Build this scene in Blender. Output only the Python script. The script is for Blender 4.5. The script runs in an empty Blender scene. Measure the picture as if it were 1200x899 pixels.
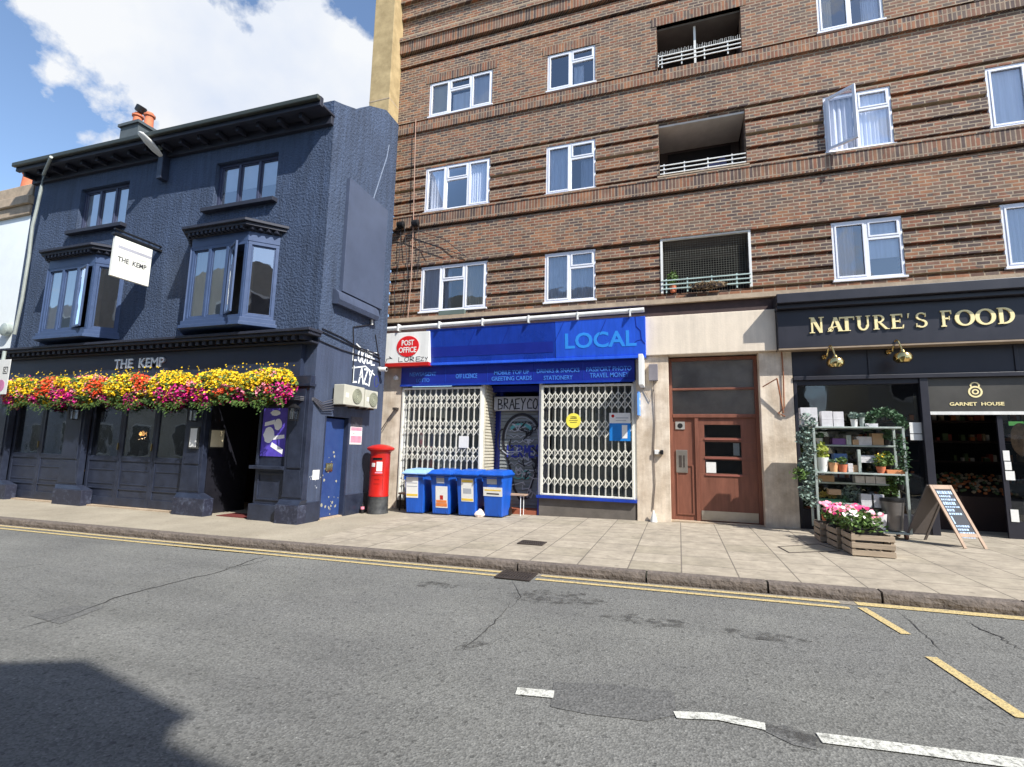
import bpy, bmesh, math, random
from mathutils import Vector, Matrix, noise
random.seed(7)
S = bpy.context.scene
R = math.radians
# ------------------------------------------------------------------ camera
FPX, YAW, PITCH, ROLL = 576.456, 0.327572, 0.131181, 0.0221406
CAM = Vector((0, -11.4624, 1.5))
def axes():
    cy, sy, cp, sp, cr, sr = math.cos(YAW), math.sin(YAW), math.cos(PITCH), math.sin(PITCH), math.cos(ROLL), math.sin(ROLL)
    f = Vector((-sy*cp, cy*cp, sp)); r0 = Vector((cy, sy, 0)); u0 = r0.cross(f)
    return cr*r0+sr*u0, -sr*r0+cr*u0, f
RX, UX, FX = axes()
cd = bpy.data.cameras.new('camera'); cam = bpy.data.objects.new('camera', cd); S.collection.objects.link(cam)
B = -FX
cam.matrix_world = Matrix(((RX.x, UX.x, B.x, CAM.x), (RX.y, UX.y, B.y, CAM.y), (RX.z, UX.z, B.z, CAM.z), (0, 0, 0, 1)))
cd.sensor_width = 36; cd.lens = FPX*36/1200; cd.clip_end = 3000; cd.clip_start = .1
S.camera = cam
# ------------------------------------------------------------------ light
SUN = Vector((1.0, -.58, 1.2)).normalized()
W = bpy.data.worlds.new('World'); S.world = W; W.use_nodes = True
nt = W.node_tree; nt.nodes.clear()
def N(nt, t, **k):
    n = nt.nodes.new(t)
    for a, b in k.items():
        if a.startswith('i_'): n.inputs[a[2:].replace('_', ' ')].default_value = b
        else: setattr(n, a, b)
    return n
sky = N(nt, 'ShaderNodeTexSky', sky_type='NISHITA', sun_disc=False)
sky.sun_elevation = math.asin(SUN.z); sky.sun_rotation = math.atan2(SUN.x, SUN.y); sky.air_density = 1.0; sky.dust_density = .6; sky.ozone_density = 2.2
tc = N(nt, 'ShaderNodeTexCoord')
mp = N(nt, 'ShaderNodeMapping'); mp.inputs['Scale'].default_value = (1, 1, 1.15)
nz = N(nt, 'ShaderNodeTexNoise'); nz.inputs['Scale'].default_value = 6.0; nz.inputs['Detail'].default_value = 10; nz.inputs['Roughness'].default_value = .6; nz.inputs['Distortion'].default_value = .08
nt.links.new(tc.outputs['Generated'], mp.inputs[0]); nt.links.new(mp.outputs[0], nz.inputs['Vector'])
def pxdir(px, py):
    return ((px-600)*RX-(py-449.5)*UX+FPX*FX).normalized()
def blob(px, py, lo, hi, amt):
    d = pxdir(px, py)
    dp = N(nt, 'ShaderNodeVectorMath', operation='DOT_PRODUCT'); dp.inputs[1].default_value = d
    nt.links.new(tc.outputs['Generated'], dp.inputs[0])
    mr = N(nt, 'ShaderNodeMapRange', interpolation_type='SMOOTHSTEP'); mr.inputs['From Min'].default_value = math.cos(R(hi)); mr.inputs['From Max'].default_value = math.cos(R(lo)); mr.inputs['To Max'].default_value = amt
    nt.links.new(dp.outputs['Value'], mr.inputs['Value']); return mr.outputs[0]
acc = nz.outputs['Fac']
for b in (blob(270, 95, 3, 16, .26), blob(390, 90, 2, 10, .18), blob(150, 10, 1, 9, .16), blob(95, 155, 1, 6, .20), blob(8, 30, 1, 5, .14), blob(28, 110, 2, 10, -.26), blob(320, -25, 1, 7, -.20), blob(115, 125, 1, 3, -.10), blob(440, 5, 1, 5, -.25)):
    a = N(nt, 'ShaderNodeMath', operation='ADD'); nt.links.new(acc, a.inputs[0]); nt.links.new(b, a.inputs[1]); acc = a.outputs[0]
cr = N(nt, 'ShaderNodeValToRGB'); cr.color_ramp.elements[0].position = .585; cr.color_ramp.elements[1].position = .67
nt.links.new(acc, cr.inputs[0])
nz2 = N(nt, 'ShaderNodeTexNoise'); nz2.inputs['Scale'].default_value = 4.5; nz2.inputs['Detail'].default_value = 6
nt.links.new(mp.outputs[0], nz2.inputs['Vector'])
cc = N(nt, 'ShaderNodeValToRGB'); cc.color_ramp.elements[0].color = (2.9, 3.3, 4.1, 1); cc.color_ramp.elements[1].color = (4.05, 4.15, 4.3, 1); cc.color_ramp.elements[0].position = .3; cc.color_ramp.elements[1].position = .6
nt.links.new(nz2.outputs['Fac'], cc.inputs[0])
mx = N(nt, 'ShaderNodeMixRGB'); nt.links.new(cr.outputs[0], mx.inputs[0]); nt.links.new(sky.outputs[0], mx.inputs[1]); nt.links.new(cc.outputs[0], mx.inputs[2])
bg = N(nt, 'ShaderNodeBackground'); bg.inputs[1].default_value = .15
wo = N(nt, 'ShaderNodeOutputWorld'); nt.links.new(mx.outputs[0], bg.inputs[0]); nt.links.new(bg.outputs[0], wo.inputs[0])
ld = bpy.data.lights.new('sun', 'SUN'); ld.energy = 4.8; ld.angle = R(.5); ld.color = (1, .965, .90)
lo = bpy.data.objects.new('sun', ld); S.collection.objects.link(lo); lo.rotation_euler = SUN.to_track_quat('Z', 'Y').to_euler(); lo.location = (20, -20, 30)
S.view_settings.view_transform = 'Standard'; S.view_settings.look = 'None'; S.view_settings.gamma = 1
S.view_settings.exposure = .62
S.render.engine = 'CYCLES'
# ------------------------------------------------------------------ helpers
def gz(x):                                                     # the pavement climbs gently to the right
    return -.114 if x < -7.4 else .016*(min(x, 14)+.3)
def ray(px, py):
    return ((px-600)*RX-(py-449.5)*UX)/FPX+FX
def at(px, py, Y):                                             # photo point on the upright plane y = Y
    d = ray(px, py); t = (Y-CAM.y)/d.y; return (d.x*t, CAM.z+d.z*t)
def atx(px, py, X):
    d = ray(px, py); t = X/d.x; return (CAM.y+d.y*t, CAM.z+d.z*t)
def gp(px, py, dz=0):                                          # photo point on the ground
    d = ray(px, py); t = (dz+.016*.3-1.5)/(d.z-.016*d.x)
    if d.x*t < -7.4: t = (dz-.114-1.5)/d.z
    return (d.x*t, CAM.y+d.y*t)
def lin(c): return c/12.92 if c <= .04045 else ((c+.055)/1.055)**2.4
def rgb(r, g, b, k=1): return (lin(r/255)*k, lin(g/255)*k, lin(b/255)*k, 1)
MATS = {}
def scale_base(m, fac):
    nt = m.node_tree; p = nt.nodes['Principled BSDF']; sc = N(nt, 'ShaderNodeVectorMath', operation='SCALE')
    if p.inputs['Base Color'].links: nt.links.new(p.inputs['Base Color'].links[0].from_socket, sc.inputs[0])
    else: sc.inputs[0].default_value = p.inputs['Base Color'].default_value[:3]
    nt.links.new(fac, sc.inputs['Scale']); nt.links.new(sc.outputs[0], p.inputs['Base Color'])
def streaks(m, amt):                                            # rain streaks and grime: long in z, narrow along the wall
    nt = m.node_tree; g = N(nt, 'ShaderNodeNewGeometry'); mp_ = N(nt, 'ShaderNodeMapping'); mp_.inputs['Scale'].default_value = (7, 7, .45); nt.links.new(g.outputs['Position'], mp_.inputs[0])
    n = N(nt, 'ShaderNodeTexNoise'); n.inputs['Scale'].default_value = 1; n.inputs['Detail'].default_value = 8; n.inputs['Roughness'].default_value = .7; nt.links.new(mp_.outputs[0], n.inputs['Vector'])
    r_ = N(nt, 'ShaderNodeMapRange'); r_.inputs['From Min'].default_value = .35; r_.inputs['From Max'].default_value = .68; r_.inputs['To Min'].default_value = 1-amt; r_.inputs['To Max'].default_value = 1+amt*.8; nt.links.new(n.outputs['Fac'], r_.inputs[0]); scale_base(m, r_.outputs[0])
def spots(m, sc, rad, dark):                                    # gum marks, small stains
    nt = m.node_tree; g = N(nt, 'ShaderNodeNewGeometry'); v = N(nt, 'ShaderNodeTexVoronoi'); v.inputs['Scale'].default_value = sc; nt.links.new(g.outputs['Position'], v.inputs['Vector'])
    c = N(nt, 'ShaderNodeSeparateColor'); nt.links.new(v.outputs['Color'], c.inputs[0]); mu = N(nt, 'ShaderNodeMath', operation='MULTIPLY'); nt.links.new(c.outputs[0], mu.inputs[0]); mu.inputs[1].default_value = rad
    lt = N(nt, 'ShaderNodeMath', operation='LESS_THAN'); nt.links.new(v.outputs['Distance'], lt.inputs[0]); nt.links.new(mu.outputs[0], lt.inputs[1])
    a = N(nt, 'ShaderNodeMath', operation='MULTIPLY_ADD'); nt.links.new(lt.outputs[0], a.inputs[0]); a.inputs[1].default_value = dark-1; a.inputs[2].default_value = 1; scale_base(m, a.outputs[0])
def blotch(m, sc, lo, hi, stretch=(1, 1, 1)):
    nt = m.node_tree; g = N(nt, 'ShaderNodeNewGeometry'); mp_ = N(nt, 'ShaderNodeMapping'); mp_.inputs['Scale'].default_value = stretch; nt.links.new(g.outputs['Position'], mp_.inputs[0])
    n = N(nt, 'ShaderNodeTexNoise'); n.inputs['Scale'].default_value = sc; n.inputs['Detail'].default_value = 9; n.inputs['Roughness'].default_value = .68; nt.links.new(mp_.outputs[0], n.inputs['Vector'])
    r_ = N(nt, 'ShaderNodeMapRange'); r_.inputs['From Min'].default_value = .34; r_.inputs['From Max'].default_value = .66; r_.inputs['To Min'].default_value = lo; r_.inputs['To Max'].default_value = hi; nt.links.new(n.outputs['Fac'], r_.inputs[0]); scale_base(m, r_.outputs[0])
def mat(name, col, rough=.6, metal=0, var=.15, vscale=3.0, bump=0, bscale=60, emit=0, spec=.5, col2=None, stretch=None, streak=0):
    if name in MATS: return MATS[name]
    m = bpy.data.materials.new(name); m.use_nodes = True; nt = m.node_tree; p = nt.nodes['Principled BSDF']
    p.inputs['Roughness'].default_value = rough; p.inputs['Metallic'].default_value = metal; p.inputs['Specular IOR Level'].default_value = spec
    g = N(nt, 'ShaderNodeNewGeometry')
    if var or col2:
        n = N(nt, 'ShaderNodeTexNoise'); n.inputs['Scale'].default_value = vscale; n.inputs['Detail'].default_value = 7; n.inputs['Roughness'].default_value = .65
        src = g.outputs['Position']
        if stretch:
            mpp = N(nt, 'ShaderNodeMapping'); mpp.inputs['Scale'].default_value = stretch; nt.links.new(src, mpp.inputs[0]); src = mpp.outputs[0]
        nt.links.new(src, n.inputs['Vector'])
        r = N(nt, 'ShaderNodeValToRGB'); e = r.color_ramp.elements; e[0].position = .33; e[1].position = .67
        c2 = col2 or tuple(c*(1+var) for c in col[:3])+(1,); c1 = col if col2 else tuple(c*(1-var) for c in col[:3])+(1,)
        e[0].color = c1; e[1].color = c2
        nt.links.new(n.outputs['Fac'], r.inputs[0]); nt.links.new(r.outputs[0], p.inputs['Base Color'])
        rr = N(nt, 'ShaderNodeMapRange'); rr.inputs['To Min'].default_value = max(0, rough-.08); rr.inputs['To Max'].default_value = min(1, rough+.1)
        nt.links.new(n.outputs['Fac'], rr.inputs[0]); nt.links.new(rr.outputs[0], p.inputs['Roughness'])
    else: p.inputs['Base Color'].default_value = col
    if streak: streaks(m, streak)
    if bump:
        n2 = N(nt, 'ShaderNodeTexNoise'); n2.inputs['Scale'].default_value = bscale; n2.inputs['Detail'].default_value = 4
        nt.links.new(g.outputs['Position'], n2.inputs['Vector'])
        b = N(nt, 'ShaderNodeBump'); b.inputs['Strength'].default_value = min(1, bump); b.inputs['Distance'].default_value = .01*max(1, bump)
        nt.links.new(n2.outputs['Fac'], b.inputs['Height']); nt.links.new(b.outputs[0], p.inputs['Normal'])
    if emit:
        p.inputs['Emission Color'].default_value = col; p.inputs['Emission Strength'].default_value = emit
    MATS[name] = m; return m
def brickmat(name, pal, mortar, bw=.225, rh=.075, off=.5, swap=False, ms=.011, zoff=0, tone=True, xonly=False, rough=.85, bump=.5, msm=.1):
    m = bpy.data.materials.new(name); m.use_nodes = True; nt = m.node_tree; p = nt.nodes['Principled BSDF']; L = nt.links.new
    g = N(nt, 'ShaderNodeNewGeometry'); sp = N(nt, 'ShaderNodeSeparateXYZ'); L(g.outputs['Position'], sp.inputs[0])
    ad = N(nt, 'ShaderNodeMath', operation='ADD'); L(sp.outputs[0], ad.inputs[0]); L(sp.outputs[1], ad.inputs[1])
    az = N(nt, 'ShaderNodeMath', operation='ADD'); L(sp.outputs[2], az.inputs[0]); az.inputs[1].default_value = zoff+20
    cb = N(nt, 'ShaderNodeCombineXYZ')
    if xonly == 'ground': L(sp.outputs[0], cb.inputs[0]); L(sp.outputs[1], cb.inputs[1])
    elif swap: L(az.outputs[0], cb.inputs[0]); L(ad.outputs[0], cb.inputs[1])
    else: L(ad.outputs[0], cb.inputs[0]); L(az.outputs[0], cb.inputs[1])
    nn = N(nt, 'ShaderNodeTexNoise'); nn.inputs['Scale'].default_value = 14; L(g.outputs['Position'], nn.inputs['Vector'])
    vm = N(nt, 'ShaderNodeVectorMath', operation='MULTIPLY_ADD'); vm.inputs[1].default_value = (.006, .006, .0); L(nn.outputs['Color'], vm.inputs[0]); L(cb.outputs[0], vm.inputs[2])
    br = N(nt, 'ShaderNodeTexBrick', offset=off); L(vm.outputs[0], br.inputs['Vector'])
    br.inputs['Scale'].default_value = 1; br.inputs['Brick Width'].default_value = bw; br.inputs['Row Height'].default_value = rh; br.inputs['Mortar Size'].default_value = ms; br.inputs['Mortar Smooth'].default_value = msm
    br.inputs['Color1'].default_value = (0, 0, 0, 1); br.inputs['Color2'].default_value = (1, 1, 1, 1); br.inputs['Mortar'].default_value = (.5, .5, .5, 1)
    rp = N(nt, 'ShaderNodeValToRGB'); rp.color_ramp.interpolation = 'CONSTANT' if len(pal) > 3 else 'LINEAR'
    el = rp.color_ramp.elements
    while len(el) < len(pal): el.new(.5)
    for i, c in enumerate(pal): el[i].position = i/len(pal); el[i].color = c
    # shift the random value by a slow noise so tones drift over the wall
    n1 = N(nt, 'ShaderNodeTexNoise'); n1.inputs['Scale'].default_value = .55; n1.inputs['Detail'].default_value = 3; L(g.outputs['Position'], n1.inputs['Vector'])
    mr = N(nt, 'ShaderNodeMapRange'); mr.inputs['From Min'].default_value = .3; mr.inputs['From Max'].default_value = .7; mr.inputs['To Min'].default_value = -.34; mr.inputs['To Max'].default_value = .30; L(n1.outputs['Fac'], mr.inputs[0])
    a2 = N(nt, 'ShaderNodeMath', operation='ADD'); L(br.outputs['Color'], a2.inputs[0]); L(mr.outputs[0], a2.inputs[1]); L(a2.outputs[0], rp.inputs[0])
    n3 = N(nt, 'ShaderNodeTexNoise'); n3.inputs['Scale'].default_value = 5; n3.inputs['Detail'].default_value = 8; n3.inputs['Roughness'].default_value = .7; L(g.outputs['Position'], n3.inputs['Vector'])
    m3 = N(nt, 'ShaderNodeMapRange'); m3.inputs['From Min'].default_value = .3; m3.inputs['From Max'].default_value = .7; m3.inputs['To Min'].default_value = .72; m3.inputs['To Max'].default_value = 1.25; L(n3.outputs['Fac'], m3.inputs[0])
    mm = N(nt, 'ShaderNodeMixRGB'); L(br.outputs['Fac'], mm.inputs[0]); L(rp.outputs[0], mm.inputs[1]); mm.inputs[2].default_value = mortar
    ml = N(nt, 'ShaderNodeVectorMath', operation='SCALE'); L(mm.outputs[0], ml.inputs[0]); L(m3.outputs[0], ml.inputs['Scale'])
    L(ml.outputs[0], p.inputs['Base Color']); p.inputs['Roughness'].default_value = rough
    iv = N(nt, 'ShaderNodeMath', operation='SUBTRACT'); iv.inputs[0].default_value = 1; L(br.outputs['Fac'], iv.inputs[1])
    ih = N(nt, 'ShaderNodeMath', operation='MULTIPLY_ADD'); L(n3.outputs['Fac'], ih.inputs[0]); ih.inputs[1].default_value = .5; L(iv.outputs[0], ih.inputs[2])
    bu = N(nt, 'ShaderNodeBump'); bu.inputs['Strength'].default_value = bump; bu.inputs['Distance'].default_value = .008; L(ih.outputs[0], bu.inputs['Height']); L(bu.outputs[0], p.inputs['Normal'])
    MATS[name] = m; return m
def glassmat(name, tint=(.9, .95, 1), refl=.1, rough=.02, alpha=1):
    m = bpy.data.materials.new(name); m.use_nodes = True; nt = m.node_tree; nt.nodes.clear(); L = nt.links.new
    t = N(nt, 'ShaderNodeBsdfTransparent'); t.inputs[0].default_value = (*tint, 1)
    g = N(nt, 'ShaderNodeBsdfGlossy'); g.inputs['Roughness'].default_value = rough; g.inputs[0].default_value = (.95, .97, 1, 1)
    f = N(nt, 'ShaderNodeFresnel'); f.inputs[0].default_value = 1.5
    a = N(nt, 'ShaderNodeMath', operation='MULTIPLY_ADD'); L(f.outputs[0], a.inputs[0]); a.inputs[1].default_value = (1.6 if refl > .04 else .9); a.inputs[2].default_value = refl; a.use_clamp = True
    ge = N(nt, 'ShaderNodeNewGeometry'); n = N(nt, 'ShaderNodeTexNoise'); n.inputs['Scale'].default_value = 1.4; L(ge.outputs['Position'], n.inputs['Vector'])
    b = N(nt, 'ShaderNodeBump'); b.inputs['Strength'].default_value = .05; b.inputs['Distance'].default_value = .1; L(n.outputs['Fac'], b.inputs['Height']); L(b.outputs[0], g.inputs['Normal'])
    x = N(nt, 'ShaderNodeMixShader'); L(a.outputs[0], x.inputs[0]); L(t.outputs[0], x.inputs[1]); L(g.outputs[0], x.inputs[2])
    o = N(nt, 'ShaderNodeOutputMaterial'); L(x.outputs[0], o.inputs[0]); MATS[name] = m; return m
def groundmat(name, c1, c2, grain=.35, gscale=55, bump=.6, rough=.9, patch=.5):
    m = bpy.data.materials.new(name); m.use_nodes = True; nt = m.node_tree; p = nt.nodes['Principled BSDF']; L = nt.links.new
    g = N(nt, 'ShaderNodeNewGeometry')
    n1 = N(nt, 'ShaderNodeTexNoise'); n1.inputs['Scale'].default_value = patch; n1.inputs['Detail'].default_value = 8; n1.inputs['Roughness'].default_value = .62; L(g.outputs['Position'], n1.inputs['Vector'])
    r = N(nt, 'ShaderNodeValToRGB'); r.color_ramp.elements[0].position = .32; r.color_ramp.elements[1].position = .68; r.color_ramp.elements[0].color = c1; r.color_ramp.elements[1].color = c2; L(n1.outputs['Fac'], r.inputs[0])
    v = N(nt, 'ShaderNodeTexVoronoi'); v.inputs['Scale'].default_value = gscale; L(g.outputs['Position'], v.inputs['Vector'])
    sx = N(nt, 'ShaderNodeSeparateColor'); L(v.outputs['Color'], sx.inputs[0])
    mr = N(nt, 'ShaderNodeMapRange'); mr.inputs['To Min'].default_value = 1-grain; mr.inputs['To Max'].default_value = 1+grain; L(sx.outputs[0], mr.inputs[0])
    sc = N(nt, 'ShaderNodeVectorMath', operation='SCALE'); L(r.outputs[0], sc.inputs[0]); L(mr.outputs[0], sc.inputs['Scale'])
    n4 = N(nt, 'ShaderNodeTexNoise'); n4.inputs['Scale'].default_value = 9; n4.inputs['Detail'].default_value = 6; n4.inputs['Roughness'].default_value = .8; L(g.outputs['Position'], n4.inputs['Vector'])
    m4 = N(nt, 'ShaderNodeMapRange'); m4.inputs['From Min'].default_value = .3; m4.inputs['From Max'].default_value = .7; m4.inputs['To Min'].default_value = .95; m4.inputs['To Max'].default_value = 1.05; L(n4.outputs['Fac'], m4.inputs[0])
    s2 = N(nt, 'ShaderNodeVectorMath', operation='SCALE'); L(sc.outputs[0], s2.inputs[0]); L(m4.outputs[0], s2.inputs['Scale']); L(s2.outputs[0], p.inputs['Base Color'])
    p.inputs['Roughness'].default_value = rough
    b = N(nt, 'ShaderNodeBump'); b.inputs['Strength'].default_value = bump; b.inputs['Distance'].default_value = .006; L(v.outputs['Distance'], b.inputs['Height']); L(b.outputs[0], p.inputs['Normal'])
    MATS[name] = m; return m

class MB:
    def __init__(s, M=None): s.v = []; s.f = []; s.M = M or Matrix(); s.flip = False
    def add(s, vs, fs):
        o = len(s.v); s.v += [s.M @ Vector(v) for v in vs]; s.f += [tuple(o+i for i in f) for f in fs]; return s
    def box(s, x0, x1, y0, y1, z0, z1):
        return s.add([(x0, y0, z0), (x1, y0, z0), (x1, y1, z0), (x0, y1, z0), (x0, y0, z1), (x1, y0, z1), (x1, y1, z1), (x0, y1, z1)],
                     [(0, 3, 2, 1), (4, 5, 6, 7), (0, 1, 5, 4), (1, 2, 6, 5), (2, 3, 7, 6), (3, 0, 4, 7)])
    def quad(s, a, b, c, d): return s.add([a, b, c, d], [(0, 1, 2, 3)])
    def hexa(s, bot, top):                                     # 4+4 points
        return s.add(list(bot)+list(top), [(0, 3, 2, 1), (4, 5, 6, 7), (0, 1, 5, 4), (1, 2, 6, 5), (2, 3, 7, 6), (3, 0, 4, 7)])
    def prism(s, pts, y0, y1):                                 # polygon in xz, extruded in y
        n = len(pts); vs = [(x, y0, z) for x, z in pts]+[(x, y1, z) for x, z in pts]
        return s.add(vs, [tuple(range(n)), tuple(range(2*n-1, n-1, -1))]+[(i, i+n, (i+1) % n+n, (i+1) % n) for i in range(n)])
    def slab(s, pts, z0, z1):                                  # polygon in xy, extruded in z
        n = len(pts); vs = [(x, y, z0) for x, y in pts]+[(x, y, z1) for x, y in pts]
        return s.add(vs, [tuple(range(n-1, -1, -1)), tuple(range(n, 2*n))]+[(i, (i+1) % n, (i+1) % n+n, i+n) for i in range(n)])
    def sideprism(s, pts, x0, x1):                             # polygon in yz, extruded in x
        n = len(pts); vs = [(x0, y, z) for y, z in pts]+[(x1, y, z) for y, z in pts]
        return s.add(vs, [tuple(range(n-1, -1, -1)), tuple(range(n, 2*n))]+[(i, (i+1) % n, (i+1) % n+n, i+n) for i in range(n)])
    def lathe(s, prof, cx=0, cy=0, cz=0, n=24, axis='z', sx=1, sy=1):
        vs = []; fs = []
        for r, z in prof:
            for i in range(n):
                a = 2*math.pi*i/n; c, d = r*math.cos(a)*sx, r*math.sin(a)*sy
                vs.append((cx+c, cy+d, cz+z) if axis == 'z' else ((cx+c, cy+z, cz+d) if axis == 'y' else (cx+z, cy+c, cz+d)))
        for j in range(len(prof)-1):
            for i in range(n):
                a, b = j*n+i, j*n+(i+1) % n
                fs.append((a, b, b+n, a+n) if axis != 'y' else (b, a, a+n, b+n))
        k = len(prof)-1
        fs.append(tuple(range(n-1, -1, -1))); fs.append(tuple(range(k*n, k*n+n)))
        return s.add(vs, fs)
    def tube(s, pts, r, n=8):
        pts = [Vector(p) for p in pts]; rs = r if isinstance(r, (list, tuple)) else [r]*len(pts); vs = []; fs = []
        ref = Vector((0, 0, 1))
        for i, p in enumerate(pts):
            t = (pts[min(i+1, len(pts)-1)]-pts[max(i-1, 0)]).normalized()
            a = t.cross(ref if abs(t.z) < .95 else Vector((1, 0, 0))).normalized(); b = t.cross(a)
            vs += [tuple(p+rs[i]*(math.cos(2*math.pi*k/n)*a+math.sin(2*math.pi*k/n)*b)) for k in range(n)]
        for i in range(len(pts)-1):
            for k in range(n): fs.append((i*n+k, i*n+(k+1) % n, (i+1)*n+(k+1) % n, (i+1)*n+k))
        fs += [tuple(range(n)), tuple(range((len(pts)-1)*n, len(pts)*n))]
        return s.add(vs, fs)
    def bar(s, a, b, w, d, up=(0, 0, 1)):
        a, b = Vector(a), Vector(b); t = (b-a).normalized(); u = Vector(up)
        if abs(t.dot(u.normalized())) > .98: u = Vector((0, 1, 0))
        x = t.cross(u).normalized()*w/2; y = t.cross(x).normalized()*d/2
        return s.hexa([a-x-y, a+x-y, a+x+y, a-x+y], [b-x-y, b+x-y, b+x+y, b-x+y])
    def build(s, name, m, parent=None, bevel=0, smooth=False, jitter=0):
        me = bpy.data.meshes.new(name); me.from_pydata([tuple(v) for v in s.v], [], s.f)
        bm = bmesh.new(); bm.from_mesh(me); bmesh.ops.recalc_face_normals(bm, faces=bm.faces); bm.to_mesh(me); bm.free()
        me.materials.append(m)
        if smooth:
            me.polygons.foreach_set('use_smooth', [True]*len(me.polygons)); me.set_sharp_from_angle(angle=R(35))
        o = bpy.data.objects.new(name, me); S.collection.objects.link(o)
        if bevel:
            b = o.modifiers.new('bevel', 'BEVEL'); b.width = bevel; b.segments = 2; b.limit_method = 'ANGLE'
        if parent:
            o.parent = parent; pv = Vector((0, 0, 0)); q = parent
            while q: pv += q.location; q = q.parent
            o.location = -pv                                   # meshes are authored in world coordinates
        return o
def thing(name, label, cat, loc=(0, 0, 0), group=None):
    o = bpy.data.objects.new(name, None); S.collection.objects.link(o); o.location = loc; o.empty_display_size = .2
    return tag(o, label, cat, group)
def tag(o, label, cat, group=None, kind=None):
    if label: o['label'] = label
    if cat: o['category'] = cat
    if group: o['group'] = group
    if kind: o['kind'] = kind
    return o
def struct(o): o['kind'] = 'structure'; return o
def front(x, y, z): return Matrix.Translation((x, y, z))       # local x right, z up, facing -y
def side(x, y, z): return Matrix.Translation((x, y, z)) @ Matrix.Rotation(R(90), 4, 'Z')   # faces +x
def textmesh(st, name, m, M, w, h, depth=.012, bold=0.0, parent=None, align='C', shear=0):
    cu = bpy.data.curves.new('t', 'FONT'); cu.body = st; cu.size = 1; cu.offset = bold; cu.shear = shear; cu.align_x = 'CENTER'; cu.resolution_u = 3
    ob = bpy.data.objects.new('t', cu); S.collection.objects.link(ob); bpy.context.view_layer.update()
    me = bpy.data.meshes.new_from_object(ob.evaluated_get(bpy.context.evaluated_depsgraph_get()))
    xs = [v.co.x for v in me.vertices]; ys = [v.co.y for v in me.vertices]
    x0, x1, y0, y1 = min(xs), max(xs), min(ys), max(ys); sx = w/(x1-x0); sy = h/(y1-y0)
    bm = bmesh.new(); bm.from_mesh(me)
    bmesh.ops.remove_doubles(bm, verts=bm.verts, dist=1e-5)
    r = bmesh.ops.extrude_face_region(bm, geom=list(bm.faces)); nv = set(e for e in r['geom'] if isinstance(e, bmesh.types.BMVert))
    for v in bm.verts:
        x, y = (v.co.x-(x0+x1)/2)*sx, (v.co.y-y0)*sy
        v.co = M @ Vector((x, 0 if v in nv else -depth, y))
    bmesh.ops.recalc_face_normals(bm, faces=bm.faces)
    me2 = bpy.data.meshes.new(name); bm.to_mesh(me2); bm.free(); me2.polygons.foreach_set('use_smooth', [False]*len(me2.polygons)); me2.materials.append(m)
    bpy.data.objects.remove(ob); bpy.data.curves.remove(cu); bpy.data.meshes.remove(me)
    o = bpy.data.objects.new(name, me2); S.collection.objects.link(o)
    if parent:
        o.parent = parent; pv = Vector((0, 0, 0)); q = parent
        while q: pv += q.location; q = q.parent
        o.location = -pv
    return o
def wallholes(mb, x0, x1, z0, z1, holes, yf, yb):
    zs = sorted({z0, z1, *[min(max(z, z0), z1) for h in holes for z in (h[2], h[3])]})
    for a, b in zip(zs, zs[1:]):
        if b-a < 1e-4: continue
        hs = sorted([(h[0], h[1]) for h in holes if h[2] < b-1e-4 and h[3] > a+1e-4]); x = x0
        for h0, h1 in hs:
            if h0 > x+1e-4: mb.box(x, min(h0, x1), yf, yb, a, b)
            x = max(x, h1)
        if x < x1-1e-4: mb.box(x, x1, yf, yb, a, b)
HAND = {'A': [[(0, 0), (.45, 1), (.9, 0)], [(.2, .4), (.7, .4)]], 'B': [[(0, 0), (0, 1), (.6, .9), (.6, .6), (0, .52), (.75, .4), (.7, .08), (0, 0)]], 'C': [[(.8, .85), (.4, 1), (0, .6), (.1, .1), (.8, .1)]],
 'D': [[(0, 0), (0, 1), (.6, .8), (.7, .3), (0, 0)]], 'E': [[(.7, 1), (0, .95), (0, .5), (.6, .5), (0, .5), (0, 0), (.75, .05)]], 'H': [[(0, 0), (0, 1)], [(.7, 0), (.7, 1)], [(0, .5), (.7, .55)]],
 'K': [[(0, 0), (0, 1)], [(.7, 1), (0, .45), (.8, 0)]], 'L': [[(0, 1), (0, 0), (.7, .05)]], 'M': [[(0, 0), (.1, 1), (.45, .4), (.8, 1), (.9, 0)]], 'N': [[(0, 0), (0, 1), (.7, 0), (.7, 1)]],
 'O': [[(.4, 1), (0, .6), (.1, .1), (.5, 0), (.8, .4), (.7, .9), (.4, 1)]], 'R': [[(0, 0), (0, 1), (.6, .9), (.6, .55), (0, .5), (.75, 0)]], 'S': [[(.7, .9), (.2, 1), (.05, .65), (.65, .4), (.6, .05), (0, .1)]],
 'T': [[(0, 1), (.8, .95)], [(.4, 1), (.35, 0)]], 'Y': [[(0, 1), (.35, .5), (.75, 1)], [(.35, .5), (.2, -.1)]], 'Z': [[(0, .95), (.7, 1), (0, .05), (.8, 0)]], 'G': [[(.8, .85), (.4, 1), (0, .6), (.1, .1), (.7, .05), (.75, .45), (.4, .42)]],
 'P': [[(0, 0), (0, 1), (.65, .9), (.6, .55), (0, .45)]], 'I': [[(.2, 0), (.2, 1)]], 'U': [[(0, 1), (.05, .1), (.6, .05), (.7, 1)]], 'F': [[(.7, 1), (0, 1), (0, 0)], [(0, .5), (.5, .5)]], 'W': [[(0, 1), (.2, 0), (.45, .7), (.7, 0), (.9, 1)]], 'V': [[(0, 1), (.35, 0), (.7, 1)]], ' ': []}
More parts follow.
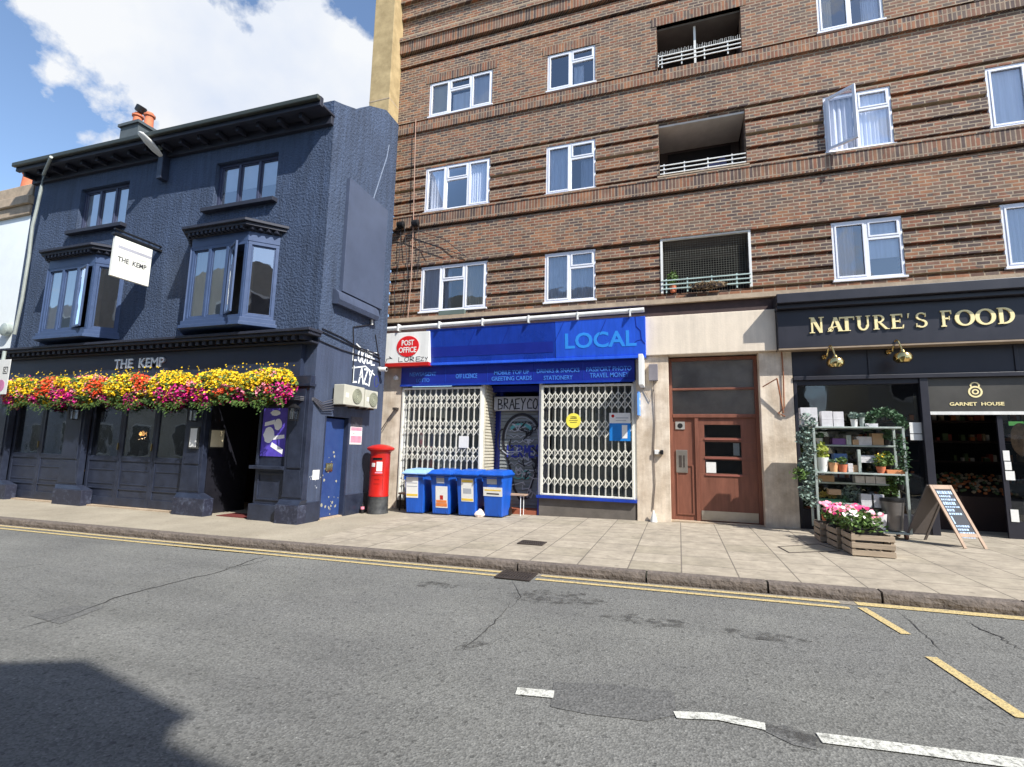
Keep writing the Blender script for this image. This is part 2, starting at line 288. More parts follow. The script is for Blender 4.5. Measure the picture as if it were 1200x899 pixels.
def ribbon(mb, pts, w, d0=0, d=.002):
    for i, (a, b) in enumerate(zip(pts, pts[1:])):
        a, b = Vector(a), Vector(b); t = (b-a)
        if t.length < 1e-5: continue
        t.normalize(); n = Vector((-t.y, t.x))*w/2; a2 = a-t*w*.3; b2 = b+t*w*.3; dd = d0+d+.0004*(i % 5)
        mb.prism([tuple(a2-n), tuple(b2-n), tuple(b2+n), tuple(a2+n)], -dd, 0)
def handtext(mb, st, x, z, h, cw, w, d0=0, jit=.05):
    for k, ch in enumerate(st):
        for pl in HAND.get(ch, []):
            jx, jz = random.uniform(-jit, jit)*h, random.uniform(-jit, jit)*h
            ribbon(mb, [(x+k*cw+px*cw*.95+jx, z+pz*h+jz) for px, pz in pl], w, d0+.0005*k)
# ------------------------------------------------------------------ materials
pal = [rgb(84, 68, 64), rgb(102, 76, 64), rgb(120, 82, 64), rgb(100, 84, 76), rgb(134, 86, 64), rgb(112, 90, 76), rgb(124, 90, 74), rgb(134, 94, 70), rgb(146, 100, 72)]
MORT = rgb(158, 142, 121)
M_brick = brickmat('brick', pal, MORT)
M_sold = brickmat('soldier_brick', pal, rgb(152, 134, 114), bw=.6, rh=.078, off=0, swap=True)
M_stone = mat('limestone', rgb(168, 150, 128), .85, var=.22, vscale=4, bump=.4, bscale=40)
M_cream = mat('cream_render', rgb(222, 208, 188), .8, var=.10, vscale=1.3, bump=.25, bscale=30)
M_creamdirty = mat('cream_stone', rgb(232, 218, 198), .85, var=0, col2=rgb(184, 166, 144), vscale=2.2, bump=.3, bscale=35)
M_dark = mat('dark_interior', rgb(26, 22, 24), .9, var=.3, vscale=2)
M_beam = mat('dark_brown_beam', rgb(62, 46, 44), .7, var=.3, vscale=6)
M_upvc = mat('white_upvc', rgb(226, 228, 236), .35, var=.03, vscale=2)
M_glass = glassmat('window_glass', refl=.17, tint=(.93, .96, 1))
M_glassb = glassmat('bay_glass', refl=.34, tint=(.9, .93, .96))
M_shopglass = glassmat('shop_glass', refl=.02, tint=(.85, .88, .9))
M_curt = mat('pale_curtain', rgb(236, 238, 246), .9, var=.12, vscale=14, stretch=(1, 1, .05))
M_curt2 = mat('grey_curtain', rgb(204, 208, 220), .9, var=.15, vscale=14, stretch=(1, 1, .05))
M_curt3 = mat('cream_curtain', rgb(222, 212, 192), .9, var=.1, vscale=12, stretch=(1, 1, .05))
M_room = mat('room_dark', rgb(48, 50, 62), .9, var=.2)
M_navy = mat('navy_stucco', rgb(60, 74, 98), .75, var=.14, vscale=1.2, bump=3.4, bscale=19, streak=.30)
M_navyP = mat('navy_paint', rgb(40, 48, 68), .45, var=.14, vscale=5, bump=.1, bscale=30)
M_navyS = mat('navy_smooth_wall', rgb(62, 72, 94), .65, var=.10, vscale=1.6, bump=.5, bscale=20, streak=.25)
M_navyD = mat('navy_worn_timber', rgb(33, 38, 53), .38, var=0, col2=rgb(48, 55, 73), vscale=3.5, bump=.15, bscale=24)
M_bay = mat('blue_grey_bay_paint', rgb(62, 80, 114), .4, var=.1, vscale=6)
M_eave = mat('dark_eave', rgb(40, 43, 56), .6, var=.2, vscale=4)
M_slate = mat('roof_slate', rgb(60, 62, 66), .7, var=.2, vscale=6)
M_white = mat('white_paint', rgb(222, 222, 218), .5, var=.05, vscale=3)
M_grille = mat('cream_grille_steel', rgb(226, 224, 212), .45, var=.08, vscale=6)
M_blue = mat('blue_fascia', rgb(26, 60, 160), .28, var=.10, vscale=1.5)
M_blue2 = mat('dark_blue_fascia', rgb(20, 40, 140), .4, var=.12, vscale=2)
M_blue3 = mat('bright_blue_panel', rgb(44, 92, 214), .28, var=.06, vscale=1.5)
M_cyan = mat('cyan_letter', rgb(44, 146, 238), .6, var=.05)
M_cyanf = mat('faded_cyan_letter', rgb(62, 120, 205), .5, var=.12, vscale=9)
M_bin = mat('blue_bin_plastic', rgb(22, 84, 182), .42, var=.08, vscale=5, bump=.1)
M_binp = mat('pale_faded_blue_plastic', rgb(140, 176, 222), .5, var=.1, vscale=5)
M_red = mat('pillar_box_red', rgb(180, 32, 24), .3, var=.07, vscale=6)
M_black = mat('black_paint', rgb(28, 28, 30), .4, var=.2, vscale=6)
M_blackS = mat('charcoal_scuffed_paint', rgb(40, 41, 43), .5, var=0, col2=rgb(74, 75, 74), vscale=7)
M_paper = mat('paper_white', rgb(224, 224, 220), .7, var=.05, vscale=20)
M_metal = mat('galvanised_steel', rgb(168, 178, 172), .45, metal=.25, var=.2, vscale=8)
M_iron = mat('cast_iron', rgb(66, 58, 54), .7, metal=.3, var=.25, vscale=12)
M_oak = mat('brown_door_timber', rgb(124, 78, 62), .45, var=.14, vscale=4, stretch=(3, 3, .6))
M_wood = mat('weathered_crate_wood', rgb(160, 144, 124), .8, var=.25, vscale=6, stretch=(.6, 1, 6))
M_wood2 = mat('pale_pine', rgb(168, 142, 120), .6, var=.15, vscale=8)
M_chalk = mat('chalkboard', rgb(52, 56, 64), .7, var=.12, vscale=8)
M_chalkw = mat('chalk_blue_white', rgb(176, 200, 228), .8, var=.2, vscale=30)
M_char = mat('charcoal_shopfront', rgb(38, 38, 47), .4, var=.1, vscale=2.5)
M_gold = mat('gold_letter', rgb(244, 228, 172), .45, metal=0, var=.06, vscale=8)
M_brass = mat('polished_brass', rgb(225, 195, 130), .14, metal=1, var=.05)
M_leaf = mat('leaf_green', rgb(62, 92, 40), .6, var=0, col2=rgb(104, 132, 58), vscale=9)
M_leafd = mat('leaf_dark', rgb(40, 70, 42), .6, var=0, col2=rgb(84, 118, 82), vscale=9)
M_leafb = mat('leaf_blue_grey', rgb(84, 108, 96), .6, var=0, col2=rgb(150, 168, 156), vscale=9)
M_yel = mat('yellow_petal', rgb(246, 206, 28), .6, var=.15, vscale=9)
M_mag = mat('magenta_petal', rgb(214, 32, 138), .6, var=.2, vscale=9)
M_org = mat('orange_red_petal', rgb(238, 84, 40), .6, var=.15, vscale=9)
M_pnk = mat('pink_petal', rgb(238, 140, 160), .6, var=.15, vscale=9)
M_wht = mat('white_petal', rgb(240, 232, 226), .6, var=.05)
M_terra = mat('terracotta', rgb(196, 112, 78), .75, var=.18, vscale=7)
M_ybrick = mat('yellow_render_stack', rgb(150, 130, 92), .85, var=0, col2=rgb(186, 164, 122), vscale=3, bump=.4, bscale=30)
M_shut = mat('grey_shutter_steel', rgb(128, 132, 132), .5, metal=.1, var=.15, vscale=4)
M_grafb = mat('black_spray', rgb(26, 26, 34), .6, var=.1)
M_grafw = mat('white_spray', rgb(236, 240, 240), .6, var=.05)
M_grafn = mat('navy_spray', rgb(34, 48, 140), .6, var=.1)
M_grafg = mat('grey_spray', rgb(166, 170, 178), .6, var=.1)
M_graft = mat('teal_spray', rgb(84, 160, 160), .6, var=.2)
M_cable = mat('black_cable', rgb(24, 24, 30), .6, var=0)
M_wcable = mat('white_cable', rgb(210, 205, 196), .5, var=.1)
M_road = groundmat('asphalt', rgb(98, 98, 96), rgb(112, 112, 108), grain=.30, gscale=75, bump=.7); spots(M_road, 16, .30, .62); spots(M_road, 27, .22, 1.5); blotch(M_road, 1.0, .86, 1.10, (.25, 1.6, 1)); blotch(M_road, .35, .93, 1.06)
M_roadD = groundmat('dark_asphalt_patch', rgb(84, 84, 83), rgb(98, 98, 96), grain=.3, gscale=60, bump=.8)
M_crack = mat('crack_tar', rgb(56, 55, 54), .9, var=.2, vscale=20)
M_flag = brickmat('paving_flags', [rgb(150, 141, 124), rgb(162, 152, 136), rgb(158, 148, 132)], rgb(108, 100, 90), bw=.66, rh=.6, off=.0, xonly='ground', ms=.009, bump=.3); spots(M_flag, 5, .16, .72); spots(M_flag, 11, .12, .8); blotch(M_flag, 1.3, .86, 1.08)
M_conc = groundmat('concrete_paving', rgb(146, 137, 120), rgb(160, 151, 134), grain=.12, gscale=70, bump=.3, patch=.8); spots(M_conc, 5, .16, .74); spots(M_conc, 11, .12, .8); blotch(M_conc, 1.3, .88, 1.07)
M_scuff = None
M_kerb = mat('granite_kerb', rgb(104, 95, 88), .9, var=.3, vscale=10, bump=2.2, bscale=22)
def worn(name, col, under, thr=.52, nsc=26):
    m = groundmat(name, col, col, grain=.1, gscale=60, bump=.5); nt = m.node_tree; p = nt.nodes['Principled BSDF']; L = nt.links.new
    g = N(nt, 'ShaderNodeNewGeometry'); n = N(nt, 'ShaderNodeTexNoise'); n.inputs['Scale'].default_value = nsc; n.inputs['Detail'].default_value = 8; n.inputs['Roughness'].default_value = .8; L(g.outputs['Position'], n.inputs['Vector'])
    r = N(nt, 'ShaderNodeValToRGB'); r.color_ramp.elements[0].position = thr; r.color_ramp.elements[1].position = thr+(.10 if nsc > 20 else .2); L(n.outputs['Fac'], r.inputs[0])
    src = p.inputs['Base Color'].links[0].from_socket; x = N(nt, 'ShaderNodeMixRGB'); L(r.outputs[0], x.inputs[0]); L(src, x.inputs[1]); x.inputs[2].default_value = under; L(x.outputs[0], p.inputs['Base Color']); return m
M_yline = worn('worn_yellow_paint', rgb(186, 166, 116), rgb(118, 112, 96), .52)
M_wline = worn('worn_white_paint', rgb(192, 192, 184), rgb(124, 124, 118), .50)

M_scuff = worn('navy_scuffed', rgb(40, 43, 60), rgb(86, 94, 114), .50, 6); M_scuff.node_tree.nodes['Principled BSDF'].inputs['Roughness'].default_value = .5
for m_ in (M_cream, M_creamdirty, M_bin, M_blue3, M_blue, M_grille, M_white, M_oak, M_char): streaks(m_, .10 if m_ in (M_white, M_cream, M_char) else .16)
for m_ in (M_brick, M_sold): streaks(m_, .10)
# ------------------------------------------------------------------ ground
RD = -.12
def sheet(name, xs, ys, dz, m, zf=gz):
    mb = MB(); n = len(ys); vs = [(x, y, zf(x)+dz) for x in xs for y in ys]
    mb.add(vs, [(i*n+j, (i+1)*n+j, (i+1)*n+j+1, i*n+j+1) for i in range(len(xs)-1) for j in range(n-1)])
    return mb.build(name, m)
XS = [-120, -60, -30, -18, -7.4, -3, 0, 4, 8, 14, 40, 120]
struct(sheet('road', XS, [-13.0, -4.6], RD, M_road))
struct(sheet('far_pavement', XS, [-18, -12.8], 0, M_conc))
struct(sheet('ground', [-600, -200, -120, 120, 200, 600], [-600, -60, -18], -.14, M_conc))
struct(sheet('ground_behind', [-600, -200, -120, 120, 200, 600], [.6, 60, 600], -.14, M_conc))
KY = lambda x: -4.87 if x > -7.4 else -4.87-(-7.4-x)*.045
mb = MB()
for a, b, m_, nm in ((-60, -7.5, M_conc, 'pavement'), (-7.5, -5.9, M_conc, 'pavement'), (-5.9, 60, M_flag, 'pavement')):
    mb = MB(); xs = [x for x in [-60, -30, -18, -13, -7.5, -5.9, -2.9, 0, 4, 8, 14, 60] if a <= x <= b]
    for p, q in zip(xs, xs[1:]):
        mb.quad((p, KY(p)+.14, gz(p)), (q, KY(q)+.14, gz(q)), (q, .9, gz(q)), (p, .9, gz(p)))
    struct(mb.build(nm, m_))
# kerb stones
mb = MB(); x = -40.0
ends = [-12.2, -10.4, -8.9, -7.1, -5.3, -3.62, -2.1, -.42, .94, 2.05, 3.3]
while x < 30:
    nx = next((e for e in ends if e > x+.4), x+1.45)
    if nx-x > 2.2: nx = x+1.5
    for k in range(5):                                          # split each stone so its face can be rough
        pass
    a, b = x+.012, nx-.012; n = 7; vs = []; fs = []
    for i in range(n+1):
        xx = a+(b-a)*i/n; z = gz(xx)+.006; y = KY(xx); e = .012*noise.noise(Vector((xx*3, 5, 0))); e2 = .018*noise.noise(Vector((xx*4, 9, 0)))
        vs += [(xx, y+.145, z), (xx, y+e, z), (xx, y-.012+e, z-.018), (xx, y-.022+e2, z-.07), (xx, y-.01+e2, z-.16), (xx, y+.145, z-.16)]
    for i in range(n):
        for j in range(5): fs.append((i*6+j, i*6+j+1, i*6+j+7, i*6+j+6))
    fs += [(0, 1, 2, 3, 4, 5), tuple(n*6+j for j in range(5, -1, -1))]
    mb.add(vs, fs); x = nx
struct(mb.build('kerb', M_kerb))
mb = MB(); mb.box(-60, 60, -12.95, -12.8, -.3, .0); struct(mb.build('far_kerb', M_kerb))
mb = MB()
for p, q in zip([-40, -20, -13, -7.4, 0, 14, 40], [-20, -13, -7.4, 0, 14, 40, 41]):
    mb.quad((p, KY(p)-.16, gz(p)+RD+.004), (q, KY(q)-.16, gz(q)+RD+.004), (q, KY(q)+.0, gz(q)+RD+.004), (p, KY(p)+.0, gz(p)+RD+.004))
struct(mb.build('gutter', groundmat('gutter_dust', rgb(120, 114, 104), rgb(138, 130, 118), grain=.2)))
def strip(name, pts, w, m, dz=.008, taper=False, jag=.0, n=1, kind=True):
    """flat painted strip along ground points"""
    P = []
    for a, b in zip(pts, pts[1:]):
        for i in range(n): P.append((a[0]+(b[0]-a[0])*i/n, a[1]+(b[1]-a[1])*i/n))
    P.append(pts[-1]); mb = MB(); L = []; 
    for i, p in enumerate(P):
        q0, q1 = Vector(P[max(i-1, 0)]), Vector(P[min(i+1, len(P)-1)]); t = (q1-q0).normalized(); nn = Vector((-t.y, t.x))
        ww = w*(1+random.uniform(-jag, jag))*(math.sin(math.pi*(i+.3)/(len(P)-.4)) if taper else 1); off = nn*random.uniform(-jag, jag)*w*(3 if taper else .1)
        for s_ in (-.5, .5):
            c = Vector(p)+off+nn*ww*s_; L.append((c.x, c.y, gz(c.x)+RD+dz))
    mb.add(L, [(2*i, 2*i+2, 2*i+3, 2*i+1) for i in range(len(P)-1)])
    return struct(mb.build(name, m))
def kerbline(off, a, b, n=12): return [(a+(b-a)*i/n, KY(a+(b-a)*i/n)-off) for i in range(n+1)]
strip('yellow_line', kerbline(.12, -40, -2.3), .075, M_yline)
strip('yellow_line', kerbline(.31, -40, -2.3), .075, M_yline)
strip('yellow_line', kerbline(.12, -1.74, 1.62), .075, M_yline)
strip('yellow_line', kerbline(.31, -1.76, 1.66), .075, M_yline)
strip('yellow_line', kerbline(.10, 1.78, 30), .13, M_yline)
strip('yellow_dash', [gp(1010, 713, RD), gp(1062, 744, RD)], .085, M_yline)
strip('yellow_dash', [gp(1091, 771, RD), gp(1200, 843, RD), ], .085, M_yline)
strip('yellow_dash', [(2.0, -8.3), (2.04, -9.2)], .085, M_yline)
strip('white_dash', [gp(605, 811, RD), gp(649, 815, RD)], .10, M_wline)
strip('white_dash', [gp(791, 839, RD), gp(840, 841, RD), gp(897, 853, RD)], .085, M_wline, n=5, jag=.06)
strip('white_dash', [gp(960, 866, RD), gp(1050, 877, RD), gp(1200, 897, RD), (4.5, -7.85)], .105, M_wline, n=5, jag=.05)
for a in (6, 9.5, 13): strip('white_dash', [(a, -7.8), (a+2, -7.8)], .1, M_wline)
def patch(name, pxs, m, dz):
    P = [gp(*p, RD) for p in pxs]; mb = MB(); mb.add([(x, y, gz(x)+RD+dz) for x, y in P], [tuple(range(len(P)))]); return struct(mb.build(name, m))
patch('road_patch', [(649, 800), (720, 803), (790, 812), (793, 838), (760, 846), (690, 838), (645, 829)], M_roadD, .004)
patch('road_patch', [(35, 722), (85, 710), (122, 712), (70, 732)], M_roadD, .004)
patch('road_patch', [(893, 856), (918, 850), (955, 866), (958, 880), (930, 874)], M_roadD, .004)
def stain(pxc, rx, ry, rot=0, m=None, dz=.006):
    cx, cy = gp(*pxc, RD); n = 26; mb = MB(); vs = []
    for i in range(n):
        a = 2*math.pi*i/n; k = 1+.45*noise.noise(Vector((math.cos(a)*2+cx, math.sin(a)*2+cy, 3)))
        x, y = rx*k*math.cos(a), ry*k*math.sin(a); x, y = x*math.cos(rot)-y*math.sin(rot), x*math.sin(rot)+y*math.cos(rot); vs.append((cx+x, cy+y, gz(cx+x)+RD+dz))
    mb.add(vs, [tuple(range(n))]); struct(mb.build('road_stain', m or M_stain))
def stainmat(name, col, thr):
    m = groundmat(name, rgb(86, 85, 82), rgb(98, 97, 93)); nt = m.node_tree; L = nt.links.new; p = nt.nodes['Principled BSDF']
    g = N(nt, 'ShaderNodeNewGeometry'); n = N(nt, 'ShaderNodeTexNoise'); n.inputs['Scale'].default_value = 7; n.inputs['Detail'].default_value = 8; n.inputs['Roughness'].default_value = .8; L(g.outputs['Position'], n.inputs['Vector'])
    r = N(nt, 'ShaderNodeValToRGB'); r.color_ramp.elements[0].position = thr; r.color_ramp.elements[1].position = thr+.2; L(n.outputs['Fac'], r.inputs[0])
    tr = N(nt, 'ShaderNodeBsdfTransparent'); x = N(nt, 'ShaderNodeMixShader'); L(r.outputs[0], x.inputs[0]); L(tr.outputs[0], x.inputs[1]); L(p.outputs[0], x.inputs[2])
    p.inputs['Base Color'].links[0]; nt.links.remove(p.inputs['Base Color'].links[0]); p.inputs['Base Color'].default_value = col
    L(x.outputs[0], nt.nodes['Material Output'].inputs[0]); return m
M_stain = stainmat('oil_stain', rgb(72, 71, 69), .47)
stain((762, 728), .42, .13); stain((890, 745), .38, .1); stain((552, 757), .16, .06, .9); stain((930, 862), .2, .07, -.3); stain((510, 686), .3, .12); stain((650, 700), .5, .25)
def crack(pxs, w=.02, n=9, jag=.4): strip('road_crack', [gp(*p, RD) for p in pxs], w*.7, M_crack, dz=.005, taper=True, jag=jag, n=n)
crack([(332, 651), (250, 672), (150, 696), (80, 722), (0, 743)], .03); crack([(310, 652), (262, 668)], .035)
crack([(1130, 728), (1165, 744), (1200, 764)], .03); crack([(600, 705), (570, 740), (540, 765)], .02); crack([(1050, 715), (1085, 745), (1110, 770)], .014)
crack([(60, 660), (0, 668)], .02); crack([(600, 680), (610, 700), (600, 712)], .012)
# drains
def grate(name, label, x0, x1, y0, y1, z, nb, cross=True):
    t = thing(name, label, 'drain cover', ((x0+x1)/2, (y0+y1)/2, z)); fr = MB(); w = .025
    fr.box(x0, x1, y0, y0+w, z, z+.012).box(x0, x1, y1-w, y1, z, z+.012).box(x0, x0+w, y0+w, y1-w, z, z+.012).box(x1-w, x1, y0+w, y1-w, z, z+.012)
    fr.build('frame', M_iron, t)
    b = MB()
    for i in range(nb):
        xx = x0+w+(x1-x0-2*w)*(i+.5)/nb; b.box(xx-.008, xx+.008, y0+w, y1-w, z, z+.009)
    yy = (y0+y1)/2; b.box(x0+w, x1-w, yy-.01, yy+.01, z+.001, z+.0105)
    b.build('bars', M_iron, t); p = MB(); p.box(x0+.005, x1-.005, y0+.005, y1-.005, z-.002, z+.002); p.build('pit', M_black, t)
grate('gully_grate', 'square cast iron gully grate in the road against the kerb, among the yellow lines', -2.27, -1.8, -5.32, -4.93, gz(-2)+RD+.01, 11)
grate('pavement_grate', 'small dark iron grate set in the paving flags in front of the security grille', -2.52, -2.1, -3.62, -3.3, gz(-2.3)+.004, 10)
t = thing('manhole_cover', 'flat inspection cover in the paving with a thin metal rim, left of the crates', 'manhole cover', (1.6, -2.6, gz(1.6)))
c = [gp(912, 641), gp(960, 638), gp(985, 646), gp(925, 648)]; mb = MB()
for p, q in zip(c, c[1:]+c[:1]): mb.bar((*p, gz(p[0])+.004), (*q, gz(q[0])+.004), .02, .006)
mb.build('rim', M_iron, t); mb = MB(); mb.add([(x, y, gz(x)+.003) for x, y in c], [(0, 1, 2, 3)]); mb.build('lid', M_conc, t)

# ------------------------------------------------------------------ brick building
BX0, BX1 = -7.6, 16.0
bb = thing('brick_building', 'tall brown brick block of flats with white windows above the row of shops', 'building', (BX0, 0, 0))
cols = {'a': (-6.60, -4.66), 'b': (-3.10, -1.83), 'bal': (-.31, 1.59), 'd': (3.14, 4.38), 'e': (5.97, 7.25), 'f': (9.4, 11.3), 'g': (12.9, 14.2)}
rows = [(5.10, 6.37), (7.95, 9.27), (10.84, 11.90), (13.75+.0, 14.9)]
brow = [(5.11, 6.42), (7.93, 9.35), (10.80, 11.97)]
holes = []
for k, (a, b) in cols.items():
    for i in range(3):
        r = brow[i] if k == 'bal' else rows[i]; holes.append((a, b, r[0], r[1]))
cuts = [4.55]; segs = []
G_ = [(5.04, 5.125), (5.365, 5.45), (5.685, 5.77), (6.005, 6.09), (6.32, 6.41), (7.94, 8.02), (8.30, 8.39), (8.64, 8.73), (8.98, 9.07), (9.33, 9.42), (10.72, 10.81), (7.475, 7.54), (12.53, 12.60), (12.93, 13.01)]
P_ = [(6.41, 6.52, -.05), (7.86, 7.92, -.075), (12.60, 12.92, -.04), (13.01, 13.01, 0), (13.36, 13.47, -.16), (14.15, 14.6, -.1), (14.6, 14.75, -.2)]
SO_ = [(7.54, 7.86, -.06), (10.42, 10.71, -.06), (13.01, 13.36, -.11)]
prof = [(a, b, .085, 'w') for a, b in G_]+[(a, b, y, 'w') for a, b, y in P_ if b > a]+[(a, b, y, 's') for a, b, y in SO_]
prof.sort(); full = []; z = 4.72
for a, b, y, k in prof:
    if a > z+1e-4: full.append((z, a, 0, 'w'))
    full.append((a, b, y, k)); z = b
full.append((z, 17.2, 0, 'w'))
wm, sm = MB(), MB()
for a, b, y, k in full: wallholes(sm if k == 's' else wm, BX0, BX1, a, b, holes, y, .34)
wm.box(BX0, BX0+.3, .34, 9, 4.5, 17.2).box(BX1-.3, BX1, .34, 9, 4.5, 17.2).box(BX0, BX1, 9, 9.3, 0, 17.2)
wm.build('wall', M_brick, bb)
for a, b, zt in [(cols[k][0], cols[k][1], 11.9) for k in ('a', 'b', 'd', 'e', 'f', 'g')]+[(-.31, 1.59, 11.97)]:
    sm.box(a-.12, b+.12, -.012, .1, zt+.0, zt+.24)
sm.build('brick_band', M_sold, bb)
mb = MB(); mb.box(BX0+.3, BX1-.3, .8, 9, 16.8, 17.0).box(BX0+.3, BX1-.3, .36, .8, 16.8, 17.0); mb.build('roof', M_slate, bb)
mb = MB(); mb.box(BX0, BX1, -.16, .3, 13.471, 13.50); mb.box(BX0, BX1, -.14, .0, 4.83, 4.93); mb.box(-.35, 1.63, -.085, .1, 7.921, 7.955).build('stone_ledge', M_stone, bb)
mb = MB(); mb.box(BX0, BX1, -.05, .34, 4.55, 4.83); mb.build('beam', M_beam, bb)
mb = MB(); mb.box(BX0, BX1, 1.3, 1.4, 4.6, 16.8); [mb.box(BX0+.3, BX1, .34, 1.3, z0, z0+.15) for z0 in (4.55, 7.3, 10.2, 12.6)]
for xx in (-4, -.9, 2.3, 5.2, 8.2): mb.box(xx, xx+.1, .34, 1.3, 4.6, 16.8)
mb.build('inner_wall', M_room, bb)
# windows
def upvc(x0, x1, z0, z1, lights, y=.02, frame=.055, parent=bb, curtain=None, openleft=False):
    """lights: list of (width fraction, has transom)"""
    f = MB(); p = MB(); d0, d1 = y, y+.07
    f.box(x0, x1, d0, d1, z0, z0+frame).box(x0, x1, d0, d1, z1-frame, z1).box(x0, x0+frame, d0, d1, z0+frame, z1-frame).box(x1-frame, x1, d0, d1, z0+frame, z1-frame)
    f.box(x0-.03, x1+.03, y-.05, y+.02, z0-.035, z0+.004)
    tot = sum(l[0] for l in lights); x = x0+frame; W_ = x1-x0-2*frame; edges = []
    for i, (w, tr) in enumerate(lights):
        xa = x; xb = x+W_*w/tot; x = xb; edges.append((xa, xb))
        if i < len(lights)-1: f.box(xb-.03, xb+.03, d0-.003, d1, z0+frame, z1-frame)
        if not (openleft and i == 0):
            zt = z1-frame; a_, b_ = xa+(.03 if i else 0), xb-(.03 if i < len(lights)-1 else 0)
            def sash(a, b, c, d):
                s_ = .035; f.box(a, b, d0-.012, d0+.02, c, c+s_).box(a, b, d0-.012, d0+.02, d-s_, d).box(a, a+s_, d0-.012, d0+.02, c+s_, d-s_).box(b-s_, b, d0-.012, d0+.02, c+s_, d-s_)
            if tr:
                zm = z1-(z1-z0)*.33; f.box(a_, b_, d0-.002, d1, zm-.03, zm+.03); sash(a_, b_, zm+.03, zt); 
            else: sash(a_, b_, z0+frame, zt)
    o = f.build('window', M_upvc, parent, bevel=.004)
    p.quad((x0+frame, y+.03, z0+frame), (x1-frame, y+.03, z0+frame), (x1-frame, y+.03, z1-frame), (x0+frame, y+.03, z1-frame))
    if openleft:
        p = MB(); xa = edges[0][1]; p.quad((xa, y+.03, z0+frame), (x1-frame, y+.03, z0+frame), (x1-frame, y+.03, z1-frame), (xa, y+.03, z1-frame))
        Mx = Matrix.Translation((x0+frame, y-.02, 0)) @ Matrix.Rotation(R(-38), 4, 'Z'); ww = edges[0][1]-edges[0][0]; s = MB(Mx); c = .055
        s.box(0, ww, -.03, .02, z0+frame, z0+frame+c).box(0, ww, -.03, .02, z1-frame-c, z1-frame).box(0, c, -.03, .02, z0+frame+c, z1-frame-c).box(ww-c, ww, -.03, .02, z0+frame+c, z1-frame-c)
        s.build('open_sash', M_upvc, o, bevel=.004); q = MB(Mx); q.quad((c, 0, z0+.1), (ww-c, 0, z0+.1), (ww-c, 0, z1-.1), (c, 0, z1-.1)); q.build('sash_pane', M_glass, o)
    p.build('pane', M_glass, o)
    for cu_ in (curtain or []):
        fa, fb, za, zb = cu_[:4]; flat = len(cu_) > 4
        c = MB(); n = 26; xa = x0+(x1-x0)*fa; xb = x0+(x1-x0)*fb; lo_, hi_ = z0+(z1-z0)*za, z0+(z1-z0)*zb; vs = []
        for i in range(n+1):
            xx = xa+(xb-xa)*i/n; yy = y+.105+(0 if flat else 1)*(.02*math.sin(i*(1.3+fa)+fa*9)+.01*random.random()); vs += [(xx, yy, lo_), (xx, yy, hi_)]
        c.add(vs, [(2*i, 2*i+2, 2*i+3, 2*i+1) for i in range(n)]); c.build('curtain', random.choice([M_curt, M_curt, M_curt2, M_curt3]), o)
    return o
L3 = [(1, False), (1.15, True), (1, False)]; L2 = [(1, False), (1, True)]
C = {('a', 0): [(.03, .32, 0, 1), (.36, .45, 0, .95), (.64, .97, 0, 1)], ('a', 1): [(.05, .3, 0, 1), (.66, .95, 0, 1)], ('a', 2): [(.03, .33, 0, 1, 1), (.36, .66, 0, .6, 1), (.68, .97, .1, 1, 1)],
     ('b', 0): [(.03, .5, 0, 1), (.52, .97, 0, 1)], ('b', 1): [(.03, .5, 0, 1), (.7, .97, 0, .95)], ('b', 2): [(.55, .75, 0, .6)],
     ('d', 0): [(.06, .34, .0, 1), (.55, .97, .35, 1, 1)], ('d', 1): [(.03, .5, 0, 1), (.52, .97, 0, 1)], ('d', 2): [(.03, .25, 0, 1), (.7, .97, 0, 1)], ('e', 1): [(.02, .98, 0, 1)]}
for k, (a, b) in cols.items():
    if k == 'bal': continue
    for i in range(3):
        upvc(a, b, rows[i][0], rows[i][1], L3 if k in 'af' else L2, curtain=C.get((k, i), [(.05, .4, 0, 1)]), openleft=(k == 'd' and i == 1))
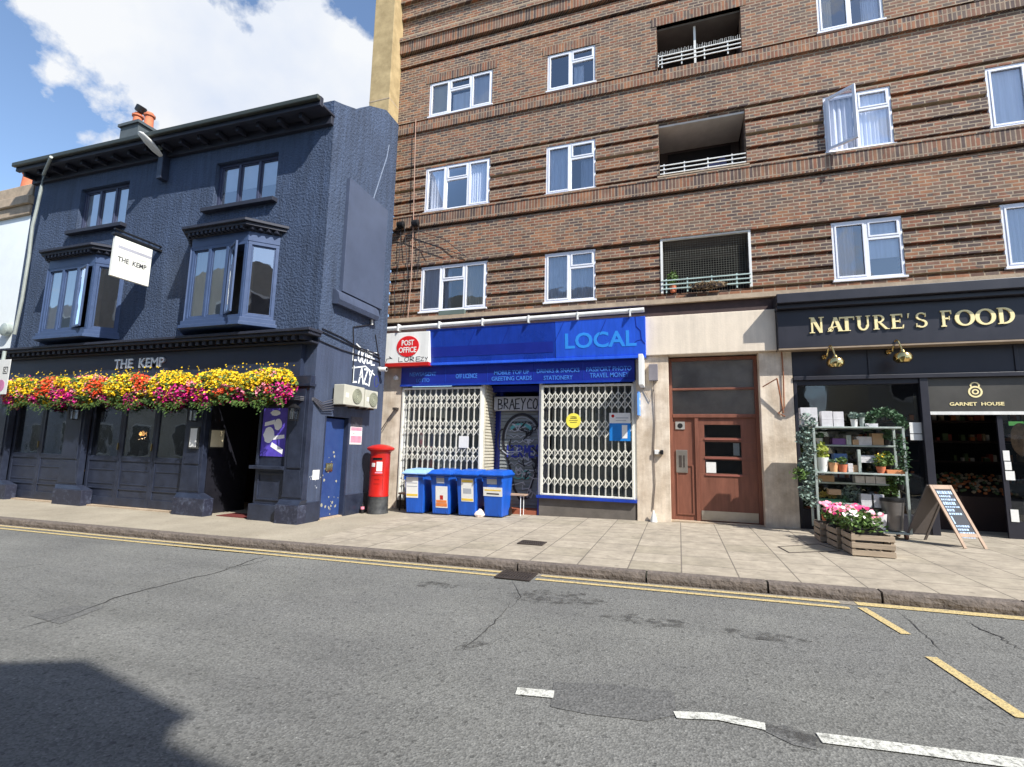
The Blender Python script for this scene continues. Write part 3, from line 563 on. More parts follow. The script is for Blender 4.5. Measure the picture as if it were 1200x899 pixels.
# balconies (recessed)
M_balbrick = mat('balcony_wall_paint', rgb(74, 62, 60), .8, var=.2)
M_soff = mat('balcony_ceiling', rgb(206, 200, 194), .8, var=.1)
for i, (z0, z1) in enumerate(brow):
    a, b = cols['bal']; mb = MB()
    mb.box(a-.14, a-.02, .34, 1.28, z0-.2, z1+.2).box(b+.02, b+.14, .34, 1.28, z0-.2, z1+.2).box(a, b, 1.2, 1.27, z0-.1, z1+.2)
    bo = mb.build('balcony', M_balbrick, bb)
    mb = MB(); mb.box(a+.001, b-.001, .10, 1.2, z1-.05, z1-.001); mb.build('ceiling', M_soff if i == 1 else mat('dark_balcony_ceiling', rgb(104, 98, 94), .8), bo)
    mb = MB(); mb.box(a+.2, b-.2, 1.14, 1.19, z0, z1-.15); mb.build('balcony_glazing', M_dark, bo)
    mr_ = MB(); y = -.03; zb = z0+.03
    n = 3; top = .31 if i != 0 else .30
    for k in range(n): mr_.box(a+.02, b-.02, y-.01, y+.01, zb+.05+top*k/n, zb+.072+top*k/n)
    for fx in (.06, .3, .57, .84): xx = a+(b-a)*fx; mr_.box(xx-.014, xx+.014, y+.011, y+.03, zb-.03, zb+top-.0)
    if i == 2:
        mr_.box(a+.02, a+.04, y-.01, y+.02, zb, zb+.32)
        for k in range(46): xx = a+.05+(b-a-.1)*k/45; mr_.bar((xx, y, zb+.27), (xx+.01*random.uniform(-1, 1), y, zb+.36+random.uniform(0, .04)), .006, .006)
        mr_.box(.55, .6, .2, .25, zb, z1)
    mr_.build('railing', M_white if i else mat('pale_green_rail', rgb(178, 198, 192), .5), bo)
    if i == 0:
        mb = MB(); fr = .045; mb.box(a-.005, a+fr, -.02, .06, z0, z1).box(b-fr, b+.005, -.02, .06, z0, z1).box(a+fr, b-fr, -.02, .06, z1-fr, z1); mb.build('balcony_frame', M_white, bo)
        mb = MB()
        for k in range(34): xx = a+.06+(b-a-.12)*k/33; mb.box(xx-.0022, xx+.0022, .085, .088, z0, z1-fr)
        for k in range(22): zz = z0+.1+(z1-z0-.2)*k/21; mb.box(a+.05, b-.05, .0885, .0915, zz-.0022, zz+.0022)
        mb.build('bird_netting', mat('netting', rgb(120, 120, 112), .8), bo)
    if i == 1:
        mb = MB(); mb.hexa([(.7, .5, z0+.05), (1.35, .7, z0+.05), (1.35, .74, z0+.05), (.7, .54, z0+.05)], [(.6, .5, z0+.35), (1.2, .7, z0+.75), (1.2, .74, z0+.75), (.6, .54, z0+.35)]); mb.build('folded_cover', mat('purple_grey_cover', rgb(96, 96, 130), .7), bo)

def foliage(mb, c, r, n, size, seed=0, flat=0, squash=1):
    rnd = random.Random(seed+int(abs(c[0])*97))
    for _ in range(n):
        while True:
            d = Vector((rnd.uniform(-1, 1), rnd.uniform(-1, 1), rnd.uniform(-1, 1)))
            if .25 < d.length < 1 and rnd.random() < d.length**1.5+.1: break
        nn = noise.noise(Vector((d.x*2.2+c[0], d.y*2+c[1], d.z*2.4+seed)))
        d *= 1+.35*nn
        p = Vector((c[0]+d.x*r[0], c[1]+d.y*r[1], c[2]+d.z*r[2])); s = size*rnd.uniform(.6, 1.3)
        u = Vector((rnd.gauss(0, 1), rnd.gauss(0, 1), rnd.gauss(0, 1)*.7)).normalized(); w = u.cross(Vector((rnd.gauss(0, 1), rnd.gauss(0, 1), rnd.gauss(0, 1)))).normalized()
        mb.add([p-u*s, p-w*s*.42, p+u*s, p+w*s*.42], [(0, 1, 2, 3)])
    return mb
t = thing('balcony_plant', 'small green shrub in a pot at the left end of the netted balcony', 'plant', (-.1, .1, 5.15))
mb = MB(); mb.lathe([(.06, 0), (.08, .14)], -.05, .0+.03, 5.13, 14); mb.build('pot', M_terra, t); mb = foliage(MB(), (-.05, .03, 5.45), (.12, .06, .2), 160, .035); mb.build('foliage', M_leaf, t)
t = thing('balcony_trough', 'trough of dried brown plants hanging on the netted balcony rail', 'planter', (.6, -.1, 5.12))
mb = MB(); mb.box(.35, 1.0, -.16, -.05, 5.13, 5.2); mb.build('trough', M_iron, t); mb = foliage(MB(), (.68, -.13, 5.18), (.38, .08, .1), 420, .035); mb.build('dried_stems', mat('dried_plant', rgb(104, 84, 62), .8, col2=rgb(150, 128, 98)), t)
t = thing('window_box', 'flat grey green box on the ledge under the lowest left window', 'planter', (-5.7, -.1, 4.93)); mb = MB(); mb.box(-5.95, -5.2, -.13, -.03, 4.935, 5.06); mb.build('box', mat('grey_green_box', rgb(92, 104, 98), .6), t, bevel=.006)
# pipe and cables on the brick wall
t = thing('downpipe', 'thin white pipe running down the brick wall left of the windows', 'pipe', (-7.1, 0, 4.9)); mb = MB()
mb.tube([(at(487, 140, -.1)[0], -.09, at(487, 140, -.1)[1]), (at(484, 265, -.1)[0], -.09, 7.6), (at(481, 330, -.1)[0], -.07, 6.1), (at(477, 372, -.1)[0], -.06, 4.94)], .012); mb.build('pipe', mat('stained_pipe', rgb(172, 138, 120), .6, var=.2, vscale=5), t)
t = thing('cable_junction', 'pair of black junction boxes with loose cables on the brick wall corner', 'cable', (-7.3, -.1, 7.5)); mb = MB()
for px, py in ((470, 264), (487, 262)):
    x, z = at(px, py, -.1); mb.lathe([(.02, -.1), (.09, -.08), (.09, .1), (.03, .12)], x, -.13, z, 12, axis='x')
mb.build('junction_box', M_black, t); mb = MB()
for pts in ([(470, 266), (468, 300), (462, 340), (463, 380), (455, 400)], [(474, 266), (478, 320), (472, 372)], [(490, 266), (492, 290), (488, 330)], [(455, 272), (478, 276), (500, 285), (545, 300)], [(488, 270), (520, 280), (548, 302)], [(497, 285), (505, 300)], [(440, 300), (462, 280), (470, 266)]):
    mb.tube([(at(a, b, -.09)[0], -.09, at(a, b, -.09)[1]) for a, b in pts], .009, 6)
mb.build('cables', M_cable, t)
# ------------------------------------------------------------------ ground floor of the brick building
gfh = MB()
gfh.box(BX0, -6.98, -.05, .5, -.3, 4.55)                       # left cream pier
pier = gfh.box(-.90, -.19, -.06, .5, -.2, 3.645).box(1.64, 2.26, -.06, .5, -.2, 3.645)
pier.build('pier', M_creamdirty, bb, bevel=.01)
mb = MB(); mb.box(-.68, 1.985, -.14, .5, 3.65, 4.545); mb.build('lintel', M_cream, bb, bevel=.012)
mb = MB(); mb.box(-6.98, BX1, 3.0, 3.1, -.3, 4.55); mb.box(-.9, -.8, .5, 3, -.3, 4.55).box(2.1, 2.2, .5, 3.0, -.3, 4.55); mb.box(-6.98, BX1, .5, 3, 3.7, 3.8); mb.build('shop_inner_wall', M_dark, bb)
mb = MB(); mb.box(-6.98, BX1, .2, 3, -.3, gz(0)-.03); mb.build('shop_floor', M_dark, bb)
mb = MB(); mb.box(-.75, 1.7, .5, .52, 3.5, 4.5)
# post office shop: fascias
pf = thing('shop_fascia', 'long bright blue fascia board lettered LOCAL above the shuttered shop', 'sign', (-4, -.2, 3.7))
mb = MB(); z0, z1 = 3.66, 4.52
def fas(x0, x1, m, nm, dy=0): mb = MB(); mb.hexa([(x0, -.20+dy, z0), (x1, -.20+dy, z0), (x1, .02, z0), (x0, .02, z0)], [(x0, -.32+dy, z1), (x1, -.32+dy, z1), (x1, .02, z1), (x0, .02, z1)]); return mb.build(nm, m, pf, bevel=.008)
fas(-6.18, -2.75, M_blue, 'panel'); fas(-2.742, -.66, M_blue3, 'panel')
mb = MB(); mb.box(-6.18, -.66, -.235, .0, 3.585, 3.652); mb.build('trim', M_blue3, pf, bevel=.006)
tilt = Matrix.Rotation(math.atan2(.12, .86), 4, 'X')
def fm(x, z): return Matrix.Translation((x, -.20-.12*(z-z0)/(z1-z0)-.002, z)) @ tilt
xa = at(662, 415, -.25)[0]; xb = at(746, 415, -.25)[0]
textmesh('LOCAL', 'lettering', M_cyan, fm((xa+xb)/2, 3.86), xb-xa, .37, .003, .022, pf)
# darker blue band low on the left panel, cracks in the panels
mb = MB(fm(-4.3, 3.80)); mb.box(-1.75, 1.5, -.003, -.0005, 0, .26); mb.build('dark_band', M_blue2, pf)
mb = MB(fm(-1.7, 3.70))
ribbon(mb, [(.82, .82), (.84, .6), (.93, .5), (.95, .3), (1.02, .2)], .016); ribbon(mb, [(.96, .3), (.85, .28), (.78, .22)], .012)
for x in (-3.3, -2.4, -1.05, -.05): ribbon(mb, [(x, .35), (x+.22, .8)], .008, .002)
mb.build('crack', M_blue2, pf)
f2 = thing('service_fascia', 'lower dark blue strip listing newsagent, off licence, mobile top up and travel money', 'sign', (-4, -.1, 3.1))
mb = MB(); mb.box(-6.98, -.92, -.12, .1, 3.10, 3.58); mb.build('panel', M_blue2, f2, bevel=.006)
mb = MB()
for px in (522, 571, 625, 683): x = at(px, 435, -.13)[0]; mb.box(x-.006, x+.006, -.126, -.12, 3.14, 3.56)
mb.box(-6.98, -.92, -.15, -.121, 3.06, 3.11); mb.build('trim', M_blue, f2)
for s_, px0, px1, py, h in (('NEWSAGENT', 480, 511, 439, .105), ('LOTTO', 488, 503, 446, .10), ('OFF LICENCE', 534, 559, 441, .12), ('MOBILE TOP UP', 579, 620, 437, .105), ('GREETING CARDS', 576, 623, 444, .105),
                            ('DRINKS & SNACKS', 629, 679, 435, .105), ('STATIONERY', 637, 671, 443, .105), ('PASSPORT PHOTO', 687, 740, 433, .11), ('TRAVEL MONEY', 691, 737, 440, .11)):
    x0, z = at(px0, py, -.13); x1 = at(px1, py, -.13)[0]; textmesh(s_, 'lettering', M_cyanf, front((x0+x1)/2, -.121, z-h*.5), x1-x0, h, .006, .012, f2)
# gutter pipe above
t = thing('gutter_pipe', 'long white plastic pipe clipped above the blue fascia', 'pipe', (-4, -.3, 4.6)); mb = MB(); xl = at(445, 383, -.25)[0]
mb.tube([(xl, -.33, 4.60), (-.68, -.33, 4.66)], .055, 12); mb.build('pipe', M_white, t, smooth=True); mb = MB()
for i in range(6): x = -7.0+i*1.2; mb.box(x, x+.03, -.4, -.26, 4.52, 4.70)
mb.build('clips', M_white, t)
# POST OFFICE sign
t = thing('post_office_sign', 'white and red square sign reading POST OFFICE at the corner of the shop', 'sign', (-6.8, -.3, 3.7)); x0, zt = at(452, 391, -.34); x1 = at(503.5, 391, -.34)[0]; zb = 3.66; y = -.34
mb = MB(); mb.box(x0, x1, y, -.02, zb, zt); mb.build('panel', M_white, t, bevel=.008); mb = MB(); mb.box(x0-.01, x1+.005, y-.012, -.06, zb-.09, zb-.001); mb.build('red_strip', M_red, t)
cx, cz = at(478, 406, y); mb = MB(); mb.lathe([(.001, -.012), (.33, -.012), (.33, 0)], cx, y, cz, 40, axis='y', sx=1.0, sy=.84); mb.build('disc', mat('sign_red', rgb(206, 30, 34), .4), t)
textmesh('POST', 'lettering', M_white, front(cx-.0, y-.013, cz+.02), .36, .15, .004, .02, t); textmesh('OFFICE', 'lettering', M_white, front(cx, y-.013, cz-.17), .52, .15, .004, .02, t)
mb = MB(front(0, y, 0)); handtext(mb, 'LORE', cx-.25, zb+.03, .12, .17, .016); handtext(mb, 'ZY', cx+.4, zb+.03, .1, .12, .014); ribbon(mb, [(x0+.05, zb+.02), (x0+.08, zb+.12), (x0+.2, zb+.13), (x0+.15, zb+.18), (x0+.24, zb+.12)], .016); mb.build('scribble', M_grafb, t)

# security grilles
def grille(x0, x1, z0, z1, label):
    t = thing('security_grille', label, 'security grille', ((x0+x1)/2, -.04, z0)); fr = MB(); y = -.05
    fr.box(x0, x0+.05, y-.03, y+.03, z0, z1).box(x1-.05, x1, y-.03, y+.03, z0, z1).box(x0+.05, x1-.05, y-.04, y+.04, z1-.05, z1).box(x0+.05, x1-.05, y-.035, y+.035, z0, z0+.04)
    fr.build('frame', M_grille, t, bevel=.004); v = MB(); l = MB(); n = round((x1-x0-.1)/.152); w = (x1-x0-.1)/n
    for i in range(1, n):
        x = x0+.05+w*i; v.box(x-.012, x-.004, y-.012, y+.012, z0+.04, z1-.05).box(x+.004, x+.012, y-.012, y+.012, z0+.04, z1-.05)
    v.build('upright_bars', M_grille, t)
    zc = z1-.38
    while zc > z0+.15:
        for i in range(n):
            xa, xb = x0+.05+w*i, x0+.05+w*(i+1)
            for q in (0, .2):
                za, zb_ = zc-.2+q, zc+q
                if za < z0+.04: continue
                l.bar((xa, y-.018, za), (xb, y-.018, zb_), .02, .005, up=(0, 1, 0)); l.bar((xa, y+.018, zb_), (xb, y+.018, za), .02, .005, up=(0, 1, 0))
        zc -= .665
    l.build('lattice', M_grille, t); return t
grille(-6.94, -4.66, .12, 3.03, 'white folding lattice grille behind the blue bins, left of the roller shutter')
grille(-3.12, -.95, .44, 3.03, 'white folding lattice grille with a round yellow poster, right of the roller shutter')
# shop windows behind the grilles
mb = MB(); mb.box(-6.98, -4.62, .0, .4, -.2, .12); mb.box(-3.15, -.92, -.03, .4, -.2, .36); mb.build('stallriser', mat('grey_stallriser', rgb(96, 90, 84), .7, var=.2), bb)
mb = MB(); mb.box(-3.2, -.9, -.12, .02, .365, .43); mb.build('blue_sill', M_blue, bb, bevel=.006)
M_blinds = mat('pale_window_backing', rgb(205, 206, 200), .7, var=0, col2=rgb(130, 130, 126), vscale=1.1)
mb = MB(); mb.box(-6.9, -4.66, .3, .34, 0, 3.1); mb.box(-3.1, -.95, .9, .94, .3, 3.1); mb.build('window_backing', M_blinds, bb)
mb = MB(); mb.box(-6.98, -4.66, .12, .13, .12, 3.1).box(-3.12, -.95, .12, .13, .43, 3.1); mb.build('shop_window', M_shopglass, bb)
mb = MB(); mb.box(-6.98, -6.9, -.03, .14, .12, 3.1).box(-4.70, -4.62, -.03, .14, .12, 3.1).box(-3.18, -3.10, -.03, .14, .43, 3.1).box(-.97, -.90, -.03, .14, .43, 3.1); mb.build('window_post', M_white, bb)
# door recess
mb = MB(); y = -.0
for k in range(38): z = .1+k*.078; mb.box(-4.60, -4.57, .05, .72, z, z+.055)
mb.box(-4.66, -4.60, .0, .75, -.1, 3.1); mb.build('return_shutter', mat('pale_shutter', rgb(196, 190, 172), .6), bb)
mb = MB(); mb.box(-4.60, -4.34, .72, .8, -.1, 3.1); mb.box(-4.40, -4.34, .55, .72, -.1, 3.1).box(-3.2, -3.15, .0, .8, -.1, 3.1).box(-4.6, -3.2, .45, .8, 2.95, 3.1); mb.build('door_surround', M_blue2, bb)
sh = thing('roller_shutter', 'grey roller shutter covered in graffiti faces between the two white grilles', 'shutter', (-3.8, .5, 0))
mb = MB(); z = -.06
while z < 2.5: mb.hexa([(-4.36, .52, z), (-3.2, .52, z), (-3.2, .56, z), (-4.36, .56, z)], [(-4.36, .545, z+.085), (-3.2, .545, z+.085), (-3.2, .56, z+.085), (-4.36, .56, z+.085)]); z += .09
mb.build('slats', M_shut, sh); mb = MB(); mb.box(-4.52, -3.16, .42, .6, 2.46, 2.82); mb.build('shutter_box', mat('shutter_box_grey', rgb(176, 178, 182), .5), sh, bevel=.01)
mb = MB(front(0, .42, 0)); handtext(mb, 'BRAEYCO', -4.40, 2.5, .26, .155, .028); mb.build('graffiti', M_grafb, sh)
def arc(cx, cz, rx, rz, a0, a1, n=24): return [(cx+rx*math.cos(R(a0+(a1-a0)*i/n)), cz+rz*math.sin(R(a0+(a1-a0)*i/n))) for i in range(n+1)]
mb = MB(front(0, .515, 0)); ribbon(mb, arc(-3.78, 1.75, .5, .62, -20, 200), .065); ribbon(mb, [(-4.25, 1.5), (-4.1, 1.1), (-3.95, .5), (-3.8, .25), (-3.6, .3), (-3.45, .8), (-3.32, 1.5)], .06); ribbon(mb, arc(-4.3, 1.7, .12, .28, 60, 300), .03)
for zz in (2.15, 1.98): ribbon(mb, [(-4.05+.03*i, zz+.02*math.sin(i*2.1)) for i in range(20)], .02)
mb.build('graffiti', M_grafb, sh)
mb = MB(front(0, .512, 0)); ribbon(mb, arc(-3.78, 1.75, .44, .55, 0, 180), .018); 
for k in range(7): ribbon(mb, [(-4.1+.05*i, 1.95-.14*k+.03*math.sin(i*1.7+k)) for i in range(13-(k % 3))], .016, .003+.0004*k)
ribbon(mb, [(-3.4, 1.0), (-3.6, .4)], .02); gr_ = random.Random(5)
for _ in range(26):
    x_, z_ = gr_.uniform(-4.25, -3.4), gr_.uniform(.35, 2.1); ribbon(mb, [(x_+gr_.uniform(-.12, .12)+.05*i, z_+gr_.uniform(-.09, .09)) for i in range(gr_.choice([3, 4, 6]))], .026, .006)
mb.build('graffiti', M_grafg, sh); mb = MB(front(0, .511, 0))
for _ in range(16):
    x_, z_ = gr_.uniform(-4.3, -3.35), gr_.uniform(.3, 2.2); ribbon(mb, [(x_+gr_.uniform(-.1, .1)+.04*i, z_+gr_.uniform(-.12, .12)) for i in range(4)], .03, .008)
mb.build('graffiti', M_grafb, sh)
mb = MB(front(0, .508, 0)); handtext(mb, 'HERMES', -4.15, 1.30, .28, .15, .045); mb.build('graffiti', M_grafn, sh)
mb = MB(front(0, .510, 0)); ribbon(mb, arc(-3.8, 2.0, .25, .1, 0, 180, 8), .08); ribbon(mb, arc(-3.85, .85, .12, .1, 0, 330, 12), .03); ribbon(mb, arc(-3.65, .85, .1, .1, 0, 330, 12), .03); mb.build('graffiti', M_graft, sh)
# door step with bricks
mb = MB(); mb.box(-4.56, -3.2, .02, .6, -.12, .05); mb.build('doorstep', mat('terracotta_step', rgb(150, 84, 60), .8, var=.2), bb)
# posters on the right grille
t = thing('yellow_poster', 'round yellow notice fixed to the right white grille', 'poster'); cx, cz = at(672, 493, -.08); mb = MB(); mb.lathe([(.001, -.006), (.175, -.006), (.175, 0)], cx, -.075, cz, 32, axis='y'); mb.build('disc', mat('poster_yellow', rgb(236, 222, 80), .6), t)
mb = MB(front(0, -.081, 0)); [ribbon(mb, [(cx-.1+.02*abs(k), cz-k*.045), (cx+.1-.02*abs(k), cz-k*.045+.01)], .012) for k in (-1, 0, 1)]; textmesh('OPEN', 'lettering', M_iron, front(cx, -.082, cz+.06), .14, .045, .002, 0, t); mb.build('writing', M_iron, t)
t = thing('blue_poster', 'blue and white poster fixed low on the right of the right grille', 'poster', (0, 0, 0)); x0, zt = at(714, 484, -.09); x1, zb = at(739, 517, -.09); zm = at(726, 496, -.09)[1]
mb = MB(); mb.box(x0, x1, -.082, -.076, zb, zm); mb.build('blue_half', mat('poster_blue', rgb(20, 120, 200), .5), t); mb = MB(); mb.box(x0, x1, -.084, -.076, zm, zt); mb.box(x0+.28, x0+.40, -.085, -.082, zb+.06, zm-.04); mb.build('white_half', M_paper, t)
mb = MB(front(0, -.084, 0)); ribbon(mb, [(x0+.15, zm+.12), (x1-.05, zm+.12)], .02); ribbon(mb, [(x0+.15, zm+.06), (x1-.1, zm+.06)], .015); mb.build('writing', M_grafg, t); mb = MB(); mb.lathe([(.001, -.088), (.035, -.088), (.035, -.084)], x0+.08, 0, zt-.07, 12, axis='y'); mb.build('emblem', M_red, t)
t = thing('paper_notice', 'white paper notice in the left shop window behind the lattice', 'notice', (-5, 0, 1.4)); x0, zt = at(538, 511, -.08); x1, zb = at(549, 525, -.08); mb = MB(); mb.box(x0, x1, -.085, -.08, zb, zt); mb.build('sheet', M_paper, t)
# projecting signs on the right pier
t = thing('light_box_sign', 'narrow white projecting light box at the right end of the blue fascia', 'sign', (-.75, -.3, 3.3)); x, zt = at(747, 420, -.6); mb = MB(); mb.box(-.80, -.70, -.62, -.08, 2.92, 3.60); mb.build('box', M_white, t, bevel=.01)
t = thing('blue_panel_sign', 'small light blue projecting panel below the white light box', 'sign', (-.78, -.3, 2.6)); mb = MB(); mb.box(-.85, -.80, -.42, -.08, 2.28, 2.80); mb.build('panel', mat('light_blue_panel', rgb(110, 165, 240), .4), t, bevel=.006); mb = MB(side(-.799, 0, 0)); ribbon(mb, [(-.36, 2.65), (-.16, 2.65)], .05); ribbon(mb, [(-.36, 2.5), (-.2, 2.5)], .04); mb.build('writing', M_white, t)
t = thing('meter_box', 'grey electrical box at the top of the pier beside the brown entrance', 'electrical box', (-.5, -.1, 3)); x0, zt = at(760, 427, -.15); x1, zb = at(771, 446, -.15); mb = MB(); mb.box(x0, x1, -.17, -.062, zb, zt); mb.build('box', mat('grey_box', rgb(120, 116, 122), .5), t, bevel=.01)
mb = MB(); mb.tube([(x0+.1, -.09, zb), (x0+.12, -.08, 2.2), (x0+.08, -.08, 1.5), (x0+.1, -.08, .8), (x0+.05, -.08, .25)], .011, 6); mb.tube([(x0-.1, -.08, 3.3), (x0-.12, -.08, 2.9), (x0+.02, -.08, 2.6), (x0+.1, -.08, 2.9)], .008, 6); mb.build('cable', mat('grey_cable', rgb(112, 100, 92), .6), t)
t = thing('cable_boot', 'small white cone shaped cover at the foot of the pier cable', 'cable cover', (-.45, -.15, 0)); cx, cy = gp(765, 611); mb = MB(); mb.lathe([(.075, 0), (.06, .08), (.02, .2), (.015, .24)], x0+.06, -.15, gz(0)-.005, 16); mb.build('cone', M_white, t, smooth=True)
t = thing('wall_socket', 'small white and black fitting on the pier left of the brown door', 'wall fitting', (-.4, -.1, 1.5)); x, z = at(772, 530, -.08); mb = MB(); mb.box(x-.09, x+.01, -.13, -.062, z-.05, z+.05); mb.build('plate', M_white, t, bevel=.01); mb = MB(); mb.box(x+.03, x+.10, -.16, -.062, z-.05, z+.05); mb.build('knob', M_black, t, bevel=.015)
t = thing('bell_sensor', 'small white round sensor on the cream pier under the post office sign', 'alarm sensor', (-7, -.1, 3.2)); x, z = at(464, 443, -.1); mb = MB(); mb.lathe([(.05, 0), (.07, -.05), (.05, -.1), (.001, -.11)], x, -.05, z, 14, axis='y'); mb.build('dome', M_white, t, smooth=True)
t = thing('stay_bracket', 'thin metal stay rod between the cream pier and the navy wall', 'bracket', (-7.2, -.1, 2)); mb = MB(); x, z = at(463, 479, -.15); x2, z2 = at(444, 508, -.3); mb.tube([(x, -.16, z), (x2, -.3, z2)], .012, 6); mb.box(x-.05, x+.05, -.2, -.05, z-.03, z+.03); mb.build('rod', M_iron, t)
# ---- entrance door
en = thing('entrance_door', 'brown timber entrance door with three narrow windows and tall glazed panel above', 'door', (.7, .25, 0)); Y = .22
x0, x1 = -.19, 1.64; zt = 3.62; xm = at(818, 550, Y)[0]; zh = at(820, 487, Y)[1]
fr = MB(); fr.box(x0, x0+.07, Y-.04, Y+.1, 0, zt).box(x1-.07, x1, Y-.04, Y+.1, .02, zt).box(x0+.07, x1-.07, Y-.04, Y+.1, zt-.07, zt).box(x0+.07, x1-.07, Y-.05, Y+.1, zh-.05, zh+.03)
zq = at(820, 456, Y)[1]; fr.box(x0+.07, x1-.07, Y-.03, Y+.08, zq-.025, zq+.025); fr.box(xm-.05, xm+.03, Y-.04, Y+.1, 0, zh-.05); fr.build('frame', M_oak, en, bevel=.006)
mb = MB(); mb.box(x0+.07, xm-.05, Y, Y+.05, 0, zh-.05); mb.build('side_panel', M_oak, en)
mb = MB(); a, b = x0+.13, xm-.09; c, d = .15, 1.2; mb.box(a, b, Y-.02, Y-.001, c, c+.03).box(a, b, Y-.02, Y-.001, d, d+.03).box(a, a+.03, Y-.02, Y-.001, c+.03, d).box(b-.03, b, Y-.02, Y-.001, c+.03, d); mb.build('moulding', M_oak, en)
d = MB(); dx0, dx1 = xm+.03, x1-.07; wins = []
for p0, p1 in ((498, 513), (518, 535), (539, 555)):
    wins.append((dx0+.12, dx1-.3, at(840, p1, Y)[1], at(840, p0, Y)[1]))
wallholes(d, dx0, dx1, .04, zh-.05, wins, Y-.01, Y+.045); door = d.build('door_leaf', M_oak, en, bevel=.005)
mb = MB(); [mb.box(w[0], w[1], Y+.012, Y+.018, w[2], w[3]) for w in wins]; mb.build('pane', M_shopglass, door)
mb = MB(); mb.box(dx0+.02, dx1-.02, Y-.018, Y-.0105, .06, .26); mb.build('kick_plate', mat('steel_plate', rgb(176, 170, 160), .35, metal=.7), door)
mb = MB(); [mb.box(w[0], w[1], Y-.03, Y-.0105, w[2]-.05, w[2]-.02) for w in wins]; mb.build('glazing_bar', mat('door_bar', rgb(150, 92, 80), .4), door)
mb = MB(); mb.box(dx0+.7, dx0+.82, Y+.05, Y+.055, wins[1][2]+.03, wins[1][3]-.02); mb.box(dx0+.14, dx0+.34, Y+.008, Y+.011, wins[2][2]+.01, wins[2][3]-.05); mb.build('door_notice', M_paper, door)
mb = MB(); mb.box(x0+.07, x1-.07, Y+.03, Y+.036, zh+.03, zt-.07); mb.build('transom_glass', glassmat('murky_glass', tint=(.92, .91, .9), refl=.10, rough=.12), en)
mb = MB(); mb.box(x0+.07, x1-.07, Y+.05, Y+.06, zh+.02, zt-.07); mb.build('hall_blind', mat('grey_blind', rgb(200, 192, 184), .9, var=.2), en)
xi, zi = at(799, 538, Y); mb = MB(); mb.box(xi-.12, xi+.12, Y-.025, Y-.001, zi-.30, zi+.20); ip = mb.build('intercom', mat('brushed_intercom', rgb(160, 154, 146), .35, metal=.7), en, bevel=.006)
mb = MB(); mb.box(xi-.06, xi+.0, Y-.03, Y-.025, zi-.18, zi+.08).box(xi+.03, xi+.06, Y-.03, Y-.025, zi-.18, zi+.08); mb.build('buttons', M_iron, ip)
x_, z_ = at(797, 499, Y); mb = MB(); mb.box(x_-.1, x_+.1, Y-.02, Y-.001, z_-.08, z_+.09); mb.build('grey_plate', mat('plate_grey', rgb(150, 148, 144), .5), en); mb = MB(); mb.lathe([(.001, -.025), (.055, -.025), (.055, -.02)], x_, Y, z_, 16, axis='y'); mb.build('speaker', M_black, en)
mb = MB(); mb.box(x0-.1, x1+.05, .0, .5, -.15, .035); mb.build('threshold', M_stone, en)
# ---- Nature's Food shopfront
nf = thing('shop_signboard', 'charcoal signboard with raised gold letters NATURE\'S FOOD over the health shop', 'sign', (4, -.3, 3.7))
NX0 = 1.99; mb = MB(); mb.box(NX0, BX1, -.28, .2, 3.66, 4.46); mb.build('board', M_char, nf, bevel=.008)
mb = MB(); mb.box(NX0-.03, BX1, -.50, -.0, 4.56, 4.76); mb.box(NX0-.02, BX1, -.40, -.0, 4.465, 4.558); mb.build('cornice', M_char, nf, bevel=.012)
mb = MB(); mb.box(NX0, BX1, -.30, -.0, 3.625, 3.655); mb.build('edge_strip', mat('tan_strip', rgb(150, 132, 112), .5), nf)
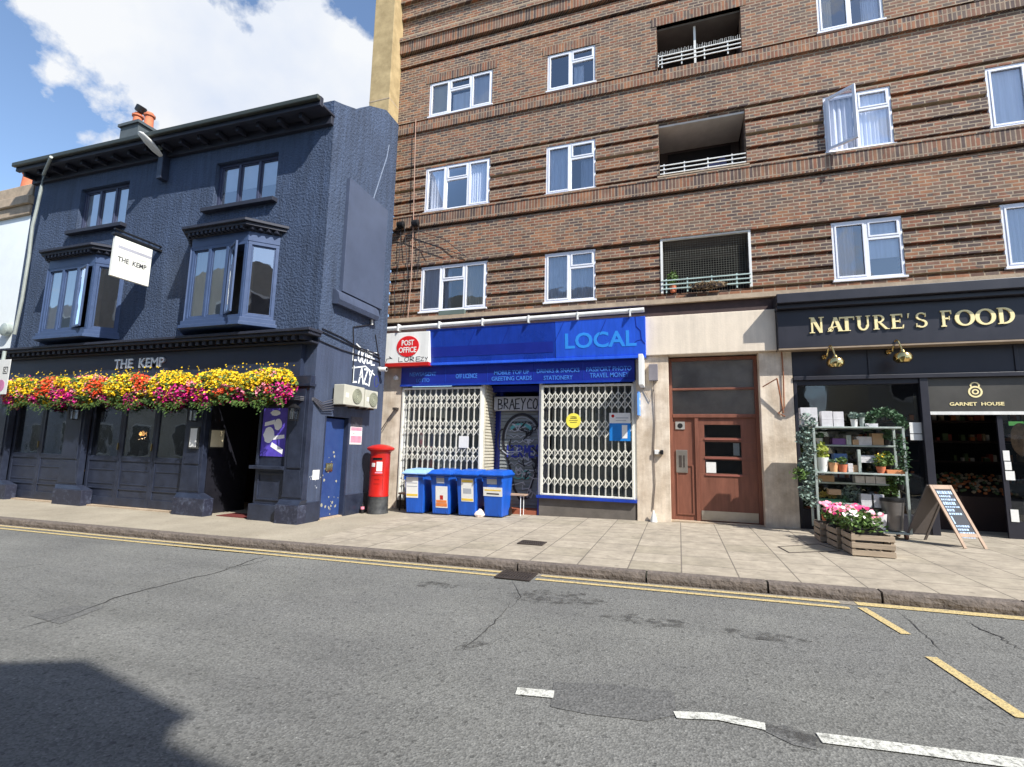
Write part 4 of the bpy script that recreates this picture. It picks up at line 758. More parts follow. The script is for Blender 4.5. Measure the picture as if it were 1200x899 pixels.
# serif letters drawn as strokes; each glyph in a 1-high box
def ring(mb, cx, cz, ro, zo, ri, zi_, a0, a1, d, n=20):
    P = [(cx+ro*math.cos(R(a0+(a1-a0)*i/n)), cz+zo*math.sin(R(a0+(a1-a0)*i/n))) for i in range(n+1)]; Q = [(cx+ri*math.cos(R(a0+(a1-a0)*i/n)), cz+zi_*math.sin(R(a0+(a1-a0)*i/n))) for i in range(n+1)]
    for i in range(n): mb.prism([P[i], P[i+1], Q[i+1], Q[i]], -d, 0)
def glyph(mb, ch, x, z, h, w):
    k = [0]
    def st(x0, z0, x1, z1):
        k[0] += 1; d = .022+.0012*k[0]; mb.prism([(x+x0*w, z+z0*h), (x+x1*w, z+z0*h), (x+x1*w, z+z1*h), (x+x0*w, z+z1*h)], -d, 0)
    def pl(pts): k[0] += 1; d = .022+.0012*k[0]; mb.prism([(x+a*w, z+b*h) for a, b in pts], -d, 0)
    def rg(cx, cz, ro, zo, ri, zi_, a0, a1): k[0] += 1; ring(mb, x+cx*w, z+cz*h, ro*w, zo*h, ri*w, zi_*h, a0, a1, .022+.0012*k[0])
    if ch == 'N': st(.12, 0, .25, 1); st(.76, 0, .89, 1); pl([(.06, 1), (.34, 1), (.89, 0), (.68, 0)]); st(0, 0, .36, .05); st(.66, .95, 1.02, 1); st(0, .95, .2, 1)
    if ch == 'A': pl([(.08, 0), (.21, 0), (.58, 1), (.46, 1)]); pl([(.42, 1), (.64, 1), (1.0, 0), (.74, 0)]); st(0, 0, .3, .05); st(.68, 0, 1.06, .05); pl([(.30, .26), (.74, .34), (.72, .40), (.34, .33)]); rg(.22, .16, .18, .16, .12, .11, 0, 330)
    if ch == 'T': st(.38, 0, .62, 1); st(.02, .90, 1, 1); st(.28, 0, .74, .05); pl([(.02, .76), (.07, .76), (.10, .95), (.02, .95)]); pl([(.95, .76), (1, .76), (1, .95), (.92, .95)])
    if ch == 'U': st(.10, .35, .32, 1); st(.76, .35, .88, 1); rg(.49, .36, .39, .38, .20, .27, 180, 360); st(0, .95, .42, 1); st(.68, .95, 1, 1)
    if ch == 'R': st(.10, 0, .33, 1); rg(.42, .74, .38, .26, .22, .19, -90, 90); pl([(.36, .50), (.54, .50), (1.04, 0), (.82, 0)]); st(0, 0, .42, .05); st(0, .94, .45, 1); st(.3, .47, .45, .54); st(.8, 0, 1.1, .045)
    if ch in 'EF':
        st(.10, 0, .33, 1); st(0, .91, .86, 1); st(.3, .46, .68, .55); st(0, 0, .42 if ch == 'F' else .90, .08); pl([(.80, .76), (.86, .76), (.86, .95), (.76, .95)]); st(.64, .40, .69, .64)
        if ch == 'E': pl([(.80, .05), (.92, .05), (.94, .26), (.87, .24)])
    if ch == "'": pl([(.3, .70), (.42, .70), (.62, 1), (.3, 1)])
    if ch == 'S': rg(.48, .75, .38, .26, .22, .18, 35, 270); rg(.48, .26, .40, .27, .22, .18, -145, 90); pl([(.74, .72), (.80, .72), (.80, .98), (.74, .94)]); pl([(.1, .28), (.16, .28), (.16, .06), (.1, .02)])
    if ch == 'O': rg(.5, .5, .52, .52, .30, .42, 0, 360)
    if ch == 'D': st(.10, 0, .33, 1); rg(.38, .5, .60, .5, .36, .40, -90, 90); st(0, 0, .42, .06); st(0, .94, .42, 1)
word = [(949, 966, 'N', 1.12), (970, 988, 'A', 1.0), (984, 1002, 'T', 1.0), (1004, 1021, 'U', 1), (1024, 1041, 'R', 1), (1045, 1061, 'E', 1), (1063, 1070, "'", 1.0), (1073, 1090, 'S', 1), (1104, 1119, 'F', 1.08), (1121, 1144, 'O', 1.02), (1145, 1169, 'O', 1.02), (1171, 1192, 'D', 1.05)]
mb = MB(front(0, -.281, 0))
for a, b, ch, hs in word: xa = at(a, 390, -.3)[0]; xb = at(b, 390, -.3)[0]; glyph(mb, ch, xa, 3.96-(hs-1)*.1, .29*hs, xb-xa)
mb.build('lettering', M_gold, nf)
# shop front joinery
sx = thing('health_shop_front', 'charcoal shopfront with plate window and open doorway under the gold lettered signboard', 'shopfront', (4, 0, 0))
xw0, xw1 = 2.27, 4.42; xd0 = 4.55
mb = MB(); mb.box(xw0, BX1, -.03, .3, 3.08, 3.62); mb.build('upper_panel', M_char, sx); mb = MB()
mb.box(xw0, BX1, -.09, -.0305, 3.02, 3.10); mb.box(xw0, xw0+.06, -.06, .2, 0, 3.02).box(xw1, xd0, -.06, .25, 0, 3.02); mb.box(xw0+.06, xw1, -.04, .2, 0, .42); mb.box(3.6, 3.63, -.05, -.031, 3.12, 3.6).box(5.9, 5.96, -.05, -.031, 3.12, 3.6); mb.box(xw0+.06, xw1, -.03, .1, 2.92, 3.02)
mb.box(6.35, 6.45, -.02, .3, 0, 3.02); mb.build('frame', M_char, sx, bevel=.006)
mb = MB(); mb.box(xw0+.06, xw1, .03, .04, .42, 2.92); mb.build('window_glass', M_shopglass, sx)
M_pine = mat('sign_panel_dark_grey', rgb(72, 70, 66), .35, var=.2, vscale=1.2)
zg0, zg1 = at(1140, 483, 0)[1], at(1140, 442, 0)[1]
mb = MB(); mb.box(xd0, 6.35, -.01, .05, zg0, 3.015); gp_ = mb.build('door_head_panel', M_pine, sx); mb = MB(); mb.box(xd0, 6.35, -.03, -.0105, zg0-.05, zg0+.01); mb.build('white_edge', M_white, sx)
xa = at(1112, 470, 0)[0]; xb = at(1176, 470, 0)[0]; zc = at(1143, 473, 0)[1]
textmesh('GARNET  HOUSE', 'lettering', M_gold, front((xa+xb)/2, -.012, zc-.04), xb-xa, .065, .006, .02, gp_)
mb = MB(front(0, -.012, 0)); cx, cz = (xa+xb)/2, zc+.22; ring(mb, cx, cz, .11, .11, .08, .08, 0, 360, .004); ring(mb, cx, cz, .055, .05, .03, .028, 0, 360, .005); ring(mb, cx, cz+.12, .075, .065, .05, .045, -30, 210, .006); mb.build('logo', M_gold, gp_)
mb = MB(); mb.box(xw0, xd0, .2, .26, 0, 3.7); 
# interior
mb = MB(); mb.box(6.45, BX1, .3, .4, 0, 3.7); mb.build('side_wall', M_char, sx)
si = thing('shop_shelving', 'dim shelving full of goods seen inside the health shop doorway', 'shelving', (5, 2.5, 0)); mb = MB()
for z in (.5, .95, 1.4, 1.85, 2.3): mb.box(2.4, 8.5, 2.2, 2.75, z, z+.04)
mb.build('shelves', mat('interior_wood', rgb(52, 34, 28), .7), si); rnd = random.Random(4)
M_goods = [mat('goods_'+n, c, .6) for n, c in (('cream', rgb(170, 150, 122)), ('red', rgb(140, 60, 48)), ('green', rgb(80, 96, 60)), ('orange', rgb(186, 110, 62)), ('white', rgb(190, 184, 178)))]
for mi, m_ in enumerate(M_goods):
    mb = MB()
    for z in (.54, .99, 1.44, 1.89, 2.34):
        for _ in range(11):
            x = rnd.uniform(2.5, 8.3); w = rnd.uniform(.04, .10); h = rnd.uniform(.06, .17); y_ = 2.22+rnd.uniform(0, .08); mb.box(x, x+w, y_, y_+.1, z, z+h)
    o = mb.build('packets', m_, si)
t = thing('produce_display', 'low stepped display of fruit inside the shop doorway', 'display', (5.5, 1.4, 0)); mb = MB(); mb.hexa([(4.8, .9, 0), (6.3, .9, 0), (6.3, 1.8, 0), (4.8, 1.8, 0)], [(4.8, .95, .75), (6.3, .95, .75), (6.3, 1.8, 1.15), (4.8, 1.8, 1.15)]); mb.build('stand', mat('interior_wood', 0), t)
for m_, nm in ((M_goods[3], 'oranges'), (M_goods[2], 'greens'), (M_goods[0], 'potatoes')):
    mb = MB()
    for _ in range(60):
        x = rnd.uniform(4.85, 6.25); v = rnd.random(); mb.lathe([(.001, -.035), (.035, -.015), (.035, .015), (.001, .035)], x, .98+.8*v, .8+.38*v, 7)
    mb.build(nm, m_, t)
t = thing('exit_sign', 'small green sign glowing high inside the shop doorway', 'sign', (6, 1, 2)); x, z = at(1192, 497, .6); mb = MB(); mb.box(x-.12, x+.1, .6, .62, z-.03, z+.05); mb.build('panel', mat('green_sign', rgb(120, 200, 110), .5, emit=.4, var=0), t)
t = thing('door_papers', 'column of paper notices on the right shop door edge', 'notice', (6, .1, 1.2)); mb = MB()
for p in ((1175, 528, 1184, 540), (1177, 541, 1186, 551), (1178, 552, 1190, 563), (1184, 597, 1195, 612)): a, b = at(p[0], p[1], -.0); c, d_ = at(p[2], p[3], -.0); mb.box(a, c, .0, .006, d_, b)
mb.build('sheets', M_paper, t)
t = thing('shop_door_leaf', 'dark glazed shop door standing open at the right edge', 'door', (6.3, .3, 0)); x = at(1178, 560, .01)[0]; mb = MB(); mb.box(x-.03, x+.05, .01, .05, .05, 2.55).box(6.2, 6.35, .01, .05, .05, 2.55).box(x+.05, 6.2, .01, .05, .05, .4).box(x+.05, 6.2, .01, .05, 2.45, 2.55); mb.build('leaf_frame', M_char, t); mb = MB(); mb.box(x+.05, 6.2, .028, .032, .4, 2.45); mb.build('leaf_glass', M_shopglass, t)
t = thing('tan_portrait_poster', 'tan oval patterned poster inside the shop door', 'poster', (6, .2, 2)); cx, cz = at(1197, 515, .12); mb = MB(); mb.lathe([(.001, -.006), (.2, -.006), (.2, 0)], cx, .12, cz, 24, axis='y', sx=.8, sy=1.5); mb.build('oval', mat('tan_patch', rgb(150, 112, 74), .6, var=.4, vscale=14), t)
t = thing('window_card', 'pair of white paper cards taped inside the plate window right of the rack', 'notice', (4.3, 0, 2)); a, b = at(1066, 495, -.0); c, d_ = at(1084, 516, -.0); mb = MB(); mb.box(a, c-.02, .022, .028, d_+.13, b); mb.box(a, c-.02, .022, .028, d_, d_+.115); mb.build('cards', M_paper, t)
# wall lamps
def gooseneck(px, py, label):
    x, z = at(px, py, -.42); t = thing('wall_lamp', label, 'lamp', (x, -.3, z), 'brass wall lamps under the signboard'); mb = MB(); xt = x-.1
    mb.tube([(x-.10, -.05, z+.16), (x-.09, -.16, z+.15)]+[(x-.08+.01*i, -.20-.025*i, z+.15+.20*math.sin(i/8*math.pi)) for i in range(9)]+[(x, -.42, z+.1)], .016, 8); mb.build('arm', M_brass, t, smooth=True)
    mb = MB(); mb.lathe([(.03, .13), (.05, .09), (.12, .06), (.155, 0), (.15, -.06), (.10, -.11), (.001, -.12)], x, -.42, z, 24); mb.build('shade', M_brass, t, smooth=True)
    mb = MB(); mb.lathe([(.045, 0), (.045, -.05), (.02, -.06)], x-.10, -.031, z+.16, 14, axis='y'); mb.build('wall_plate', M_brass, t)
gooseneck(979, 424, 'round brass wall lamp nearest the entrance, below the N of the gold lettering'); gooseneck(1058, 418, 'round brass wall lamp below the E of the gold lettering')
# corroded stay bracket on right pier
t = thing('rusty_bracket', 'rusty brown bracket and cable on the pier right of the brown entrance', 'bracket', (2, -.1, 3)); mb = MB(); q = [at(*p, -.09) for p in ((916, 412), (918, 440), (919, 478), (912, 484), (920, 488))]; mb.tube([(a, -.09, b) for a, b in q], .014, 6)
a, b = at(910, 444, -.2); c, d_ = at(918, 484, -.1); mb.tube([(a, -.25, b), (c, -.1, d_)], .016, 6); mb.tube([(a, -.25, b), (a-.25, -.1, b-.15)], .012, 6); mb.build('arm', mat('rust', rgb(150, 96, 66), .8, var=.3), t)

# ------------------------------------------------------------------ pub
PX0, PX1, PY = -18.0, -7.3, -3.0
pub = thing('pub_building', 'dark navy three storey pub with two bay windows and a flower hung front', 'building', (-12.6, PY, 0))
def pr(a, b, Y=PY): p, q = at(*a, Y), at(*b, Y); return (min(p[0], q[0]), max(p[0], q[0]), min(p[1], q[1]), max(p[1], q[1]))
w1 = (at(93, 240, PY)[0], at(149.5, 235, PY)[0], 7.15, 8.32); w2 = (at(252, 210, PY)[0], at(325, 200, PY)[0], 7.15, 8.32)
bayA = (at(46, 388, -3.45)[0], at(101, 385, -3.45)[0]); bayB = (-10.72, -9.02)
bays = [(bayA[0]-.45, bayA[1]+.45), (bayB[0]-.47, bayB[1]+.47)]
holes = [w1, w2]+[(a+.05, b-.05, 4.25, 6.0) for a, b in bays]
mb = MB(); wallholes(mb, PX0, PX1-.3, 3.75, 8.75, holes, PY, PY+.3); mb.build('front_wall', M_navy, pub)
# side wall with its stepped gable
prof = [(PY, -.2), (-.42, -.2), (-.42, 10.48), (-1.03, 10.49), (-1.75, 10.1), (-2.19, 9.68), (-2.75, 9.42), (-3.05, 9.3), (-3.0, 8.6)]
dh = (atx(376, 560, PX1)[0], atx(405, 560, PX1)[0])          # door in the side wall
print('side door', dh)
mb = MB(); mb.sideprism([(PY, 3.7), (-.42, 3.7)]+prof[2:], PX1-.3, PX1); mb.build('side_wall', M_navy, pub)
mb = MB(); zt = 2.12; mb.box(PX1-.3, PX1, PY+.001, dh[0], -.2, 3.7).box(PX1-.3, PX1, dh[1], -.42, -.2, 3.7).box(PX1-.3, PX1, dh[0], dh[1], zt, 3.7); mb.build('side_wall', M_navyS, pub)
mb = MB(); mb.box(PX1-.02, PX1+.035, dh[1]+.0, -.45, -.15, .36).box(PX1-.02, PX1+.028, PY+.0, dh[0]-.02, -.15, .3); mb.build('plinth', M_navyD, pub, bevel=.01)
mb = MB(); mb.box(PX0, PX1-.3, -.5, -.42, 0, 9).box(PX0, PX0+.3, PY+.3, -.5, 0, 9); mb.build('rear_wall', M_navyS, pub)
mb = MB(); mb.hexa([(PX0-.1, PY-.4, 8.95), (PX1-.3, PY-.4, 8.95), (PX1-.3, -1.6, 9.6), (PX0-.1, -1.6, 9.6)], [(PX0-.1, PY-.4, 9.02), (PX1-.3, PY-.4, 9.02), (PX1-.3, -1.6, 9.7), (PX0-.1, -1.6, 9.7)]); mb.box(PX0, PX1-.3, -1.6, -.5, 9.5, 9.6); mb.build('roof', M_slate, pub)
# eave
ev = MB(); ev.box(PX0-.0, PX1+.02, PY-.5, PY-.40, 8.86, 9.08).box(PX0-.0, PX1+.02, PY-.40, PY+.0, 8.90, 8.95).box(PX0, PX1, PY-.10, PY-.002, 8.70, 8.90)
e_ = ev.build('eave', M_eave, pub, bevel=.01); mb = MB(); k = PX0+.1
while k < PX1-.1: mb.box(k, k+.09, PY-.36, PY-.10, 8.78, 8.898); k += .62
mb.build('eave_bracket', M_eave, e_); mb = MB(); mb.box(PX0-.02, PX1+.03, PY-.6, PY-.505, 8.95, 9.06); mb.build('gutter', mat('dark_gutter', rgb(52, 56, 48), .5), e_, bevel=.02)
# second floor windows
def lights3(x0, x1, z0, z1, M, m, parent, n=3, fr=.07, name='window', glass=M_glass, blind=None, skip=None):
    f = MB(M); f.box(0, x1-x0, -.05, .05, 0, fr).box(0, x1-x0, -.05, .05, z1-z0-fr, z1-z0).box(0, fr, -.05, .05, fr, z1-z0-fr).box(x1-x0-fr, x1-x0, -.05, .05, fr, z1-z0-fr); w = (x1-x0-fr)/n
    for i in range(1, n): f.box(w*i, w*i+fr, -.052, .05, fr, z1-z0-fr)
    s_ = .03
    for i in range(n):
        if skip == i: continue
        a, b = w*i+fr, w*(i+1); f.box(a, b, -.02, .02, fr, fr+s_*1.5).box(a, b, -.02, .02, z1-z0-fr-s_, z1-z0-fr).box(a, a+s_, -.02, .02, fr+s_*1.5, z1-z0-fr-s_).box(b-s_, b, -.02, .02, fr+s_*1.5, z1-z0-fr-s_)
    o = f.build(name, m, parent, bevel=.004); p = MB(M)
    for i in range(n):
        if skip == i: continue
        a, b = w*i+fr, w*(i+1); p.quad((a, 0, fr), (b, 0, fr), (b, 0, z1-z0-fr), (a, 0, z1-z0-fr))
    p.build('pane', glass, o)
    if blind is not None:
        q = MB(M); q.box(fr, x1-x0-fr, .03, .034, (z1-z0)*blind, z1-z0-fr); q.build('blind', mat('cream_blind', rgb(250, 250, 250), .8, var=.04), o)
    return o
M_winnavy = mat('navy_window_frame', rgb(58, 64, 88), .4, var=.08)
for w_, bl in ((w1, .05), (w2, .42)):
    lights3(w_[0], w_[1], w_[2], w_[3], front(w_[0], PY+.16, w_[2]), M_winnavy, pub, blind=bl, glass=M_glassb)
    mb = MB(); mb.box(w_[0]-.22, w_[1]+.08, PY-.14, PY+.10, w_[2]-.10, w_[2]-.002); mb.build('window_sill', M_eave, pub, bevel=.008)
mb = MB(); mb.box(PX0+.35, PX1-.35, PY+1.0, PY+1.05, 3.8, 8.8); mb.build('upstairs_room', mat('warm_grey_room', rgb(150, 146, 146), .9), pub)
mb = MB(); mb.box(PX0+.35, PX1-.35, PY+.3, PY+1.0, 6.5, 6.6).box(PX0+.35, PX1-.35, PY+.3, PY+1.0, 3.75, 3.85).box(PX0+.3, PX0+.35, PY+.3, PY+1, 3.7, 8.9).box(PX0+.35, PX1-.35, PY+.3, PY+1.0, 8.75, 8.85).box(-13, -12.9, PY+.3, PY+1, 3.8, 8.8); mb.build('room_floor', M_room, pub)
# bay windows
for bi, ((fx0, fx1), (ox0, ox1)) in enumerate(((bayA, bays[0]), (bayB, bays[1]))):
    zb_, zt_ = 4.22, 5.98; yo = PY-.45
    pl = [(ox0, PY-.001), (fx0, yo), (fx1, yo), (ox1, PY-.001)]
    def grow(k, kb=0): return [(ox0-k*1.0, PY-.001), (fx0-k*.45, yo-k), (fx1+k*.45, yo-k), (ox1+k*1.0, PY-.001)]
    mb = MB(); mb.slab(grow(.06), zb_-.10, zb_).slab(grow(.10), zb_-.18, zb_-.102); bay = mb.build('bay_window', M_bay, pub, bevel=.006); mb = MB(); mb.slab(grow(0), zt_, zt_+.22); mb.build('bay_head', M_bay, bay, bevel=.006)
    mb = MB(); mb.slab(grow(.16), zt_+.30, zt_+.37).slab(grow(.22), zt_+.372, zt_+.43); g = grow(.22); g2 = [(ox0+.1, PY-.001), (fx0+.1, PY-.12), (fx1-.1, PY-.12), (ox1-.1, PY-.001)]
    vs = [(x, y, zt_+.432) for x, y in g]+[(x, y, zt_+.52) for x, y in g2]; mb.add(vs, [(0, 1, 5, 4), (1, 2, 6, 5), (2, 3, 7, 6), (0, 3, 2, 1), (4, 5, 6, 7), (0, 4, 7, 3)]); mb.slab(grow(.03), zt_+.222, zt_+.30); mb.build('hood', M_eave, bay, bevel=.006)
    mb = MB(); n = 13
    for i in range(n): x = fx0+(fx1-fx0)*(i+.2)/n; mb.box(x, x+.065, yo-.15, yo-.032, zt_+.235, zt_+.299)
    for i in range(4):
        f_ = (i+.5)/4; x = fx1+(ox1-fx1)*f_; y_ = yo+(PY-yo)*f_; mb.box(x+.01, x+.08, y_-.1, y_, zt_+.235, zt_+.299); x = fx0+(ox0-fx0)*f_; mb.box(x-.08, x-.01, y_-.1, y_, zt_+.235, zt_+.299)
    mb.build('dentils', M_eave, bay)
    H_ = zt_-zb_
    sk = 2
    lights3(0, fx1-fx0-.02, 0, H_, Matrix.Translation((fx0+.01, yo+.05, zb_)), M_bay, bay, n=3, name='front_lights', skip=sk, fr=.075, glass=M_glassb)
    q = MB(); q.box(fx0+.1, fx0+(fx1-fx0)*.62, yo+.12, yo+.125, zb_+.1, zt_-.1); q.build('bay_blind', mat('beige_blind', rgb(196, 186, 170), .85, var=.15, vscale=5, stretch=(4, 1, .3)), bay)
    L_ = math.hypot(ox1-fx1, PY-yo)-.02; an = math.atan2(PY-yo, ox1-fx1)
    lights3(0, L_, 0, H_, Matrix.Translation((fx1-.03, yo+.055, zb_+.001)) @ Matrix.Rotation(an, 4, 'Z'), M_bay, bay, n=1, name='side_light', fr=.075, glass=M_glassb)
    lights3(0, L_, 0, H_, Matrix.Translation((ox0+.05, PY-.0, zb_+.001)) @ Matrix.Rotation(-an, 4, 'Z'), M_bay, bay, n=1, name='side_light', fr=.075, glass=M_glassb)
    w = (fx1-fx0)/3; s_ = MB(Matrix.Translation((fx0+2*w+.08, yo-.0, zb_+.08)) @ Matrix.Rotation(R(-27 if bi else -15), 4, 'Z')); ww = w-.1; hh = H_-.16; c = .05
    s_.box(0, ww, -.02, .02, 0, c).box(0, ww, -.02, .02, hh-c, hh).box(0, c, -.02, .02, c, hh-c).box(ww-c, ww, -.02, .02, c, hh-c); s_.build('open_sash', M_bay, bay, bevel=.004)
    q = MB(s_.M); q.quad((c, 0, c), (ww-c, 0, c), (ww-c, 0, hh-c), (c, 0, hh-c)); q.build('sash_pane', M_glass, bay)
    mb = MB(); mb.slab([(ox0+.1, PY+.2), (fx0+.1, yo+.1), (fx1-.1, yo+.1), (ox1-.1, PY+.2)], zb_-.0, zb_+.01); mb.build('inner_sill', M_white, bay)
    for fx in (.12, .80):
        c_ = MB(); vs = []; xa = fx0+(fx1-fx0)*fx
        for i in range(11): xx = xa+.022*i; yy = yo+.32+.03*math.sin(i*2); vs += [(xx, yy, zb_+.02), (xx, yy, zt_-.05)]
        c_.add(vs, [(2*i, 2*i+2, 2*i+3, 2*i+1) for i in range(10)]); c_.build('curtain', mat('beige_curtain', rgb(150, 134, 118), .9), bay)
# shopfront cornice
mb = MB(); mb.box(PX0-.1, PX1+.12, PY-.42, PY-.0, 3.84, 3.90).box(PX0-.1, PX1+.09, PY-.38, PY-.0, 3.77, 3.838).box(PX0, PX1+.04, PY-.22, PY-.0, 3.62, 3.66); co = mb.build('cornice', M_eave, pub, bevel=.008)
mb = MB(); x = PX0
while x < PX1: mb.box(x, x+.1, PY-.33, PY-.05, 3.675, 3.768); x += .21
mb.build('dentils', M_eave, co)
mb = MB(); mb.box(PX0, PX1-.3, PY-.12, PY+.3, 2.92, 3.615); mb.build('fascia', M_navyP, pub)
# name letters
xa = at(134, 431, PY-.14)[0]; xb = at(193, 424, PY-.14)[0]; textmesh('THE  KEMP', 'lettering', mat('silver_letter', rgb(252, 252, 255), .35, metal=.8, var=0), front((xa+xb)/2, PY-.121, at(163, 426, -3.14)[1]-.11), xb-xa, .235, .035, .02, pub)
# pilasters
pils = []
for a, b, sa, sb in ((at(62, 590, PY-.2)[0], at(96, 590, PY-.2)[0], at(73, 520, PY-.15)[0], at(95, 520, PY-.15)[0]), (at(203, 595, PY-.2)[0], at(240, 595, PY-.2)[0], at(215, 520, PY-.15)[0], at(238, 520, PY-.15)[0]), (at(-24, 590, PY-.2)[0], at(6, 590, PY-.2)[0], at(-16, 520, PY-.15)[0], at(5, 520, PY-.15)[0]), (-7.86, PX1+.03, -7.80, PX1+.015)):
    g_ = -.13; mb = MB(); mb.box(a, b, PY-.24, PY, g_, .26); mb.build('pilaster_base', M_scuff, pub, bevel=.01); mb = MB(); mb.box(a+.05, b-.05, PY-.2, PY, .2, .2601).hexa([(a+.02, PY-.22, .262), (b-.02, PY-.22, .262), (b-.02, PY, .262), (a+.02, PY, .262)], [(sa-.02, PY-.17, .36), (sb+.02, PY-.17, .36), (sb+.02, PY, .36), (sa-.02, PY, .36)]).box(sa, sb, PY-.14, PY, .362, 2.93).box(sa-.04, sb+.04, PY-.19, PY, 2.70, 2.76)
    mb.hexa([(sa-.0, PY-.15, .40), (sb+.0, PY-.15, .40), (sb+.0, PY-.141, .40), (sa-.0, PY-.141, .40)], [(sa+.1, PY-.15, .95), (sb-.1, PY-.15, .95), (sb-.1, PY-.141, .95), (sa+.1, PY-.141, .95)])
    if sb-sa > .3: mb.box(sa+.08, sb-.08, PY-.16, PY-.141, 1.0, 2.65)
    mb.build('pilaster', M_navyD, pub, bevel=.008); pils.append((a, b, sa, sb))
pA, pB, pL, pE = pils
dw0, dw1 = pB[3]+.02, at(300, 560, PY)[0]                      # open doorway
# folding doors
def leafdoor(x0, x1, name='door'):
    g_ = -.08; zt = 2.92; zm = .98; f = MB(); y = PY+.02; s_ = .09
    f.box(x0+.004, x0+s_, y, y+.05, g_, zt).box(x1-s_, x1-.004, y, y+.05, g_, zt).box(x0+s_, x1-s_, y, y+.05, g_, .12).box(x0+s_, x1-s_, y, y+.05, zm, zm+.12).box(x0+s_, x1-s_, y, y+.05, zt-.1, zt).box(x0+s_, x1-s_, y+.02, y+.04, .12, zm)
    f.box(x0+s_, x1-s_, y, y+.019, .30, .33); f.box(x0+s_+.04, x1-s_-.04, y+.008, y+.0195, .75, .78).box(x0+s_+.04, x1-s_-.04, y+.008, y+.0195, .42, .45)
    o = f.build(name, M_navyD, pub, bevel=.006); p = MB(); p.box(x0+s_, x1-s_, y+.02, y+.026, zm+.12, zt-.1); p.build('pane', M_shopglass, o); h = MB(); h.box(x1-s_+.02, x1-s_+.04, y-.03, y, 1.25, 1.42); h.build('handle', M_brass, o)
for (a, b, n) in ((pL[3]+.0, pA[2], 2), (pA[3], pB[2], 3)):
    for i in range(n): leafdoor(a+(b-a)*i/n, a+(b-a)*(i+1)/n)
mb = MB(); mb.box(PX0, dw0, PY-.1, PY+.12, -.16, -.085); mb.build('threshold', M_stone, pub)
mb = MB(); mb.box(dw0-.06, dw0, PY, PY+1.1, -.12, 2.92).box(dw1, dw1+.06, PY, PY+1.1, -.12, 2.92); mb.box(dw0, dw1, PY, PY+.2, 2.6, 2.92); mb.build('porch_wall', mat('shaded_porch', rgb(24, 24, 32), .5, var=.2), pub)  # doorway shade is put into the wall colour, near black
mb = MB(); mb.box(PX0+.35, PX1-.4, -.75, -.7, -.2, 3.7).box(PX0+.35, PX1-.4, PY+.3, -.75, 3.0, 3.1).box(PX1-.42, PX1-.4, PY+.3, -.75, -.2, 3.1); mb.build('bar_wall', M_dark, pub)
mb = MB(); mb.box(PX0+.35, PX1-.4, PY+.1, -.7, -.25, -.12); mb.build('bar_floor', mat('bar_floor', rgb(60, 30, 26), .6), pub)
mb = MB(); mb.box(dw0+.4, dw1, PY-.0, PY+.5, -.118, -.10); mb.build('door_mat', mat('dark_red_mat', rgb(96, 34, 30), .9), pub)
# bar tables inside (dim)
for i, x in enumerate((-16.1, -12.6, -11.4)):
    t = thing('bar_table', ['small round table with stools behind the leftmost pub doors', 'small round table just inside the middle folding doors', 'small round table inside the folding doors next to the open entrance'][i], 'table', (x, -1.9, -.12), 'tables inside the pub'); mb = MB(); mb.lathe([(.35, .72), (.35, .75)], x, -1.9, -.12, 20); mb.build('tabletop', M_wood2, t); mb = MB(); mb.lathe([(.2, 0), (.03, .04), (.03, .72)], x, -1.9, -.12, 12); mb.build('leg', M_black, t)
t = thing('pendant_bulb', 'glowing orange bulb hanging inside the pub behind the folding doors', 'lamp', (0, 0, 0)); cx, cz = at(165, 509, -1.6); mb = MB(); mb.lathe([(.001, -.05), (.025, -.03), (.03, 0), (.02, .04), (.012, .07)], cx, -1.6, cz, 14); mb.build('bulb', mat('glowing_bulb', (1, .45, .12, 1), .5, emit=9, var=0), t, smooth=True); mb = MB(); mb.tube([(cx, -1.6, cz+.08), (cx, -1.6, 3.0)], .006, 6); mb.build('cord', M_cable, t)
pl_ = bpy.data.lights.new('bulb_light', 'POINT'); pl_.energy = 3; pl_.color = (1, .55, .25); po = bpy.data.objects.new('bulb_light', pl_); S.collection.objects.link(po); po.parent = t; po.location = (cx, -1.6, cz-.12)
# panel with poster between doorway and corner
px0, px1 = dw1+.0, -7.80; mb = MB(); mb.box(px0, px1, PY-.03, PY+.1, -.13, 2.92); mb.box(px0-.06, px1, PY-.16, PY-.031, .95, 1.02).box(px0-.03, px1, PY-.12, PY-.031, -.13, .22); mb.box(px0+.08, px1-.08, PY-.05, PY-.031, .30, .34).box(px0+.08, px1-.08, PY-.05, PY-.031, .84, .88).box(px0+.08, px0+.12, PY-.05, PY-.031, .34, .84).box(px1-.12, px1-.08, PY-.05, PY-.031, .34, .84); mb.box(px0+.02, px0+.08, PY-.07, PY-.031, 1.03, 2.9).box(px1-.08, px1-.02, PY-.07, PY-.031, 1.03, 2.9)
mb.build('display_panel', M_navyD, pub, bevel=.006)
t = thing('purple_poster', 'purple poster with white shapes in the frame beside the pub doorway', 'poster', (0, 0, 0)); a, b, c, d_ = px0+.1, px1-.1, 1.22, 2.25; mb = MB(); mb.box(a, b, PY-.045, PY-.031, c, d_); mb.build('sheet', mat('purple_print', rgb(92, 76, 190), .35, var=.2, vscale=7), t)
mb = MB(front(a, PY-.046, c)); W_, H_ = b-a, d_-c
def el(cx, cz, rx, rz): mb.prism([(cx*W_+rx*W_*math.cos(2*math.pi*i/14)*(1+.12*math.sin(i*3)), cz*H_+rz*H_*math.sin(2*math.pi*i/14)) for i in range(14)], -.002, 0)
el(.64, .66, .16, .12); el(.30, .44, .22, .17); el(.5, .9, .2, .06)
